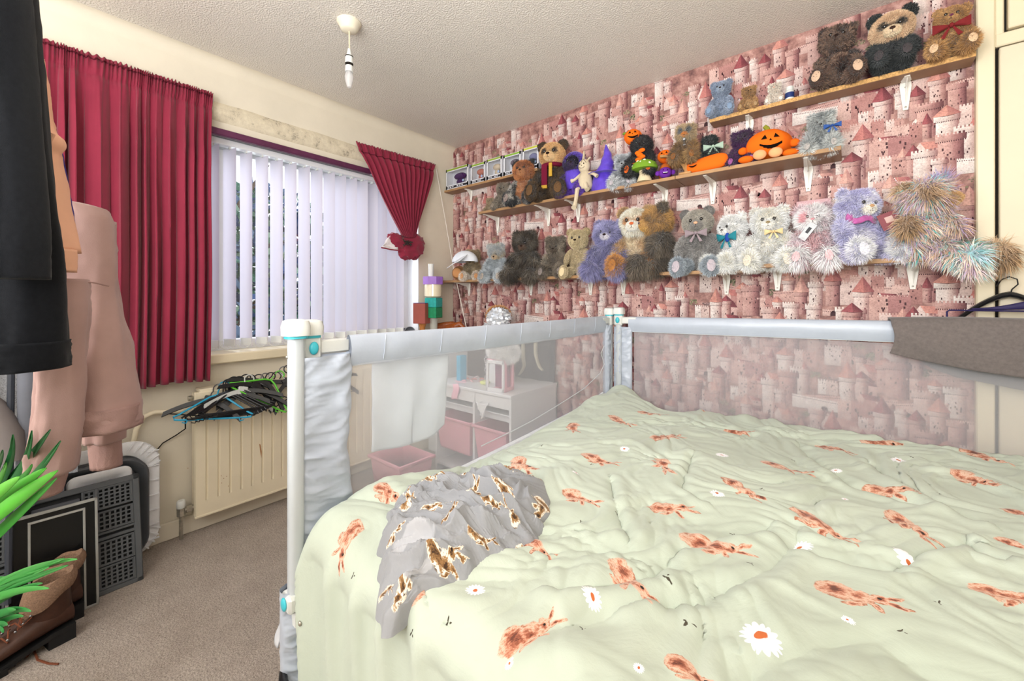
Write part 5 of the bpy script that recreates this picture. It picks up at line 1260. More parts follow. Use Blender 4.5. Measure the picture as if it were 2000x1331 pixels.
# purple satin witch outfit bear
m_sat = mat('purple_satin', '#5b3fc0', .28, var=.12, vscale=25, spec=.6, sheen=.2, bump=.4, bscale=25, bdist=.01)
r_, k, hp = bear(1120, 296, Z, 'bear in a shiny purple satin hooded cape on the middle shelf', ['#4b2a86', '#6a45b0', '#3a2068'], 'medium', 2.235, pad='#5b3a8a', group=GM, ears=(0, 0), head=['#2a2038', '#43305e'])
g = G(); g.ell((0, .02*k, .76*k), (.26*k, .22*k, .25*k), nu=12, nv=18); 
P = [[((.20+.10*h)*k*math.cos(a)*(1+.08*math.sin(a*7)), (.0+(.16+.05*h)*math.sin(a)*-1)*k, (.58-.42*h)*k) for a in np.linspace(-.7, 3.9, 24)] for h in np.linspace(0, 1, 8)]; g.grid(P); g.build('cape', m_sat, r_)
g = G(); g.cur = L3('#1c1726'); g.ell((.0, -.155*k, .74*k), (.15*k, .07*k, .14*k), nu=8, nv=12); g.build('hood_face', m_felt, r_, col=True)
r_ = thing('witch_hat', 'tall pointed purple satin hat standing on a dressed bear', 'hat', (at(1180, 350, 1, 2.235).x, 2.235, Z), 0, GM)
g = G(); zt = at(1186, 282, 1, 2.235).z-Z
g.lathe([(.0, .0), (.085, .0), (.075, .06), (.062, .10), (.05, .12)], n=20)
P = []
for i in range(16):
    h = i/15; rr_ = .058*(1-h)**.9+.003; cx = .02*math.sin(h*2.6); z = .10+(zt-.10)*h
    P.append([(cx+rr_*math.cos(a)*(1+.12*math.sin(h*20+a)), rr_*math.sin(a), z) for a in np.linspace(0, 2*math.pi, 16, endpoint=False)])
g.grid(P, closev=True); g.build('cone', m_sat, r_); g = G(); g.lathe([(.05, .118), (.105, .108), (.108, .104), (.05, .108)], n=22); g.build('brim', m_sat, r_)
# cream rabbit doll sitting on the edge
p = at(1142, 400, 1, 2.16); r_ = thing('rag_doll', 'cream cloth doll with stitched smiling face and long ears on the shelf edge', 'doll', (p.x, 2.165, Z), 0, GM); k = at(1140, 313, 1, 2.16).z-Z
m_cl = mat('cream_doll_cloth', '#cfbfa4', .9, bump=.3, bscale=300, bdist=.001)
g = G(); g.lathe([(0, .02), (.036, .02), (.046, .04), (.040, .09), (.028, .125), (.012, .135), (0, .135)], n=16); g.build('body', m_cl, r_)
g = G(); g.ell((0, -.01, k*.80), (.036, .032, .042)); g.build('head', m_cl, r_)
for s_, q in ((-1, .16), (1, .0)):
    g = G(); 
    if s_ < 0: g.tube([(-.012, 0, k*.92), (-.012, .004, k*1.06), (-.008, .004, k*1.28)], [.008, .013, .008], 8, flat=.5)
    else: g.tube([(.014, 0, k*.92), (.03, -.004, k*1.02), (.028, -.02, k*.93)], [.008, .012, .008], 8, flat=.5)
    g.build('ear', m_cl, r_)
g = G(); g.tube([(-.03, 0, .115), (-.06, -.02, .085), (-.082, -.02, .082)], [.010, .009, .013], 8); g.build('arm', m_cl, r_)
g = G(); g.tube([(.03, 0, .115), (.065, -.02, .10), (.09, -.02, .08)], [.010, .009, .012], 8); g.build('arm', m_cl, r_)
g = G(); g.tube([(-.02, -.02, .03), (-.022, -.055, .015), (-.028, -.06, -.05), (-.034, -.065, -.085), (-.034, -.075, -.095)], [.014, .013, .011, .014, .016], 8); g.build('leg', m_cl, r_)
g = G(); g.tube([(.02, -.02, .03), (.03, -.05, .04), (.04, -.06, .012), (.05, -.065, .0)], [.014, .013, .012, .015], 8); g.build('leg', m_cl, r_)
g = G(); hz = k*.80; 
for s_ in (-1, 1): g.ell((s_*.013, -.041, hz+.008), (.0035, .002, .0045), nu=5, nv=8)
g.ell((0, -.043, hz-.002), (.003, .002, .0025), nu=5, nv=6); g.tube([(.018*math.cos(a), -.040, hz-.006+.012*math.sin(a)) for a in np.linspace(3.4, 6.0, 8)], .001, 4)
g.tube([(0, -.037, hz+.04), (-.002, -.042, hz+.015)], .0009, 4); g.tube([(.008, -.036, hz+.036), (.026, -.034, hz+.01)], .0009, 4)
g.build('stitched_face', m_dark, r_)
bear(1217, 300, Z, 'grey and white long haired bear sitting low beside the satin hat', ['#8b8e95', '#b4b7bb', '#dcdcdc'], 'fluffy', 2.225, pad='#b7aeb4', group=GM, nod=R(10))
# bear in black cat suit with pumpkin hood
OR = '#f0701c'
r_, k, hp = bear(1252, 262, Z, 'black furry toy with orange paws and pumpkin hood', ['#141316', '#201f23'], 'fluffy', 2.23, pad='#e86a20', group=GM, ears=(0, 0), head=['#141316', '#232226'], zoff=.045)
def pumpkin(g, c, r, col='#ef6e1c', ribs=9, flat=.85, fx=1.0):
    c = Vector(c); P = []
    for i in range(17):
        th = math.pi*(.02+.96*i/16); P.append([(c.x+r*fx*math.sin(th)*math.cos(p)*(1-.07*abs(math.sin(p*ribs/2))**.5*1), c.y+r*math.sin(th)*math.sin(p)*(1-.07*abs(math.sin(p*ribs/2))**.5), c.z-r*flat*math.cos(th)) for p in np.linspace(0, 2*math.pi, 48, endpoint=False)])
    b = len(g.v); g.grid(P, closev=True); g.c[b:] = [tuple(L3(col))]*(len(g.v)-b)
def face(g, c, r, fx=1.0, flat=.85, fz=.85, s=1.0, yaw=0):
    """carved-pumpkin face: dark felt shapes lying on the curved front"""
    def on(a, b):
        a *= r*s; b *= r*s; q = max(.05, 1-(a/(r*fx))**2-(b/(r*flat))**2); v = Vector((a, -r*math.sqrt(q)*1.0-.001, b)); v = Matrix.Rotation(yaw, 3, 'Z') @ v; return Vector(c)+v
    def sh(pts):
        # subdivide so the shape hugs the curve
        cen_ = np.mean(pts, 0); n = len(pts); v = [on(*cen_)]; f = []
        ring = []
        for i in range(n):
            a, b = np.array(pts[i]), np.array(pts[(i+1) % n])
            for t_ in (0, .34, .67): ring.append(a+(b-a)*t_)
        for q in (.5, 1.0):
            for p_ in ring: v.append(on(*(cen_+(np.array(p_)-cen_)*q)))
        m = len(ring); f += [(0, 1+i, 1+(i+1) % m) for i in range(m)]; f += [(1+i, 1+m+i, 1+m+(i+1) % m, 1+(i+1) % m) for i in range(m)]
        g.add(v, f)
    g.cur = L3('#120d0a')
    sh([(-.46, .12), (-.16, .12), (-.25, .40)]); sh([(.16, .16), (.46, .16), (.25, .42)]); sh([(-.07, .0), (.08, .0), (.0, .12)])
    for x0 in np.linspace(-.52, .40, 6): 
        y_ = lambda x: -.30+.55*x*x
        d_ = .12*(1-(x0/.62)**2)+.02; w_ = .185
        sh([(x0, y_(x0)-d_), (x0+w_, y_(x0+w_)-d_*(.95)), (x0+w_, y_(x0+w_)+.05), (x0, y_(x0)+.05)])
g = G(); c_ = Vector((-.20*k, .0, .98*k)); pumpkin(g, c_, .050); face(g, c_, .050, yaw=R(10)); g.cur = L3('#6f8a3a'); g.ell(c_+Vector((-.045, 0, .028)), (.014, .009, .009), nu=6, nv=8); g.build('pumpkin_hood', m_felt, r_, col=True)
g = G(); g.cur = L3(OR)
for i in range(7): g.ell((.0+.012*math.cos(i*2), -.19*k, (.28+.05*i)*k), (.018, .010, .012), nu=6, nv=8)
g.ell((-.03, -.21*k, .27*k), (.02, .01, .01), nu=6, nv=8); g.build('orange_belly', m_felt, r_, col=True)
# green mushroom
p = at(1261, 372, 1, 2.175); r_ = thing('toy_mushroom', 'felt mushroom with green spotted cap and cream stalk', 'toadstool', (p.x, 2.158, Z), 0, GM)
hz = at(1261, 316, 1, 2.18).z-Z
g = G(); g.cur = L3('#d8c7a6'); g.lathe([(0, 0), (.040, 0), (.038, .01), (.026, hz*.35), (.030, hz*.6), (0, hz*.6)], n=20); g.build('stalk', m_felt, r_, col=True)
g = G(); g.cur = L3('#79a033'); g.lathe([(0, hz*.50), (.030, hz*.52), (.066, hz*.56), (.070, hz*.64), (.060, hz*.84), (.036, hz*.97), (0, hz)], n=28); g.build('cap', m_felt, r_, col=True)
g = G(); g.cur = L3('#e6ead0')
for a, h in [(-2.5, .72), (-2.0, .88), (-1.55, .80), (-1.2, .9), (-.8, .72), (-2.9, .86)]:
    rr_ = .066*math.sqrt(max(0, 1-((h-.55)/.47)**2)); g.ell((rr_*math.cos(a), rr_*math.sin(a), hz*h), (.008, .006, .008), nu=6, nv=8)
g.build('spots', m_felt, r_, col=True, kind='stuff')
# purple monster ball
p = at(1300, 360, 1, 2.165); r_ = thing('monster_toy', 'round purple monster ball with toothy grin in front of the wooden stand', 'toy', (p.x, 2.160, Z), R(20), GM); rr_ = .029
g = G(); g.cur = L3('#6a2f96'); g.ell((0, 0, rr_), (rr_*1.15, rr_, rr_), nu=12, nv=18); g.ell((-rr_*1.3, 0, rr_), (rr_*.4, rr_*.2, rr_*.45), nu=8, nv=10); g.ell((rr_*1.3, 0, rr_*1.0), (rr_*.4, rr_*.2, rr_*.45), nu=8, nv=10); g.build('body', m_felt, r_, col=True)
g = G(); g.cur = L3('#2a0f3a'); 
for s_ in (-1, 1): g.ell((s_*rr_*.32, -rr_*.86, rr_*1.28), (rr_*.16, rr_*.1, rr_*.13), nu=6, nv=8)
g.ell((0, -rr_*.90, rr_*.75), (rr_*.5, rr_*.10, rr_*.2), nu=6, nv=12); g.build('face', m_felt, r_, col=True)
g = G(); g.cur = L3('#f2eef2'); 
for i in range(5): g.box(rr_*(-.36+.15*i), rr_*(-.24+.15*i), -rr_*1.02, -rr_*.95, rr_*.76, rr_*.88)
g.build('teeth', m_felt, r_, smooth=False, col=True, kind='stuff')
# little pumpkin
p = at(1298, 300, 1, 2.23); r_ = thing('pumpkin_toy', 'small orange pumpkin toy behind the wooden stand', 'pumpkin', (p.x, 2.24, Z), R(10), GM); rr_ = .035
g = G(); pumpkin(g, (0, 0, .14), .042); face(g, (0, 0, .14), .042); g.build('pumpkin', m_felt, r_, col=True)
g = G(); g.cur = L3('#c4682c'); g.ell((0, 0, .05), (.035, .03, .055)); g.build('body', m_felt, r_, col=True)
# wooden stand
p0, p1 = at(1292, 308, 1, 2.17), at(1340, 350, 1, 2.17); r_ = thing('wooden_stand', 'carved pale wooden fork shaped stand on the middle shelf', 'ornament', (p1.x, 2.165, Z), 0, GM)
g = G(); g.tube([(.01, 0, 0), (-.01, 0, .05), (-.05, 0, .085), (-.095, 0, .115), (-.125, 0, .12)], [.018, .015, .014, .011, .016], 8, flat=.6); g.tube([(.0, 0, .02), (.005, 0, .07), (-.005, 0, .095)], [.017, .013, .016], 8, flat=.6); g.rbox(-.03, .03, -.02, .02, 0, .012, .003)
g.build('carved_wood', mat('carved_beech', '#b58857', .45, var=.12, vscale=30), r_)
# owl-like bird bear
r_, k, hp = bear(1338, 240, Z, 'tall brown owl faced plush with orange beak and key pendant', ['#4d3a28', '#8a6a44', '#a98a5c'], 'fluffy', 2.21, head=['#8a8378', '#b39a76', '#c8b89c'], muz=['#c77c34', '#d98f40'], nose='#cf7a2a', pad='#8a5a32', group=GM, name='owl_plush', ears=(.7, .7), W=.85, muzs=.7, zoff=.065,
     hpatches=[((-.08, -.16, .03), (.055, .08, .06), '#6f7478'), ((.08, -.16, .03), (.055, .08, .06), '#6f7478')])
g = G(); g.tube([(0, -.21*k, .52*k), (0, -.215*k, .42*k)], .003, 5); g.lathe([(.006, 0), (.009, .0), (.006, .003)], (0, -.215*k, .55*k), 10, Matrix.Rotation(R(90), 3, 'X')); g.box(-.005, .006, -.217*k, -.213*k, .41*k, .43*k); g.build('key_pendant', m_steel, r_)
r_, k, hp = bear(1385, 264, Z, 'black furry bear with a pale green bow on the middle shelf', ['#0d1212', '#182020', '#243030'], 'fluffy', 2.235, pad=None, group=GM, zoff=.055)
bow(r_, (.02, -.19*k, .52*k), .045, '#a9bfae')
# pumpkin pillow lying in front
p = at(1380, 345, 1, 2.17); r_ = thing('pumpkin_cushion', 'long orange pumpkin cushion lying below the black bear', 'pumpkin', (p.x, 2.165, Z), R(0), GM)
g = G(); P = []
for i in range(21):
    h = -1+2*i/20; rr_ = .034*(1-abs(h)**3.5)**.5*(1+.18*h)+.002; P.append([(.10*h, .62*rr_*math.cos(a), .036+.10*0+rr_*math.sin(a)+.006*h) for a in np.linspace(0, 2*math.pi, 20, endpoint=False)])
g.cur = L3('#ef6c1e'); g.grid(P, closev=True); g.build('cushion', m_felt, r_, col=True)
g = G(); face(g, (-.058, .002, .038), .034, s=1.0); g.build('felt_face', m_felt, r_, col=True)
r_, k, hp = bear(1450, 254, Z, 'dark purple furry bear with mauve foot pads', ['#2a1030', '#42204a', '#5a2f60'], 'medium', 2.235, pad='#9c5a92', group=GM, tilt=R(-6)); 
g = G(); g.cur = L3('#e8722a'); g.ell((.24*k, -.17*k, .48*k), (.16*k, .05*k, .07*k), M=Euler((0, .5, 0)).to_matrix()); g.build('orange_wing', m_felt, r_, col=True)
# big pumpkin plush
p = at(1499, 316, 1, 2.20); zt = at(1499, 250, 1, 2.19).z; r_ = thing('pumpkin_plush', 'big round orange pumpkin plush with a grinning black felt face', 'pumpkin', (p.x, 2.215, Z), R(6), GM); rr_ = (zt-Z)/2*1.02
g = G(); pumpkin(g, (0, 0, rr_*1.0), rr_*1.0, flat=.92, fx=1.22, ribs=7); g.build('body', m_felt, r_, col=True)
g = G(); face(g, (0, 0, rr_), rr_, fx=1.22, flat=.92, s=1.0, yaw=R(8)); g.build('felt_face', m_felt, r_, col=True)
g = G(); g.cur = L3('#8a8a34'); g.tube([(0, 0, rr_*1.88), (-.004, 0, rr_*2.05), (-.014, 0, rr_*2.2)], [.012, .011, .009], 8); g.build('stalk', m_felt, r_, col=True)
for s_ in (-1, 1):
    g = G(); g.cur = L3('#f0a878'); g.ell((s_*.030+.0, -rr_*1.05, .020), (.027, .018, .022)); g.build('foot', m_felt, r_, col=True, label='peach coloured foot')
    g = G(); g.cur = L3('#ea6a1c'); g.ell((s_*.085, -rr_*.8, .014), (.032, .022, .016)); g.ell((s_*rr_*1.28, -.01, rr_*.9), (.02, .014, .018)); g.build('hand', m_felt, r_, col=True)
r_, k, hp = bear(1603, 218, Z, 'grey shaggy bear with a blue ribbon at the right end of the middle shelf', ['#7d8284', '#a9adad', '#cfd0cc'], 'fluffy', 2.225, pad='#b0a8a4', group=GM, nod=R(16), W=1.05)
bow(r_, (.04, -.20*k, .56*k), .03, '#3a5a9c')

GL = 'furry bears along the lowest shelf'; Z = SZ['low']
r_, k, hp = bear(921, 487, Z, 'brown bear wearing a white cap at the far left of the lowest shelf', ['#7a684e', '#a08c6c', '#c2b294'], 'medium', 2.215, pad='#c08a5c', group=GL, leg=['#c7b6a6', '#e2d8cc'], yaw=R(30))
p = at(908, 500, 1, 2.12); cap_o = thing('cap', 'pale grey and white cap resting on the leftmost bear of the lowest shelf', 'cap', (p.x, 2.13, at(908, 512, 1, 2.12).z)); m_cap = mat('white_cap_cloth', '#dfe3ea', .8, bump=.2, bscale=200, bdist=.001)
g = G(); P = [[(.115*math.cos(a)*math.cos(b)-.01, .075*math.cos(b)*math.sin(a), .085*math.sin(b)) for a in np.linspace(0, 2*math.pi, 20, endpoint=False)] for b in np.linspace(0, 1.5, 8)]; g.grid(P, closev=True); g.build('crown', m_cap, cap_o)
g = G(); P = [[(-.06+.14*i/8, -.075-.07*j/6+.02*abs(i/8-.5), -.005-.045*(j/6)+.05*i/8) for j in range(7)] for i in range(9)]; g.grid(P); o = g.build('peak', m_cap, cap_o); o.modifiers.new('t', 'SOLIDIFY').thickness = .004
p = at(885, 540, 1, 2.10); r_ = thing('toy_paw', 'ginger plush paw toy poking out at the far left of the lowest shelf', 'soft toy', (p.x+.01, 2.16, Z), R(30), GL)
furpart('body', r_, (0, 0, .05), (.05, .07, .05), ['#8f5f36', '#b58456'], 'short', 4.4); g = G(); g.cur = L3('#c08a5c'); g.ell((0, -.075, .05), (.034, .012, .036)); g.build('pad', m_felt, r_, col=True)
bear(968, 474, Z, 'shaggy blue-grey bear with tan muzzle tipped forward on the lowest shelf', ['#7c8389', '#b3babf', '#dfe3e6'], 'fluffy', 2.215, head=['#8b8f93', '#c3c7c9', '#b09a78'], muz=['#c2a785', '#dbc6aa'], pad='#b9a99a', group=GL, nod=R(28), legdrop=.05)
bear(1024, 450, Z, 'very dark shaggy bear with brown face on the lowest shelf', ['#1f1a17', '#3a322b', '#5d5347', '#8a857c'], 'long', 2.21, muz=['#5c4434', '#7d6250'], pad=None, group=GL, nod=R(14), W=1.15, legdrop=.05)
bear(1084, 460, Z, 'grey-brown bear squeezed behind the pale beige one', ['#4a4036', '#7a6e60', '#a09686'], 'fluffy', 2.235, muz=['#5d5044'], pad='#8e8480', group=GL, nod=R(12))
bear(1128, 443, Z, 'short haired beige bear with long outstretched feet', ['#a08e6c', '#bfae8c', '#d0c2a4'], 'short', 2.205, head=['#b09e7a', '#c8b894', '#d8caa8'], ear=['#a8966f', '#c0ae8a'], pad='#d3c09a', group=GL, legdrop=.05, W=.9)
r_, k, hp = bear(1186, 430, Z, 'shaggy lavender-blue bear with a pale muzzle', ['#5d5c86', '#7d7ba6', '#a3a1c4'], 'long', 2.20, head=['#74739c', '#908eb6', '#a9a8c9'], muz=['#cfcbd6', '#ddd9e0'], pad=None, group=GL, W=1.15, legdrop=.03, hfur='fluffy', tilt=R(8))
bear(1240, 402, Z, 'cream faced bear with ginger eye patches and amber nose', ['#c9b08c', '#e2d2b8', '#b08450'], 'fluffy', 2.245, head=['#dcd0bc', '#efe8da'], ear=['#a98a5c', '#c4a67c'], muz=['#efe7da'], nose='#c4633a', pad='#a9743f', group=GL, leg=['#a9743f', '#c08d54'], arm=['#b88a50', '#dcc8a6'], hs=1.05,
     hpatches=[((-.08, -.16, .02), (.05, .09, .05), '#c69468'), ((.08, -.16, .02), (.05, .09, .05), '#c69468')], zoff=.0)
r_, k, hp = bear(1284, 396, Z, 'long haired dark brown dog plush with golden muzzle in profile', ['#39322b', '#5c5248', '#7d7264'], 'long', 2.225, head=['#8d6a3c', '#b88f56', '#6a5c4c'], muz=['#c8a05e', '#d8b478'], ear=['#4a4036', '#7a6c5a'], pad=None, group=GL, name='dog_plush', yaw=R(-50), muzs=1.25, nose='#4c4658', W=1.1, hs=.95)
r_, k, hp = bear(1362, 402, Z, 'plump grey bear with a dusky pink bow', ['#77736f', '#959290', '#aaa8a6'], 'medium', 2.20, head=['#8a8378', '#a49e94', '#b5b0a6'], ear=['#6d6a68', '#86837f'], muz=['#85817c', '#96928e'], nose='#d8a888', pad='#b9adb4', group=GL, leg=['#8f979f', '#aab3bb'], hfur='short', legdrop=.06, W=1.05, tilt=R(-5))
bow(r_, (0, -.19*k, .56*k), .05, '#93848a')
r_, k, hp = bear(1432, 416, Z, 'white bear with a teal and blue bow looking left', ['#ece8de', '#f8f6f0', '#ffffff'], 'fluffy', 2.215, pad=None, group=GL, yaw=R(-35), leg=['#ece6d8', '#f8f4ea'], nod=R(4))
bow(r_, (.02, -.21*k, .56*k), .06, '#2f7f8c')
g = G(); g.cur = L3('#2a4a9e'); g.ell((.03, -.24*k, .55*k), (.014, .008, .022)); g.build('blue_pendant', m_felt, r_, col=True)
r_, k, hp = bear(1502, 402, Z, 'cream bear with a small gold bow facing forward', ['#e8dfcd', '#f6efe2', '#fffaf0'], 'fluffy', 2.215, pad='#e0d4c0', nose='#8d7a56', group=GL, W=1.15, hs=1.05)
bow(r_, (.02, -.20*k, .56*k), .035, '#e2c796')
Z2 = SZ['low2']
r_, k, hp = bear(1588, 398, Z2, 'white and pale pink long haired bear with a silver swing tag', ['#b8909a', '#d9c6cb', '#ece6e8'], 'long', 2.20, head=['#d2b8bf', '#e6dfe0', '#f2eff0'], ear=['#c2a0a8', '#ded0d4'], muz=['#eae2de', '#f3eeea'], nose='#c98a92', pad='#d8b4b8', footc=['#cfc6cc', '#f2f0f2', '#ffffff'], belly=['#cf9ea2', '#d8b4b6'], group=GL, legdrop=.04, W=.95, hfur='fluffy',
     hpatches=[((-.09, -.15, .0), (.05, .09, .06), '#cf9aa0')])
tag_card(r_, Vector((-.07*k, -.27*k, .50*k)), .03, .075, (0, R(35), 0), '#b9bcc0', '#2a2a30')
# closed card box behind it
p = at(1617, 392, 1, 2.27); g = G(); g.box(at(1556, 400, 1, 2.3).x, at(1623, 400, 1, 2.3).x, 2.29, 2.32, Z2, at(1617, 388, 1, 2.30).z); g.build('card_panel', mat('pink_card', '#c9a0a4', .5), None, smooth=False, label='flat pink card box with red edge leaning behind the pale pink bear', cat='box', group=GL)
r_, k, hp = bear(1672, 368, Z2, 'lavender and white fluffy bear with pink chiffon scarf and red swing tag', ['#9892be', '#b6b2d6', '#e2e0ec'], 'fluffy', 2.195, head=['#9a96c0', '#c4c2de', '#ecebf2'], muz=['#eadfd0', '#f2ebe0'], nose='#b98f62', pad='#e4e2ea', group=GL, yaw=R(38), W=1.2, arm=['#a6a2cc', '#d8d8e8'], footc=['#cfcde0', '#efeff4'], leg=['#a5a0c8', '#cfcce0'], hs=1.05, dens=1.2)
m_chif = mat('pink_chiffon', '#b85a9c', .6, var=.15, vscale=40, sheen=.4)
g = G(); 
P = [[((.19+.03*math.sin(a*9+j))*k*math.cos(a), -.19*k*math.sin(a), (.50+.02*j+.02*math.sin(a*5))*k) for a in np.linspace(0, 2*math.pi, 40, endpoint=False)] for j in range(5)]; g.grid(P, closev=True)
g.ell((-.17*k, -.10*k, .58*k), (.05*k, .04*k, .07*k)); o = g.build('scarf', m_chif, r_); o.modifiers.new('t', 'SOLIDIFY').thickness = .003
tag_card(r_, Vector((.20*k, -.30*k, .50*k)), .06, .065, (0, R(-20), R(-38)), '#7a1c28', '#c9a8a0')
# rainbow shaggy dog
RB = ['#2fb0b0', '#9ad4d0', '#d8b49c', '#a99ac4', '#c0a480', '#e8c8b8', '#3cc0c8', '#e0a898']; TN = ['#8a6f50', '#b39474', '#cbb294']
x_ = at(1820, 500, 1, 2.19).x; zt = at(1815, 345, 1, 2.18).z; r_ = thing('shaggy_dog_plush', 'shaggy rainbow and tan dog plush at the right end of the lowest shelf', 'soft toy', (x_-.03, 2.165, Z2), R(30), GL); k = zt-Z2
kk = lambda *a: tuple(q*k for q in a)
furpart('body', r_, kk(0, .02, .30), kk(.19, .15, .30), RB, 'wild', 71, freq=30)
furpart('head', r_, kk(.02, -.02, .72), kk(.20, .17, .19), RB, 'long', 72, freq=26, patches=[(kk(-.04, -.16, .76), kk(.07, .10, .10), TN)])
furpart('ear', r_, kk(-.17, .0, .78), kk(.07, .04, .14), TN+['#7fb8b4'], 'wild', 73, M=Euler((0, R(-30), 0)).to_matrix(), freq=26)
furpart('ear', r_, kk(.19, .02, .84), kk(.07, .04, .15), ['#46a8a4', '#a58fb8', '#b9997a'], 'wild', 74, M=Euler((0, R(35), 0)).to_matrix(), freq=26, grav=(.3, 0, .6))
furpart('muzzle', r_, kk(.17, -.15, .68), kk(.12, .11, .085), ['#b08a5c', '#d0ac7c'], 'short', 75); g = G(); g.ell(kk(.28, -.19, .70), kk(.03, .025, .03)); g.build('nose', m_eye, r_)
g = G(); g.ell(kk(.10, -.19, .77), kk(.022, .015, .022)); g.build('eye', m_eye, r_)
limb('arm', r_, kk(-.15, -.02, .50), kk(-.26, -.14, .32), .06*k, .05*k, TN, 'long', 76, freq=26); limb('arm', r_, kk(.15, -.05, .50), kk(.24, -.20, .32), .06*k, .05*k, RB, 'long', 77, freq=30)
limb('leg', r_, kk(.05, -.08, .12), kk(.17, -.36, -.06), .085*k, .08*k, RB, 'wild', 78, freq=30); limb('leg', r_, kk(.15, .0, .12), kk(.58, -.12, .0), .085*k, .08*k, ['#c9a58a', '#a98d68', '#56b0b0', '#d8c0ac'], 'wild', 79, freq=26)
furpart('foot', r_, kk(.66, -.16, -.02), kk(.12, .12, .13), TN, 'wild', 80); furpart('foot', r_, kk(.20, -.42, -.10), kk(.09, .08, .13), ['#cfcfe0', '#8fc8cc', '#e0c8b8', '#b8a0c8'], 'wild', 81, freq=30)

# ---- boxed vinyl figures on the corner shelf
m_card = mat('white_box_card', '#dfe0e6', .4, var=.03); m_win = m_glass; m_boxdark = mat('dark_box_print', '#2b2a33', .5)
boxes = [(870, 915, 325, 372, ['#8fa43a', '#3a3a42'], '#4a3060', 'boxed figure, widest of the row, nearest the window'), (918, 948, 318, 362, ['#8fae3a', '#d8dce2'], '#b86f62', 'boxed figure with a reddish doll, second from the window'), (949, 981, 307, 355, ['#9ab04a', '#e0e2e8'], '#c9b9a4', 'boxed figure with a pale doll, third from the window'),
         (982, 1018, 298, 347, ['#86b03c', '#dfe2e8'], '#6a6070', 'boxed figure with green corner print, fourth from the window'), (1019, 1053, 285, 338, ['#c0c04a', '#e2e4ea'], '#7c7fa6', 'boxed figure half behind the tan faced panda')]
fd = bpy.data.curves.new('t', 'FONT')
for i, (ua, ub, va, vb, pr_c, fig, lab) in enumerate(boxes):
    yb = 2.243; a, b = at(ua, vb, 1, yb), at(ub, vb, 1, yb); w = b.x-a.x-.012; h = (at((ua+ub)/2, va, 1, yb).z-SZ['box']); h = max(.12, h)*.97; cx = (a.x+b.x)/2; dpt = .075
    r_ = thing('boxed_figure', lab, 'toy box', (cx, yb+.002, SZ['box']), 0, 'boxed vinyl figures on the corner shelf')
    g = G(); th_ = .004
    g.box(-w/2, w/2, 0, dpt, 0, .004); g.box(-w/2, w/2, 0, dpt, h-.004, h); g.box(-w/2, w/2, dpt-.003, dpt, 0, h); g.box(-w/2, -w/2+.003, 0, dpt, 0, h)
    g.box(-w/2, w/2, -.001, .001, 0, h*.20); g.box(-w/2, w/2, -.001, .001, h*.86, h); g.box(-w/2, -w/2+.012, -.001, .001, 0, h); g.box(w/2-.012, w/2, -.001, .001, 0, h); g.box(w/2-.003, w/2, 0, .012, 0, h); g.box(w/2-.003, w/2, dpt-.012, dpt, 0, h)
    g.build('card_box', m_card, r_, smooth=False)
    g = G(); g.box(-w/2+.010, w/2-.010, -.0016, -.001, h*.90, h*.985); g.build('header_print', mat('header_print', pr_c[0], .5), r_, smooth=False)
    g = G(); g.box(-w/2+.012, w/2-.012, -.0018, -.001, h*.05, h*.15); g.build('name_strip', m_boxdark, r_, smooth=False)
    g = G(); n_ = 8; 
    for q in range(n_):
        if q % 4 != 3: g.box(-w/2+.02+(w-.04)*q/n_, -w/2+.02+(w-.04)*(q+.62)/n_, -.0024, -.0018, h*.075, h*.125)
    g.build('lettering', m_card, r_, smooth=False, kind='stuff')
    g = G(); g.lathe([(0, 0), (.010, 0), (.010, .001), (0, .001)], (w*.28, -.001, h*.30), 14, Matrix.Rotation(R(90), 3, 'X')); g.build('round_sticker', mat('sticker', '#9fb6d8', .4), r_)
    g = G(); g.cur = L3(fig); g.ell((0, dpt*.5, h*.62), (w*.26, dpt*.34, h*.16)); g.ell((0, dpt*.5, h*.36), (w*.16, dpt*.22, h*.14)); g.ell((-w*.1, dpt*.45, h*.23), (w*.07, .012, .012)); g.ell((w*.1, dpt*.45, h*.23), (w*.07, .012, .012)); g.build('figure', m_felt, r_, col=True)
    g = G(); g.box(-w/2+.012, w/2-.012, .001, .0015, h*.20, h*.86); g.build('clear_window', m_win, r_, smooth=False)
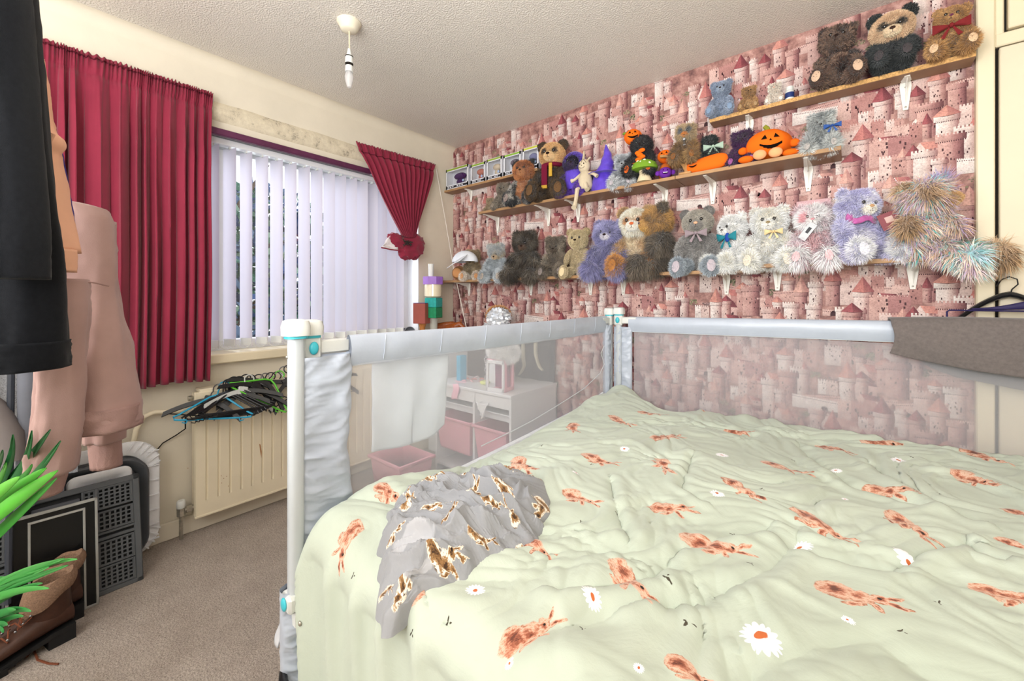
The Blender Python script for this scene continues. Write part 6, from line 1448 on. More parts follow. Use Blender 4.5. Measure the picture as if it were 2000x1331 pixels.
# ================================================================== left foreground: clothes, plant, boots, crates
CR = Vector((math.cos(YAW), math.sin(YAW), 0)); CF = Vector((-math.sin(YAW), math.cos(YAW), 0))
def atd(u, v, d): return EYE+(CF+CR*((u-1000)/FPX)+Vector((0, 0, 1))*((HOR-v)/FPX))*d
def cloth_tube(stations, depth, th, seed, K=64, N=60, fold=.14, nf=7, dd=0, off=Vector((0, 0, 0)), squash=1.0, hem=None):
    """stations: (v, uL, uR[, depth]) -> hanging tube of cloth with folds"""
    st = [(*s, depth)[:4] for s in stations]; vs_ = [s[0] for s in st]; P = np.zeros((N, K, 3)); tt = np.linspace(0, 1, len(st)); hh = np.linspace(0, 1, N)
    vv = np.interp(hh, tt, vs_); ul = np.interp(hh, tt, [s[1] for s in st]); ur = np.interp(hh, tt, [s[2] for s in st]); de = np.interp(hh, tt, [s[3] for s in st])
    ker = np.ones(5)/5; pad = lambda a: np.convolve(np.pad(a, 2, mode='edge'), ker, 'valid'); ul, ur = pad(ul), pad(ur)
    an = np.linspace(0, 2*math.pi, K, endpoint=False)
    for i in range(N):
        a, b = atd(ul[i], vv[i], de[i]), atd(ur[i], vv[i], de[i]); c = (a+b)/2; w = (b-a).length/2
        f = 1+fold*(np.sin(an*nf+seed+1.5*math.sin(hh[i]*5+seed))*.5+gnoise(np.stack([np.cos(an)*2.1+seed, np.sin(an)*2.1, 0*an+hh[i]*4], -1))*1.1)*min(1, .25+hh[i])
        f2 = 1+.16*fold/.14*.5*(ridge(np.stack([np.cos(an)*1.6+seed, np.sin(an)*1.6+hh[i]*2.2, 0*an+hh[i]*3.2], -1), 2)-.6)+.02*gnoise(np.stack([np.cos(an)*3+seed, np.sin(an)*3, 0*an+hh[i]*22], -1))*3
        hb = 1.0
        if hem and hh[i] > hem: hb = .93
        x_ = np.cos(an); y_ = np.sin(an)
        for k in range(K):
            p = c+CR*float(x_[k]*w*(1+(f[k]-1)*.25)*hb)+CF*float(y_[k]*th*f[k]*f2[k]*hb)
            P[i, k] = p
    V = P.reshape(-1, 3); n0 = len(V); caps = [P[0].mean(0), P[-1].mean(0)+np.array([0, 0, .02])]
    return V, gridfaces(N, K, True), P, caps
def cloth_part(name, parent, m, *a, label=None, **k):
    V, F, P, caps = cloth_tube(*a, **k); K = P.shape[1]; n0 = len(V); V = np.concatenate([V, np.array(caps)]); j = np.arange(K)
    T = np.stack([(j+1) % K, j, 0*j+n0], 1); B = np.stack([(P.shape[0]-1)*K+j, (P.shape[0]-1)*K+(j+1) % K, 0*j+n0+1], 1)
    me = np_mesh(name, V-np.array(parent.location), [F, T, B]); return link(name, me, m, parent, label=label), P
m_coat = mat('black_wool', '#121316', .95, var=.15, vscale=120, bump=.5, bscale=700, bdist=.001, sheen=.08, spec=.1)
m_peach = mat('peach_jersey', '#edb697', .9, var=.03, bump=.3, bscale=500, bdist=.001, spec=.15)
m_violet = mat('violet_cloth', '#3a2a78', .85)
m_pink = mat('dusty_pink_fleece', '#b2928b', .92, var=.035, bump=.35, bscale=450, bdist=.001, spec=.12, sheen=.15)
m_pinkrib = mat('dusty_pink_rib', '#a88780', .92, bump=.8, bscale=250, bdist=.002)

coat = thing('coat', 'black wool coat hanging at the far left edge', 'coat', atd(20, 700, .86))
cloth_part('body', coat, m_coat, [(-170, -80, 10), (-60, -100, 40), (60, -100, 50), (130, -100, 60), (300, -95, 76), (420, -90, 92), (500, -80, 106), (600, -60, 108), (690, -40, 108), (716, -30, 106)], .86, .07, 1.0, fold=.10)
cloth_part('sleeve', coat, m_coat, [(-120, -70, 20), (0, -60, 38), (150, -50, 48), (330, -40, 66), (470, -30, 76), (545, -28, 74)], .76, .05, 4.0, fold=.12)
hd, _ = cloth_part('hem_band', coat, m_coat, [(668, -38, 109), (722, -28, 105)], .855, .072, 1.0, N=12, fold=.08)
g = G(); ho = -Vector(coat.location); g.tube([atd(-40, 120, .87)+ho, atd(0, 40, .88)+ho, atd(30, -60, .9)+ho], .002, 4)
g = G(); hg = thing('clothes_hanger', 'black hanger neck showing above the peach hoodie at the clothes rail', 'hanger', atd(58, 105, .97)); o_ = -Vector(hg.location)
g = G(); g.tube([atd(u, v, .97)+o_ for u, v in [(40, 60), (48, 74), (56, 84), (66, 96), (69, 100), (60, 99), (52, 94)]], .004, 6); g.build('shoulder', m_hblack, hg)
g = G(); g.tube([atd(u, v, .97)+o_ for u, v in [(62, 98), (60, 104), (58, 118), (66, 124), (70, 160)]], .0028, 6, flat=1); g.build('neck', m_whitep, hg)
peach = thing('hoodie', 'peach coloured hoodie hanging behind the black coat', 'hoodie', atd(90, 500, .97)); 
cloth_part('sleeve', peach, m_peach, [(100, 20, 60), (150, 20, 70), (220, 25, 83), (252, 28, 92), (266, 30, 110), (282, 34, 111), (300, 40, 100), (350, 50, 111), (420, 70, 124), (492, 92, 135)], .97, .045, 2.2, fold=.22, nf=4)
cloth_part('cuff', peach, m_peach, [(486, 96, 132), (531, 98, 130)], .965, .038, 2.2, N=10, fold=.05, nf=14)
g = G(); a_ = -Vector(peach.location)
for i in range(5): 
    q = i/4; g.tube([atd(70+34*t_, 262+22*math.sin(t_*3.1+q)+q*18, .93) + a_ for t_ in np.linspace(0, 1, 6)], .004, 6)
g.build('elbow_folds', m_peach, peach, kind='stuff')
vio = thing('jumper', 'deep violet jumper sleeve showing as a sliver beyond the peach hoodie', 'jumper', atd(120, 450, 1.02))
cloth_part('sleeve', vio, m_violet, [(280, 80, 104), (340, 85, 116), (400, 95, 128), (468, 108, 137)], 1.02, .03, 6.0, fold=.1)
cloth_part('cuff', vio, m_violet, [(474, 110, 137), (520, 112, 134)], 1.02, .026, 6.0, N=10, fold=.05)
pk = thing('hoodie', 'dusty pink hooded sweatshirt hanging from the clothes rail', 'hoodie', atd(160, 830, 1.14)); 
cloth_part('body', pk, m_pink, [(398, 118, 165), (404, 100, 188), (425, 95, 204), (470, 90, 211), (520, 90, 213), (563, 95, 212), (600, 95, 222), (660, 100, 234), (720, 120, 243), (780, 140, 252), (830, 146, 257)], 1.16, .075, 3.0, fold=.24, nf=5, N=80)
cloth_part('hem_band', pk, m_pinkrib, [(793, 144, 254), (838, 150, 255)], 1.155, .080, 3.0, N=10, fold=.2, nf=5)
cloth_part('sleeve', pk, m_pink, [(545, 100, 150), (600, 98, 158), (680, 92, 152), (760, 84, 150), (850, 78, 142), (925, 72, 130)], 1.03, .05, 8.0, fold=.26, nf=4)
cloth_part('cuff', pk, m_pinkrib, [(915, 74, 126), (968, 68, 106)], 1.03, .036, 8.0, N=10, fold=.04, nf=16)
cloth_part('sleeve', pk, m_pink, [(430, 170, 212), (520, 172, 215), (640, 165, 238), (740, 168, 250), (800, 170, 244), (862, 175, 232)], 1.24, .045, 9.4, fold=.22, nf=4)
cloth_part('cuff', pk, m_pinkrib, [(855, 178, 230), (912, 184, 232)], 1.24, .034, 9.4, N=10, fold=.04, nf=16)
ho = -Vector(pk.location)
g = G(); g.tube([atd(102+110*i/24, 556+4*math.sin(i*.3), 1.155-.092*math.sin(math.pi*(i+1.5)/27))+ho for i in range(25)], .002, 5); g.build('yoke_seam', m_pinkrib, pk)
g = G(); c_ = atd(125, 694, .975)+ho; 
Mx = Matrix((( CR.x, CF.x, 0), (CR.y, CF.y, 0), (0, 0, 1))).to_4x4(); g.box(-.009, .009, -.0015, .0015, -.0042, .0042, Matrix.Translation(c_) @ Mx); g.build('woven_label', m_dark, pk, smooth=False, label='small black woven label')
# clothes rail upright + grey net panel with padded posts
m_slate = mat('slate_grey_fabric', '#6d7079', .8, var=.05, bump=.3, bscale=300, bdist=.001)
t = NT('grey_mesh_fabric'); v_ = t.n('ShaderNodeTexVoronoi'); v_.inputs['Scale'].default_value = 420; t.l(t.tc('Object'), v_.inputs[0]); t.l(t.ramp(v_.outputs['Distance'], [(.2, lin('#4a4c50')), (.5, lin('#8e9095'))]), t.b.inputs['Base Color']); t.b.inputs['Roughness'].default_value = .8; t.b.inputs['Alpha'].default_value = .9
m_gmesh = t.m
pp = thing('play_pen', 'folded grey mesh play pen standing behind the plant', 'play pen', atd(50, 1150, 1.42)); ho = -Vector(pp.location)
g = G(); g.tube([atd(56, 690, 1.42)+ho, atd(56, 850, 1.42)+ho, atd(54, 930, 1.42)+ho, atd(50, 990, 1.42)+ho], [.026, .026, .028, .022], 12); g.build('padded_post', m_slate, pp)
g = G(); g.tube([atd(-60, 760, 1.36)+ho, atd(-10, 800, 1.38)+ho, atd(20, 850, 1.38)+ho, atd(26, 900, 1.38)+ho], [.03, .032, .034, .03], 10); g.build('padded_rail', mat('taupe_pad', '#77706e', .8), pp)
g = G(); P = [[atd(-60+96*i/20, 690+510*j/20, 1.47)+CF*(.01*math.sin(i)*math.sin(j*.7))+ho for j in range(21)] for i in range(21)]; g.grid(P); P = [[atd(36+110*i/20, 690+(225+10*i/20)*j/12, 1.47)+CF*(.012*math.sin(i)*math.sin(j*.7))+ho for j in range(13)] for i in range(21)]; g.grid(P); g.build('mesh_panel', m_gmesh, pp)
g = G(); g.tube([atd(22, 690, 1.40)+ho, atd(16, 1180, 1.40)+ho], .009, 8); g.build('pole', mat('dark_pole', '#3f434c', .4), pp)
# ---- storage: trays, crates, framed board (all lean against the window wall)
m_tray = mat('white_tray_plastic', '#e6e7ea', .35, spec=.5); m_gtray = mat('grey_tray_plastic', '#53565b', .45, spec=.5); m_crate = mat('dark_grey_crate_plastic', '#56595c', .5, var=.05, spec=.4, bump=.2, bscale=200)
def rrect(y0, y1, z0, z1, r, n=8):
    o = []
    for cy_, cz_, a0_ in ((y1-r, z1-r, 0), (y0+r, z1-r, 90), (y0+r, z0+r, 180), (y1-r, z0+r, 270)):
        for i in range(n+1): a = R(a0_+90*i/n); o.append((cy_+r*math.cos(a), cz_+r*math.sin(a)))
    return o
def tray(name, label, y0, y1, z0, z1, r, x, dep, m, flange=.05, ribs=0, cat='tray'):
    t_ = thing(name, label, cat, (x, (y0+y1)/2, z0)); o = -Vector(t_.location)
    rings = [(0, x), (.004, x+.008), (flange*.35, x+.010), (flange, x+.004), (flange+.02, x-dep), (flange+.05, x-dep)]
    P = [[(xx, a, b) for a, b in rrect(y0+d, y1-d, z0+d, z1-d, max(.01, r-d*.6))] for d, xx in rings]
    g = G(); g.grid(P, closev=True); b = len(g.v); n = len(P[0]); g.f.append([b-n+i for i in range(n)]); g.mi.append(0)
    ob = g.build('shell', m, t_, loc=o); 
    if ribs:
        g = G(); out_ = rrect(y0, y1, z0, z1, r, 8); inn = rrect(y0+flange*.75, y1-flange*.75, z0+flange*.75, z1-flange*.75, r-.02, 8)
        tot = len(out_)
        for i in range(0, ribs):
            q = i/ribs*tot; k_ = int(q); f_ = q-k_; A_ = Vector((0, *out_[k_])).lerp(Vector((0, *out_[(k_+1) % tot])), f_); B_ = Vector((0, *inn[k_])).lerp(Vector((0, *inn[(k_+1) % tot])), f_)
            d_ = (B_-A_).normalized(); s_ = Vector((0, -d_.z, d_.y))*.0022
            g.add([(x+.008, *(A_-s_)[1:]), (x+.008, *(A_+s_)[1:]), (x+.014, *(B_+s_)[1:]), (x+.014, *(B_-s_)[1:]), (x+.018, *(A_-s_)[1:]), (x+.018, *(A_+s_)[1:])], [(0, 1, 5, 4), (4, 5, 2, 3), (0, 4, 3), (1, 2, 5)])
        # long straight side ribs
        for i in range(7):
            z = z0+.06+(z1-z0-.12)*i/6; g.rbox(x+.006, x+.017, y1-flange*.8, y1-.004, z-.002, z+.002, .0005)
        g.build('rim_ribs', m, t_, loc=o, kind='stuff')
    return t_
tray('baby_bath', 'white plastic tub with ribbed rim leaning on the wall', -.15, .437, 0.01, .530, .11, .085, .06, m_tray, .055, 26, cat='tub')
tray('storage_tray', 'dark grey plastic tray leaning inside the white tub', -.15, .395, .02, .470, .09, .118, .02, m_gtray, .02)
tray('lid', 'pale plastic box lid behind the pink cuff', .14, .335, .03, .445, .03, .140, .012, m_tray, .03)
bx_ = thing('storage_box', 'blue-grey translucent plastic box beside the pink sleeve', 'box', (.15, .06, .0)); g = G(); g.rbox(.130, .172, -.05, .135, .0, .45, .01); g.build('body', mat('blue_grey_plastic', '#8c96a6', .3, spec=.5), bx_, loc=-Vector(bx_.location))
def lattice(g, y0, y1, z0, z1, cy_, cz_, x, bar=.004, th=.006):
    for i in range(cy_+1): y = y0+(y1-y0)*i/cy_; g.box(x-th/2, x+th/2, y-bar/2, y+bar/2, z0, z1)
    for j in range(cz_+1): z = z0+(z1-z0)*j/cz_; g.box(x-th/2+.0005, x+th/2-.0005, y0, y1, z-bar/2*.9, z+bar/2*.9)
cr = thing('folding_crate', 'dark grey folded plastic crate with slotted panels leaning on the tubs', 'crate', (.285, .35, 0), 0); cr.rotation_euler = (0, R(-13.5), 0)
W_ = .56; Hh = .425
g = G(); g.rbox(-.03, 0, -W_, 0, 0, .018, .003); g.rbox(-.03, 0, -W_, 0, Hh-.022, Hh, .003); g.rbox(-.03, 0, -.022, 0, 0, Hh, .003); g.rbox(-.03, 0, -W_, -W_+.02, 0, Hh, .003)
g.rbox(-.028, -.002, -W_, 0, .200, .212, .002); g.rbox(-.028, -.002, -W_, 0, .222, .232, .002); g.build('frame', m_crate, cr)
for (ya, yb, za, zb, ny_, nz_) in [(-.125, -.028, .025, .095, 6, 5), (-.125, -.028, .110, .190, 6, 5), (-.165, -.135, .025, .19, 2, 10), (-.125, -.028, .240, .305, 6, 4), (-.125, -.028, .325, .398, 6, 5), (-.165, -.135, .240, .398, 2, 10), (-.30, -.175, .240, .33, 7, 5), (-.42, -.31, .240, .36, 6, 7), (-.53, -.43, .240, .36, 6, 7), (-.42, -.31, .03, .19, 6, 9), (-.30, -.175, .03, .19, 7, 9), (-.53, -.43, .03, .19, 6, 9)]:
    g = G(); lattice(g, ya, yb, za, zb, ny_, nz_, -.008, .0062, .010)
    g.rbox(-.014, -.001, ya-.006, ya, za-.006, zb+.006, .001); g.rbox(-.014, -.001, yb, yb+.006, za-.006, zb+.006, .001); g.rbox(-.014, -.001, ya, yb, zb, zb+.006, .001); g.rbox(-.014, -.001, ya, yb, za-.006, za, .001)
    g.build('slotted_panel', m_crate, cr, smooth=False)
g = G(); g.box(-.026, -.020, -W_+.01, -.01, .01, Hh-.01); g.build('inner_face', mat('crate_shadow_plastic', '#2c2e30', .6), cr, smooth=False)
g = G(); g.rbox(-.016, .001, -.30, -.175, .345, .385, .003); g.build('handle', m_gtray, cr)
fr = thing('framed_board', 'black board in a thin silver frame leaning on the crate', 'board', (.335, .215, 0)); fr.rotation_euler = (0, R(-7), 0)
m_silver = mat('silver_frame', '#aeb0ae', .35, metal=.6)
g = G(); fw_, fh_ = .225, .395; g.rbox(-.012, 0, -fw_, -fw_+.008, 0, fh_, .001); g.rbox(-.012, 0, -.008, 0, 0, fh_, .001); g.rbox(-.012, 0, -fw_, 0, 0, .008, .001); g.rbox(-.012, 0, -fw_, 0, fh_-.010, fh_, .001); g.build('frame', m_silver, fr)
g = G(); g.rbox(-.010, .002, -.040, -.033, 0, fh_-.03, .001); g.rbox(-.010, .002, -.175, -.168, 0, fh_-.03, .001); g.rbox(-.010, .002, -.175, -.033, fh_-.034, fh_-.026, .001); g.build('inner_frame', m_silver, fr)
g = G(); g.box(-.008, -.004, -fw_+.004, -.004, .004, fh_-.004); g.build('black_panel', mat('black_panel', '#0e0f10', .25), fr, smooth=False)

# ---- boots
m_leather = mat('brown_leather', '#41291f', .42, var=.18, vscale=18, spec=.25, bump=.25, bscale=90, bdist=.002)
m_fleece = mat('tan_fleece', '#93755f', .98, var=.2, vscale=220, bump=1, bscale=420, bdist=.004); m_sole = mat('black_rubber', '#1b1b1c', .6)
def boot(x, y, rz, label):
    b_ = thing('ankle_boot', label, 'boot', (x, y, 0), rz, 'pair of brown fleece lined boots')
    # local: toe towards -y, heel at y=0
    secs = [(.000, .052, .115, .030), (-.02, .050, .125, .036), (-.06, .046, .125, .038), (-.10, .040, .112, .037), (-.15, .034, .088, .041), (-.20, .029, .072, .045), (-.245, .026, .058, .038), (-.268, .028, .044, .020)]
    P = []
    for (yy, z0, z1, w) in secs:
        P.append([(w*math.cos(a), yy, (z0+z1)/2+(z1-z0)/2*math.sin(a)*(1 if math.sin(a) > 0 else .85)) for a in np.linspace(0, 2*math.pi, 20, endpoint=False)])
    g = G(); g.grid(P, closev=True); b = len(g.v); g.f.append([b-20+i for i in range(20)]); g.f.append(list(range(20))[::-1]); g.mi += [0, 0]
    P = []
    for i in range(9):
        h = i/8; P.append([((.034+.006*h)*math.cos(a), -.048+(.050-.002*h)*math.sin(a)-.004*h, .09+.115*h+.01*math.sin(a)*h) for a in np.linspace(0, 2*math.pi, 24, endpoint=False)])
    g.grid(P, closev=True); g.build('upper', m_leather, b_)
    g = G(); P = []
    for i in range(8):
        h = i/7; rr_ = 1.0+.20*math.sin(h*2.6); zz = .205-.055*h*(1.0) if h > 0 else .212
        P.append([((.038*rr_)*math.cos(a), -.052+.056*rr_*math.sin(a), .222-.062*h*(1-.35*math.sin(a))+.012*math.sin(a)+.004*math.sin(a*5)) for a in np.linspace(0, 2*math.pi, 28, endpoint=False)])
    P2_ = [[(.030*math.cos(a), -.052+.046*math.sin(a), z) for a in np.linspace(0, 2*math.pi, 28, endpoint=False)] for z in (.13, .222)]
    g.grid(P2_+P, closev=True); g.build('fleece_cuff', m_fleece, b_)
    g = G(); so_ = [(.034, .002), (.036, -.05), (.034, -.10), (.042, -.16), (.046, -.21), (.036, -.255), (0, -.276)]
    ol = [(a, b) for a, b in so_]+[(-a, b) for a, b in so_[-2::-1]]
    v = []; zs = lambda y, t_: (.052 if y > -.06 else .052-.03*min(1, (-.06-y)/.10))*1.0-(.014 if t_ else 0)
    n = len(ol); v = [(a, b, zs(b, 0)) for a, b in ol]+[(a, b, zs(b, 1)) for a, b in ol]
    g.add(v, [tuple(range(n)), tuple(range(n, 2*n))[::-1]]+[(i, (i+1) % n, n+(i+1) % n, n+i) for i in range(n)])
    v = [(a, b, .0) for a, b in ol if b < -.12]; 
    g.prism([(-.034, .002), (.034, .002), (.033, -.062), (-.033, -.062)], 2, 0, .048)
    g.prism([(.044, -.15), (.047, -.21), (.036, -.258), (0, -.276), (-.036, -.258), (-.047, -.21), (-.044, -.15)], 2, 0, .022)
    g.build('heel_and_sole', m_sole, b_, smooth=False)
    g = G()
    for i in range(6):
        yy = -.095-.014*i; zz = .150-.014*i; s_ = 1 if i % 2 else -1
        g.tube([(-.024*s_, yy+.004, zz-.006), (0, yy-.004, zz+.004), (.024*s_, yy-.010, zz-.008)], .0022, 5)
    for s_ in (-1, 1): g.tube([(0, -.095, .155), (s_*.02, -.12, .150), (s_*.036, -.13, .12), (s_*.030, -.10, .135), (0, -.092, .152)], .002, 5)
    g.build('laces', mat('brown_lace', '#6e3c26', .8), b_)
    g = G()
    for i in range(4):
        for s_ in (-1, 1): g.ell((s_*.027, -.10-.016*i, .140-.014*i), (.003, .004, .004), nu=5, nv=8)
    g.build('eyelets', m_steel, b_, kind='stuff')
    return b_
b1 = boot(.455, .135, R(12), 'brown leather boot with fleece cuff and trailing lace, the nearer of the pair')
b2 = boot(.345, .165, R(8), 'brown leather fleece lined boot, the farther one beside the black board')
g = G(); ho = -Vector(b1.location)
g.tube([Vector((0, 0, 0))+(at(u, v, 2, z)+ho) for u, v, z in [(62, 1180, .13), (58, 1205, .09), (60, 1240, .03), (66, 1270, .006), (74, 1290, .004), (95, 1297, .004), (114, 1298, .004)]], .003, 5)
g.tube([(at(u, v, 2, z)+ho) for u, v, z in [(75, 1232, .02), (88, 1242, .006), (90, 1250, .005), (80, 1262, .004), (62, 1272, .004), (52, 1284, .004)]], .003, 5)
g.tube([(at(u, v, 2, z)+ho) for u, v, z in [(80, 1230, .02), (96, 1240, .006), (118, 1245, .005)]], .003, 5)
o = g.build('trailing_lace', mat('brown_lace2', '#6e3c26', .8), b1); o.matrix_parent_inverse = Matrix.Identity(4)
o.rotation_euler = (0, 0, -R(12))

# ---- artificial plant
m_green = colmat('green_plastic_leaf', .4, .4)
pl_ = thing('artificial_plant', 'green artificial plant with long blade leaves at the bottom left corner', 'plant', atd(-90, 1480, .95)); ho = -Vector(pl_.location)
leaves = [  # base, mid, tip (u,v), half width px, colour, depth
 ((-60, 1040), (30, 990), (118, 862), 9, '#1f6b34', .98), ((-60, 1030), (40, 920), (98, 840), 8, '#1a5c2e', 1.0), ((-60, 1010), (28, 935), (25, 850), 9, '#1d6432', 1.0), ((-50, 1000), (50, 955), (62, 842), 8, '#206a36', 1.0), ((-60, 960), (-5, 930), (5, 880), 8, '#1d6432', 1.0),
 ((-70, 1060), (20, 980), (112, 920), 13, '#5cc23a', .84), ((-70, 1040), (10, 965), (90, 915), 12, '#4fb434', .86), ((-60, 1010), (-5, 960), (38, 932), 11, '#68cc40', .84), ((-50, 990), (0, 950), (12, 905), 6, '#4aa838', .88), ((-50, 1000), (50, 940), (62, 908), 6, '#3f9a3c', .88), ((-60, 1100), (20, 1015), (110, 935), 9, '#3fae38', .86),
 ((-70, 1190), (40, 1118), (125, 1092), 7, '#3f9c44', .98), ((-70, 1180), (50, 1100), (150, 1093), 6, '#57b055', .98), ((-70, 1180), (30, 1140), (132, 1105), 6, '#368e40', .98), ((-70, 1200), (20, 1145), (95, 1150), 7, '#4aa64a', .98), ((-60, 1215), (20, 1150), (82, 1140), 6, '#3a9244', 1.0),
 ((-60, 1230), (20, 1180), (60, 1195), 7, '#2f8a40', .98), ((-60, 1235), (10, 1190), (30, 1192), 7, '#3c9a48', 1.0), ((-60, 1250), (20, 1197), (45, 1205), 6, '#358f42', 1.0), ((-60, 1260), (0, 1210), (14, 1222), 8, '#2c8440', 1.0), ((-60, 1240), (5, 1218), (6, 1236), 6, '#2c8440', 1.0), ((-60, 1120), (10, 1150), (95, 1108), 5, '#45a04a', 1.0)]
g = None
for b_, m_, t_, hw_, c_, d_ in leaves:
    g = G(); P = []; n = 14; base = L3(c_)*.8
    for i in range(n+1):
        h = i/n; u = (1-h)**2*b_[0]+2*h*(1-h)*m_[0]+h*h*t_[0]; v = (1-h)**2*b_[1]+2*h*(1-h)*m_[1]+h*h*t_[1]
        du = 2*(1-h)*(m_[0]-b_[0])+2*h*(t_[0]-m_[0]); dv = 2*(1-h)*(m_[1]-b_[1])+2*h*(t_[1]-m_[1]); l = math.hypot(du, dv)+1e-6; nx_, ny__ = -dv/l, du/l
        w = hw_*math.sin(math.pi*min(1, .12+.88*h))**.7*(1 if h < 1 else 0)+.3
        dd_ = d_+.05*math.sin(h*2.5)-.10*h
        P.append([atd(u-nx_*w, v-ny__*w, dd_)+ho, atd(u, v, dd_+.004)+ho, atd(u+nx_*w, v+ny__*w, dd_)+ho])
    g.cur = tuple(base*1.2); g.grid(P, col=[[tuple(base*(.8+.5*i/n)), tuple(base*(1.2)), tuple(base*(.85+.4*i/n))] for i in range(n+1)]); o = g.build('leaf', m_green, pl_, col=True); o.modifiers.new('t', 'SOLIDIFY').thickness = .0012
g = G(); g.lathe([(0, 0), (.05, 0), (.07, .12), (.075, .125), (.065, .12), (0, .11)], atd(-120, 1500, .98)+ho-Vector((0, 0, .0)), 20); g.build('pot', m_gtray, pl_)
g = G(); g.tube([atd(-120, 1480, .98)+ho, atd(-90, 1250, .98)+ho, atd(-70, 1040, .96)+ho], .008, 6); g.build('stem', mat('brown_stem', '#4a3a2a', .8), pl_)
# ---- the clothes rail the garments hang from (stands just outside the left edge)
rl = thing('clothes_rail', 'metal clothes rail carrying the coat and hoodies at the left edge', 'clothes rail', (atd(-70, 582, .95).x, atd(-70, 582, .95).y, 0)); ho = -Vector(rl.location)
m_rail = mat('grey_metal_rail', '#8a8c90', .35, metal=.7)
def rp(d, z): q = atd(-70, 582, d); return Vector((q.x, q.y, z))
g = G(); g.tube([rp(.66, 2.02)+ho, rp(1.40, 2.02)+ho], .012, 10); g.build('rail', m_rail, rl)
for d in (.68, 1.38):
    g = G(); g.tube([rp(d, 0)+ho, rp(d, 2.02)+ho], .011, 10); g.build('upright', m_rail, rl)
    g = G(); g.tube([rp(d, .015)+CR*-.2+ho, rp(d, .015)+CR*.03+ho], .011, 8); g.build('foot', m_rail, rl)
for d, uu, vv, dd_ in ((.86, -35, -165, .86), (.97, 40, 104, .97), (1.02, 80, 284, 1.02), (1.16, 110, 404, 1.16)):
    q = atd(uu, vv, dd_); r0 = rp(d, 2.02)
    g = G(); g.tube([r0+Vector((0, 0, .014))+ho, r0+CR*.02+ho, (r0+Vector((0, 0, -.05))).lerp(Vector((q.x, q.y, r0.z-.05)), .4)+ho, q+ho+CR*-.03, q+ho], .0022, 6); g.build('hanger_wire', m_steel, rl)
# ================================================================== white desk unit and its toys, behind the side netting
m_wht = mat('white_melamine', '#dcdcde', .35, var=.015, spec=.45); m_pinkp = mat('pink_bin_plastic', '#e8a3b2', .4, var=.03, spec=.4); m_pinkl = mat('pale_pink_plastic', '#efb6c6', .4)
DX0, DX1, DY0, DY1, DZt = .38, 1.045, 1.82, 2.30, .60
dk = thing('storage_unit', 'white toy storage unit with pink pull-out bins behind the netting', 'storage unit', (DX1, DY0, 0)); ho = -Vector(dk.location)
dvx = at(925, 800, 1, DY0).x
g = G(); g.rbox(DX0-.01, DX1+.003, DY0-.006, DY1, DZt-.018, DZt, .002); g.build('top_board', m_wht, dk, loc=ho)
for nm, x in (('side_panel', DX1-.018), ('side_panel', DX0), ('divider', dvx-.009)):
    g = G(); g.rbox(x, x+.018, DY0, DY1, 0, DZt-.018, .0015); g.build(nm, m_wht, dk, loc=ho)
g = G(); g.rbox(DX0, DX1, DY1-.012, DY1, .05, DZt-.02, .001); g.build('back_panel', m_wht, dk, loc=ho)
g = G(); g.rbox(DX0+.018, DX1-.018, DY0, DY1, .05, .068, .001); g.build('bottom_board', m_wht, dk, loc=ho)
for xa, xb in ((DX0+.02, dvx-.011), (dvx+.011, DX1-.02)):
    g = G(); g.rbox(xa, xb, DY0+.002, DY0+.018, DZt-.088, DZt-.020, .002); g.build('drawer_front', m_wht, dk, loc=ho)
    g = G(); g.rbox(xa, xb, DY0+.04, DY0+.35, .425, .465, .003); g.rbox(xa-.002, xb+.002, DY0+.02, DY0+.36, .466, .476, .002); g.build('tray', mat('grey_tray_white', '#d4d6da', .4), dk, loc=ho)
    g = G(); za, zb = .17, .385; xm, w2 = (xa+xb)/2, (xb-xa)/2-.006
    P = [[(xm+s_*w2*k_, y_, z_) for s_, y_ in ((-1, DY0-.02+q_), (1, DY0-.02+q_), (1, DY1-.06-q_), (-1, DY1-.06-q_))] for k_, q_, z_ in ((.84, .03, za), (.86, .025, za+.01), (1.0, .004, zb), (1.05, -.008, zb), (1.05, -.008, zb-.012))]
    P = P[:3]+[P[3]]+[P[4]]; g.grid(P, closev=True); g.add(P[0], [(0, 1, 2, 3)]); o = g.build('pink_bin', m_pinkp, dk, loc=ho); o.modifiers.new('t', 'SOLIDIFY').thickness = .003
p = at(835, 868, 1, 1.40); bn = thing('toy_bin', 'loose pink plastic bin on the floor left of the white storage unit', 'bin', (.42, 1.52, 0)); g = G()
P = [[(s_*.15*k_, t_*.12*k_, z_) for s_, t_ in ((-1, -1), (1, -1), (1, 1), (-1, 1))] for k_, z_ in ((.85, 0), (1, .20), (1.08, .20), (1.08, .185))]; g.grid(P, closev=True); g.add(P[0], [(0, 1, 2, 3)]); g.build('bin', m_pinkp, bn).modifiers.new('t', 'SOLIDIFY').thickness = .003
def onDesk(u, v): return at(u, v, 2, DZt)
# white purse-like cloth hanging in the shelf
p = at(945, 800, 1, DY0-.01); wb = thing('cloth_pouch', 'small white satin pouch hanging below the desk top', 'pouch', p); g = G()
P = [[(x*.045*(1-h*.75)+.006*h, -.008+.012*math.sin(x*3+h*4)-.01*h, .035-.085*h+.01*x*x) for x in np.linspace(-1, 1, 12)] for h in np.linspace(0, 1, 10)]; g.grid(P); g.build('cloth', m_wht, wb).modifiers.new('t', 'SOLIDIFY').thickness = .004
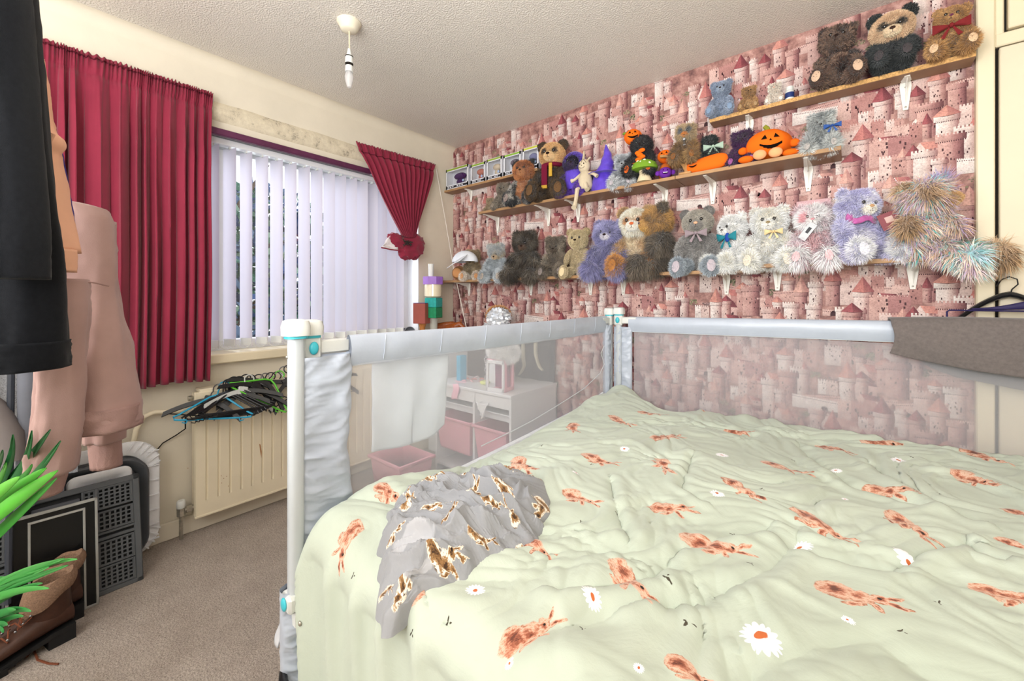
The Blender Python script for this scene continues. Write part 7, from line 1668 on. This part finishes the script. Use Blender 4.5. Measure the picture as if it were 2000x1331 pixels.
# pink and white toy lantern box
a, b = onDesk(985, 768), onDesk(953, 756); lb = thing('toy_wardrobe', 'pink and white toy cabinet with windows on the desk corner', 'toy', (a.x, a.y, DZt), R(8)); k = .115; lb.scale = (1.28, 1.1, 1.22)
hz = .155
g = G(); 
for x0, x1, z0, z1 in ((-.10, -.088, 0, hz), (-.012, 0, 0, hz), (-.10, 0, 0, .018), (-.10, 0, hz-.018, hz)): g.rbox(x0, x1, -.006, .006, z0, z1, .002)
g.build('white_front', m_wht, lb)
g = G(); g.rbox(-.10, 0, .095, .10, 0, hz, .002)
for y0, y1, z0, z1 in ((.006, .026, 0, hz), (.080, .10, 0, hz), (.0, .10, 0, .02), (.0, .10, hz-.02, hz)): g.rbox(-.004, .002, y0, y1, z0, z1, .001)
g.rbox(-.10, .002, 0, .10, -.0, .004, .001); g.rbox(-.10, .002, 0, .10, hz-.004, hz+.003, .001); g.build('pink_case', m_pinkp, lb)
g = G(); g.box(-.09, -.01, .07, .075, .01, hz-.01); g.build('inner_picture', mat('mauve_inside', '#8a5a72', .6, var=.3, vscale=40), lb, smooth=False)
# fluffy white toy on it, doll with foil wrap behind
fz = thing('fluffy_toy', 'white fluffy toy heaped on top of the pink toy cabinet', 'soft toy', (a.x-.05, a.y+.05, DZt+hz*1.22+.005)); furpart('body', fz, (0, 0, .04), (.10, .06, .06), ['#dcdad6', '#f3f2f0'], 'fluffy', 201); furpart('head', fz, (-.05, -.02, .05), (.035, .035, .035), ['#dcdad6', '#f3f2f0'], 'fluffy', 202)
p = at(978, 640, 1, 2.12); dl = thing('wrapped_doll', 'blonde doll wrapped in crumpled silver-white film standing behind the rail', 'doll', (p.x, 2.12, DZt)); 
zt_ = at(980, 602, 1, 2.12).z-DZt; zc = at(980, 627, 1, 2.12).z-DZt
def crumple(c, r, seed, amp, n=28):
    P = []
    for i in range(n):
        th = .05+(math.pi-.1)*i/(n-1); row = []
        for j in range(n+8):
            p_ = 2*math.pi*j/(n+8); q = np.array([math.sin(th)*math.cos(p_), math.sin(th)*math.sin(p_), -math.cos(th)]); w = 1+amp*(ridge(q*2.6+seed, 2)-.7); row.append(tuple(np.array(c)+q*np.array(r)*w))
        P.append(row)
    return P
m_foil = mat('silvery_film', '#e2e6ec', .22, metal=.35, var=.1, vscale=30, spec=.8)
furpart('hair', dl, (-.02, .0, zc+.035), (.085, .06, .06), ['#a8794a', '#cfa06e', '#8c5f3a'], 'medium', 203)
g = G(); g.cur = L3('#e6b99c'); g.ell((0, -.03, zc), (.045, .04, .048)); g.build('head', m_felt, dl, col=True)
g = G(); g.grid(crumple((.022, -.045, zc+.024), (.088, .07, .062), 3.1, .34), closev=True); g.grid(crumple((-.055, -.03, zc-.075), (.10, .06, .055), 8.1, .4), closev=True); g.build('silver_film', m_foil, dl)
g = G(); g.lathe([(0, 0), (.11, 0), (.10, .03), (.05, zc*.5), (.035, zc*.75), (0, zc*.8)], n=24); g.build('dress', m_wht, dl)
# books / boxes / ribbons on the desk
p = onDesk(884, 748); g = G(); g.rbox(-.02, .02, -.03, .03, 0, .17, .003); bt = thing('storage_case', 'turquoise box standing upright at the left of the desk', 'box', (p.x-.02, p.y+.10, DZt)); g.build('case', mat('turquoise_card', '#3fa5c8', .4), bt)
p = onDesk(915, 740); tv = thing('dark_box', 'dark grey toy box behind the ribbons on the desk', 'box', (p.x, 2.12, DZt)); g = G(); g.rbox(-.09, .13, -.02, .05, 0, .19, .004); g.build('case', mat('dark_grey_box', '#4a4442', .5, var=.2), tv)
p = onDesk(898, 752); rbn = thing('ribbon', 'pink ribbon hanging over the front of the white desk', 'ribbon', (p.x, DY0, DZt)); g = G()
P = [[(x+.01*math.sin(h*5), -.010-.004*math.sin(h*3), .012-.10*h+.004*math.sin(x*90)) for x in np.linspace(-.028, .028, 8)] for h in np.linspace(0, 1, 9)]; g.grid(P); g.grid([[(.05*math.cos(t_)*s_, .03+.02*math.sin(t_), .010+.008*s_) for t_ in np.linspace(0, 6.28, 14)] for s_ in (.6, 1)]); g.build('band', m_pinkl, rbn).modifiers.new('t', 'SOLIDIFY').thickness = .002
for i in range(9):
    q = onDesk(902+5*i, 747-i % 3*4); s_ = thing('hair_clip', 'small pale pink hair accessory among others strewn on the desk', 'hair clip', (q.x, q.y+.02, DZt), i*.9, 'hair accessories strewn on the desk'); g = G(); g.tube([(-.02, 0, .004), (0, .006, .010), (.02, 0, .004)], [.004, .006, .004], 7); g.build('clip', mat('clip%d' % i, ['#e6b0bc', '#d88c84', '#f0dce0'][i % 3], .4), s_)
q = onDesk(943, 752); yb = thing('scrunchie', 'pale yellow scrunchie on the desk', 'scrunchie', (q.x, q.y+.02, DZt)); g = G(); P = [[((.022+.011*math.cos(b)*(1+.2*math.sin(a*9)))*math.cos(a), (.022+.011*math.cos(b)*(1+.2*math.sin(a*9)))*math.sin(a), .012+.011*math.sin(b)) for b in np.linspace(0, 6.28, 8, endpoint=False)] for a in np.linspace(0, 6.28, 24, endpoint=False)]; g.grid(P, closeu=True, closev=True); g.build('band', mat('yellow_cloth', '#dfe58a', .8), yb)
q = onDesk(946, 756); ch = thing('bead_string', 'string of clear beads hanging down in front of the toy cabinet', 'beads', (q.x, q.y+.01, DZt)); g = G()
for i in range(17): g.ell((.006*math.sin(i*1.3), .004*math.cos(i*2), .008+.012*i), (.005,)*3, nu=4, nv=6)
g.build('beads', m_foil, ch, kind='stuff')
# dark cloth with pale stockings hung on the papered wall behind the desk
p, q = at(1005, 700, 1, 2.29), at(1083, 700, 1, 2.29); st = thing('hanging_cloth', 'dark grey cloth pinned to the papered wall behind the desk', 'cloth', (p.x, 2.29, .60)); g = G()
zt_ = .95; zb_ = at(1040, 752, 1, 2.29).z
P = [[(x, 2.295+.012*math.sin(x*45+h*2), zt_-(zt_-zb_+.12)*h) for x in np.linspace(p.x, q.x, 30)] for h in np.linspace(0, 1, 10)]; g.grid(P); g.build('cloth', mat('charcoal_cloth', '#4c4c4e', .9, var=.15, vscale=30), st, loc=-Vector(st.location)).modifiers.new('t', 'SOLIDIFY').thickness = .004
for i, (us, tp) in enumerate(((1022, 706), (1050, 690))):
    p = at(us, 690, 1, 2.25); s_ = thing('stocking', ['pale cream stocking, the left one of the pair on the dark cloth', 'pale cream stocking, the right one of the pair on the dark cloth'][i], 'stocking', (p.x, 2.255, .80)); o_ = -Vector(s_.location)
    L_ = [(us-4, 668), (us-4, 690), (us-1, 705), (us+4, 718), (us+10, 724)] if i else [(us, 672), (us, 700), (us+2, 715), (us-3, 726), (us-8, 732)]
    g = G(); g.tube([at(u, v, 1, 2.255)+o_ for u, v in L_], [.020, .019, .016, .016, .012], 10, flat=.5); g.build('knit', mat('cream_knit%d' % i, '#c9c4ae', .9), s_)

# ================================================================== things in the window corner
cc_ = thing('corner_cabinet', 'narrow white cabinet in the corner below the window sill', 'cabinet', (.05, 2.03, 0)); g = G(); g.rbox(0, .22, 0, .29, 0, .868, .003); g.build('body', m_wht, cc_); g = G(); g.rbox(.01, .21, -.006, -.001, .02, .85, .002); g.build('door', m_wht, cc_)
ZS = .872
def onC(u, v, x=.10): return at(u, v, 0, x)
q = onC(802, 650, .03); cup = thing('mug', 'grey cup lying on its side at the end of the window sill', 'mug', (.02, q.y, ZS+.034)); g = G()
Mx = Matrix.Rotation(R(62), 3, 'Y') @ Matrix.Rotation(0, 3, 'Z'); g.lathe([(0, -.05), (.026, -.05), (.032, .02), (.0325, .03), (.029, .03), (.025, -.04), (0, -.04)], (0, 0, 0), 22, Matrix.Rotation(R(90), 3, 'Y')); g.build('cup', mat('grey_ceramic', '#8e8f98', .4), cup)
cup.rotation_euler = (0, 0, R(-38)); cup.location.z += .008; cup.scale = (1.25,)*3
def block(nm, lab, cat, ua, ub, va, vb, x, m, dep=.07, rz=20, bev=.003, parts=None):
    a = onC((ua+ub)/2, vb, x); w = (onC(ub, vb, x)-onC(ua, vb, x)).length*.86; h = onC(ua, va, x).z-a.z
    t_ = thing(nm, lab, cat, (x, a.y, a.z), R(rz)); g = G(); w2 = w*.62; g.rbox(-w2/2*1.15, w2/2*1.15, -w2/2*1.15, w2/2*1.15, 0, h, bev); g.build('body', m, t_); return t_, w2*1.15, h
# toy animal lying on the cabinet carries the box above it
toy = thing('toy_horse', 'glossy chestnut toy horse lying on the corner cabinet', 'toy animal', (.15, 2.16, ZS-.003)); toy.scale = (1.2, 1.2, 1.7); m_ch = mat('chestnut_plastic', '#9a4f20', .25, var=.15, vscale=30, spec=.6)
g = G(); g.tube([(-.085, -.03, .035), (-.03, -.01, .036), (.03, .0, .038), (.06, .0, .04)], [.022, .028, .030, .022], 12); g.build('body', m_ch, toy)
g = G(); g.tube([(.055, 0, .045), (.085, .01, .055), (.115, .02, .035)], [.018, .014, .010], 10); g.ell((.085, .02, .068), (.005, .004, .012), nu=5, nv=6); g.build('head', m_ch, toy)
for y0, x0, l in ((-.03, -.07, -.06), (-.035, -.04, -.05), (-.03, .03, .05), (-.028, .05, .07)):
    g = G(); g.tube([(x0, y0+.01, .03), (x0+l*.5, y0-.02, .02), (x0+l, y0-.03, .012)], [.011, .008, .008], 8); g.build('leg', m_ch, toy)
g = G(); g.tube([(.10, -.05, .028), (.13, -.055, .03), (.15, -.05, .028)], [.012, .013, .009], 8); g.build('hoof', mat('cream_hoof', '#e4cfa8', .4), toy)
zk = onC(825, 632, .09).z
pt_ = thing('small_pot', 'amber glass pot supporting the reddish box', 'pot', (.09, onC(825, 640, .09).y, ZS-.003)); g = G(); hh_ = zk-(ZS-.003); g.lathe([(0, 0), (.030, 0), (.022, hh_*.3), (.020, hh_*.7), (.030, hh_), (0, hh_)], n=20); g.build('body', mat('amber_glass', '#b8753a', .15, spec=.7), pt_)
t_, w, h = block('gift_box', 'reddish brown square box with purple lid edge in the window corner', 'box', 808, 843, 593, 632, .09, mat('red_brown_card', '#9a4f45', .5))
g = G(); g.rbox(-w*.5, w*.5, -w*.5, w*.5, h, h+.004, .001); g.build('lid', mat('purple_card', '#4a2f7a', .4), t_)
m_tealc = mat('teal_box', '#2ba39c', .45, var=.12, vscale=60); m_grn = mat('green_box', '#1f8a5c', .45, var=.12, vscale=60)
cs = thing('clear_stand', 'clear plastic cup under the green box', 'cup', (.14, onC(847, 632, .14).y, ZS-.003)); z_ = onC(847, 621, .14).z-(ZS-.003); g = G(); g.lathe([(0, 0), (.026, 0), (.030, z_), (0, z_)], n=18); g.build('cup', mat('clear_cup', '#d6d8cf', .1, alpha=.5), cs)
block('cube_box', 'green patterned cube box below the teal one', 'box', 831, 863, 601, 621, .14, m_grn); block('cube_box', 'teal patterned cube box below the candle jar', 'box', 831, 863, 582, 600.5, .14, m_tealc)
a = onC(846, 582, .14); cj = thing('candle_jar', 'cream candle in a glass jar with an octagonal purple lid', 'candle', (.14, a.y, a.z)); h = onC(846, 556, .14).z-a.z; w = (onC(861, 582, .14)-onC(831, 582, .14)).length*.43
g = G(); g.lathe([(0, .002), (w*.8, .002), (w, .012), (w, h), (0, h)], n=24); g.build('jar', mat('clear_glass_wax', '#e8dcc0', .12, spec=.7), cj)
h2 = onC(846, 541, .14).z-a.z; g = G(); g.lathe([(0, h), (w*1.22, h), (w*1.22, h2), (0, h2)], n=8); g.build('lid', mat('lilac_lid', '#9a6cc4', .4), cj, smooth=False)
a2 = onC(842, 541, .14); h3 = onC(842, 516, .14).z-a2.z; wc = thing('white_candle', 'short white cylinder standing on the purple lid', 'candle', (.14, a2.y, a2.z)); g = G(); g.lathe([(0, 0), (.019, 0), (.021, h3), (0, h3)], n=20); g.build('body', m_whitep, wc)

# ================================================================== grey garment over the back rail, hangers on the cupboard
m_gk = mat('brown_grey_knit', '#6e6664', .95, var=.08, vscale=90, bump=.6, bscale=500, bdist=.001, sheen=.3, spec=.1)
gx0 = at(1738, 640, 1, YB-.03).x; gt = thing('jumper', 'brown-grey knitted jumper draped over the back guard rail', 'jumper', (3.0, YB, 1.08)); ho = -Vector(gt.location)
N, K = 70, 60; P = np.zeros((N, K, 3)); xs = np.linspace(gx0, 3.50, N)
for i, x in enumerate(xs):
    s_ = (x-gx0); fr_ = np.interp(x, [gx0, 2.75, 2.90, 3.0, 3.5], [.950, .93, .905, .895, .88]); bk = np.interp(x, [gx0, 2.78, 2.85, 3.0, 3.5], [1.0, .90, .87, .845, .82])
    top = 1.090+.006*math.sin(x*7)-.0*s_
    for k_ in range(K):
        h = k_/(K-1)
        if h < .45: q = h/.45; y = YB-.036-.004*math.sin(x*20+q*5)-.010*math.sin(q*3); z = fr_+(top-.03-fr_)*q
        elif h < .60: a = math.pi*(h-.45)/.15; y = YB-.036*math.cos(a); z = top-.03+.03*math.sin(a)
        else: q = (h-.60)/.40; y = YB+.036+.004*math.sin(x*16); z = top-.03-(top-.03-bk)*q
        xx = x-.02*(1-min(1, s_/.04))*(0 if .4 < h < .62 else 1)*0+.012*math.sin(h*6)*(1 if i == 0 else 0)
        P[i, k_] = (xx, y+.004*gnoise(np.array([x*14, z*14, 3])), z)
me = np_mesh('j', P.reshape(-1, 3)+np.array(ho), [gridfaces(N, K)]); o = link('knit', me, m_gk, gt); md = o.modifiers.new('t', 'SOLIDIFY'); md.thickness = .006; md.offset = 1
m_navy = mat('navy_velvet_hanger', '#2c2450', .6)
p = at(1968, 512, 1, BACK-.045); hk_ = thing('over_door_hook', 'white plastic hook stuck to the cupboard door', 'hook', (p.x, BACK-.035, p.z-.06)); g = G(); g.rbox(-.006, .006, -.006, -.001, 0, .065, .002); g.tube([(0, -.006, .006), (0, -.02, 0), (0, -.024, .012)], .004, 6); g.build('hook', m_whitep, hk_)
h1 = thing('clothes_hanger', 'black hanger with a wire hook on the cupboard door', 'hanger', (p.x, BACK-.065, p.z-.06)); g = G()
g.tube([(-.030, 0, -.028), (-.018, 0, -.004), (0, 0, .006), (.018, 0, -.004), (.020, 0, -.022), (.006, 0, -.040), (.003, 0, -.055)], .0022, 6); g.build('hook', m_hblack, h1)
g = G(); P = [[(.21*s_, -.014*math.cos(a), -.058-.20*abs(s_)**1.5+.011*math.sin(a)) for a in np.linspace(0, 6.28, 8, endpoint=False)] for s_ in np.linspace(-1, 1, 25)]; g.grid(P, closev=True); g.build('shoulders', m_hblack, h1)
q = at(1848, 606, 1, BACK-.10); h2_ = thing('clothes_hanger', 'dark purple velvet hanger lying above the brown-grey jumper', 'hanger', (3.05, BACK-.115, q.z)); g = G(); xl = q.x-3.05
g.tube([(xl+.004, 0, -.055), (xl, 0, -.03), (xl, 0, -.006), (xl+.006, 0, 0), (.40, 0, .0)], .0032, 6); g.build('bar', m_navy, h2_)
g = G(); P = [[(x, -.006*math.cos(a), .004+.026*math.exp(-((x-.04)/.11)**2)+.018*math.exp(-((x-.04)/.11)**2)*math.sin(a)+.003*math.sin(a)) for a in np.linspace(0, 6.28, 8, endpoint=False)] for x in np.linspace(-.16, .30, 24)]; g.grid(P, closev=True); g.build('shoulders', m_navy, h2_)
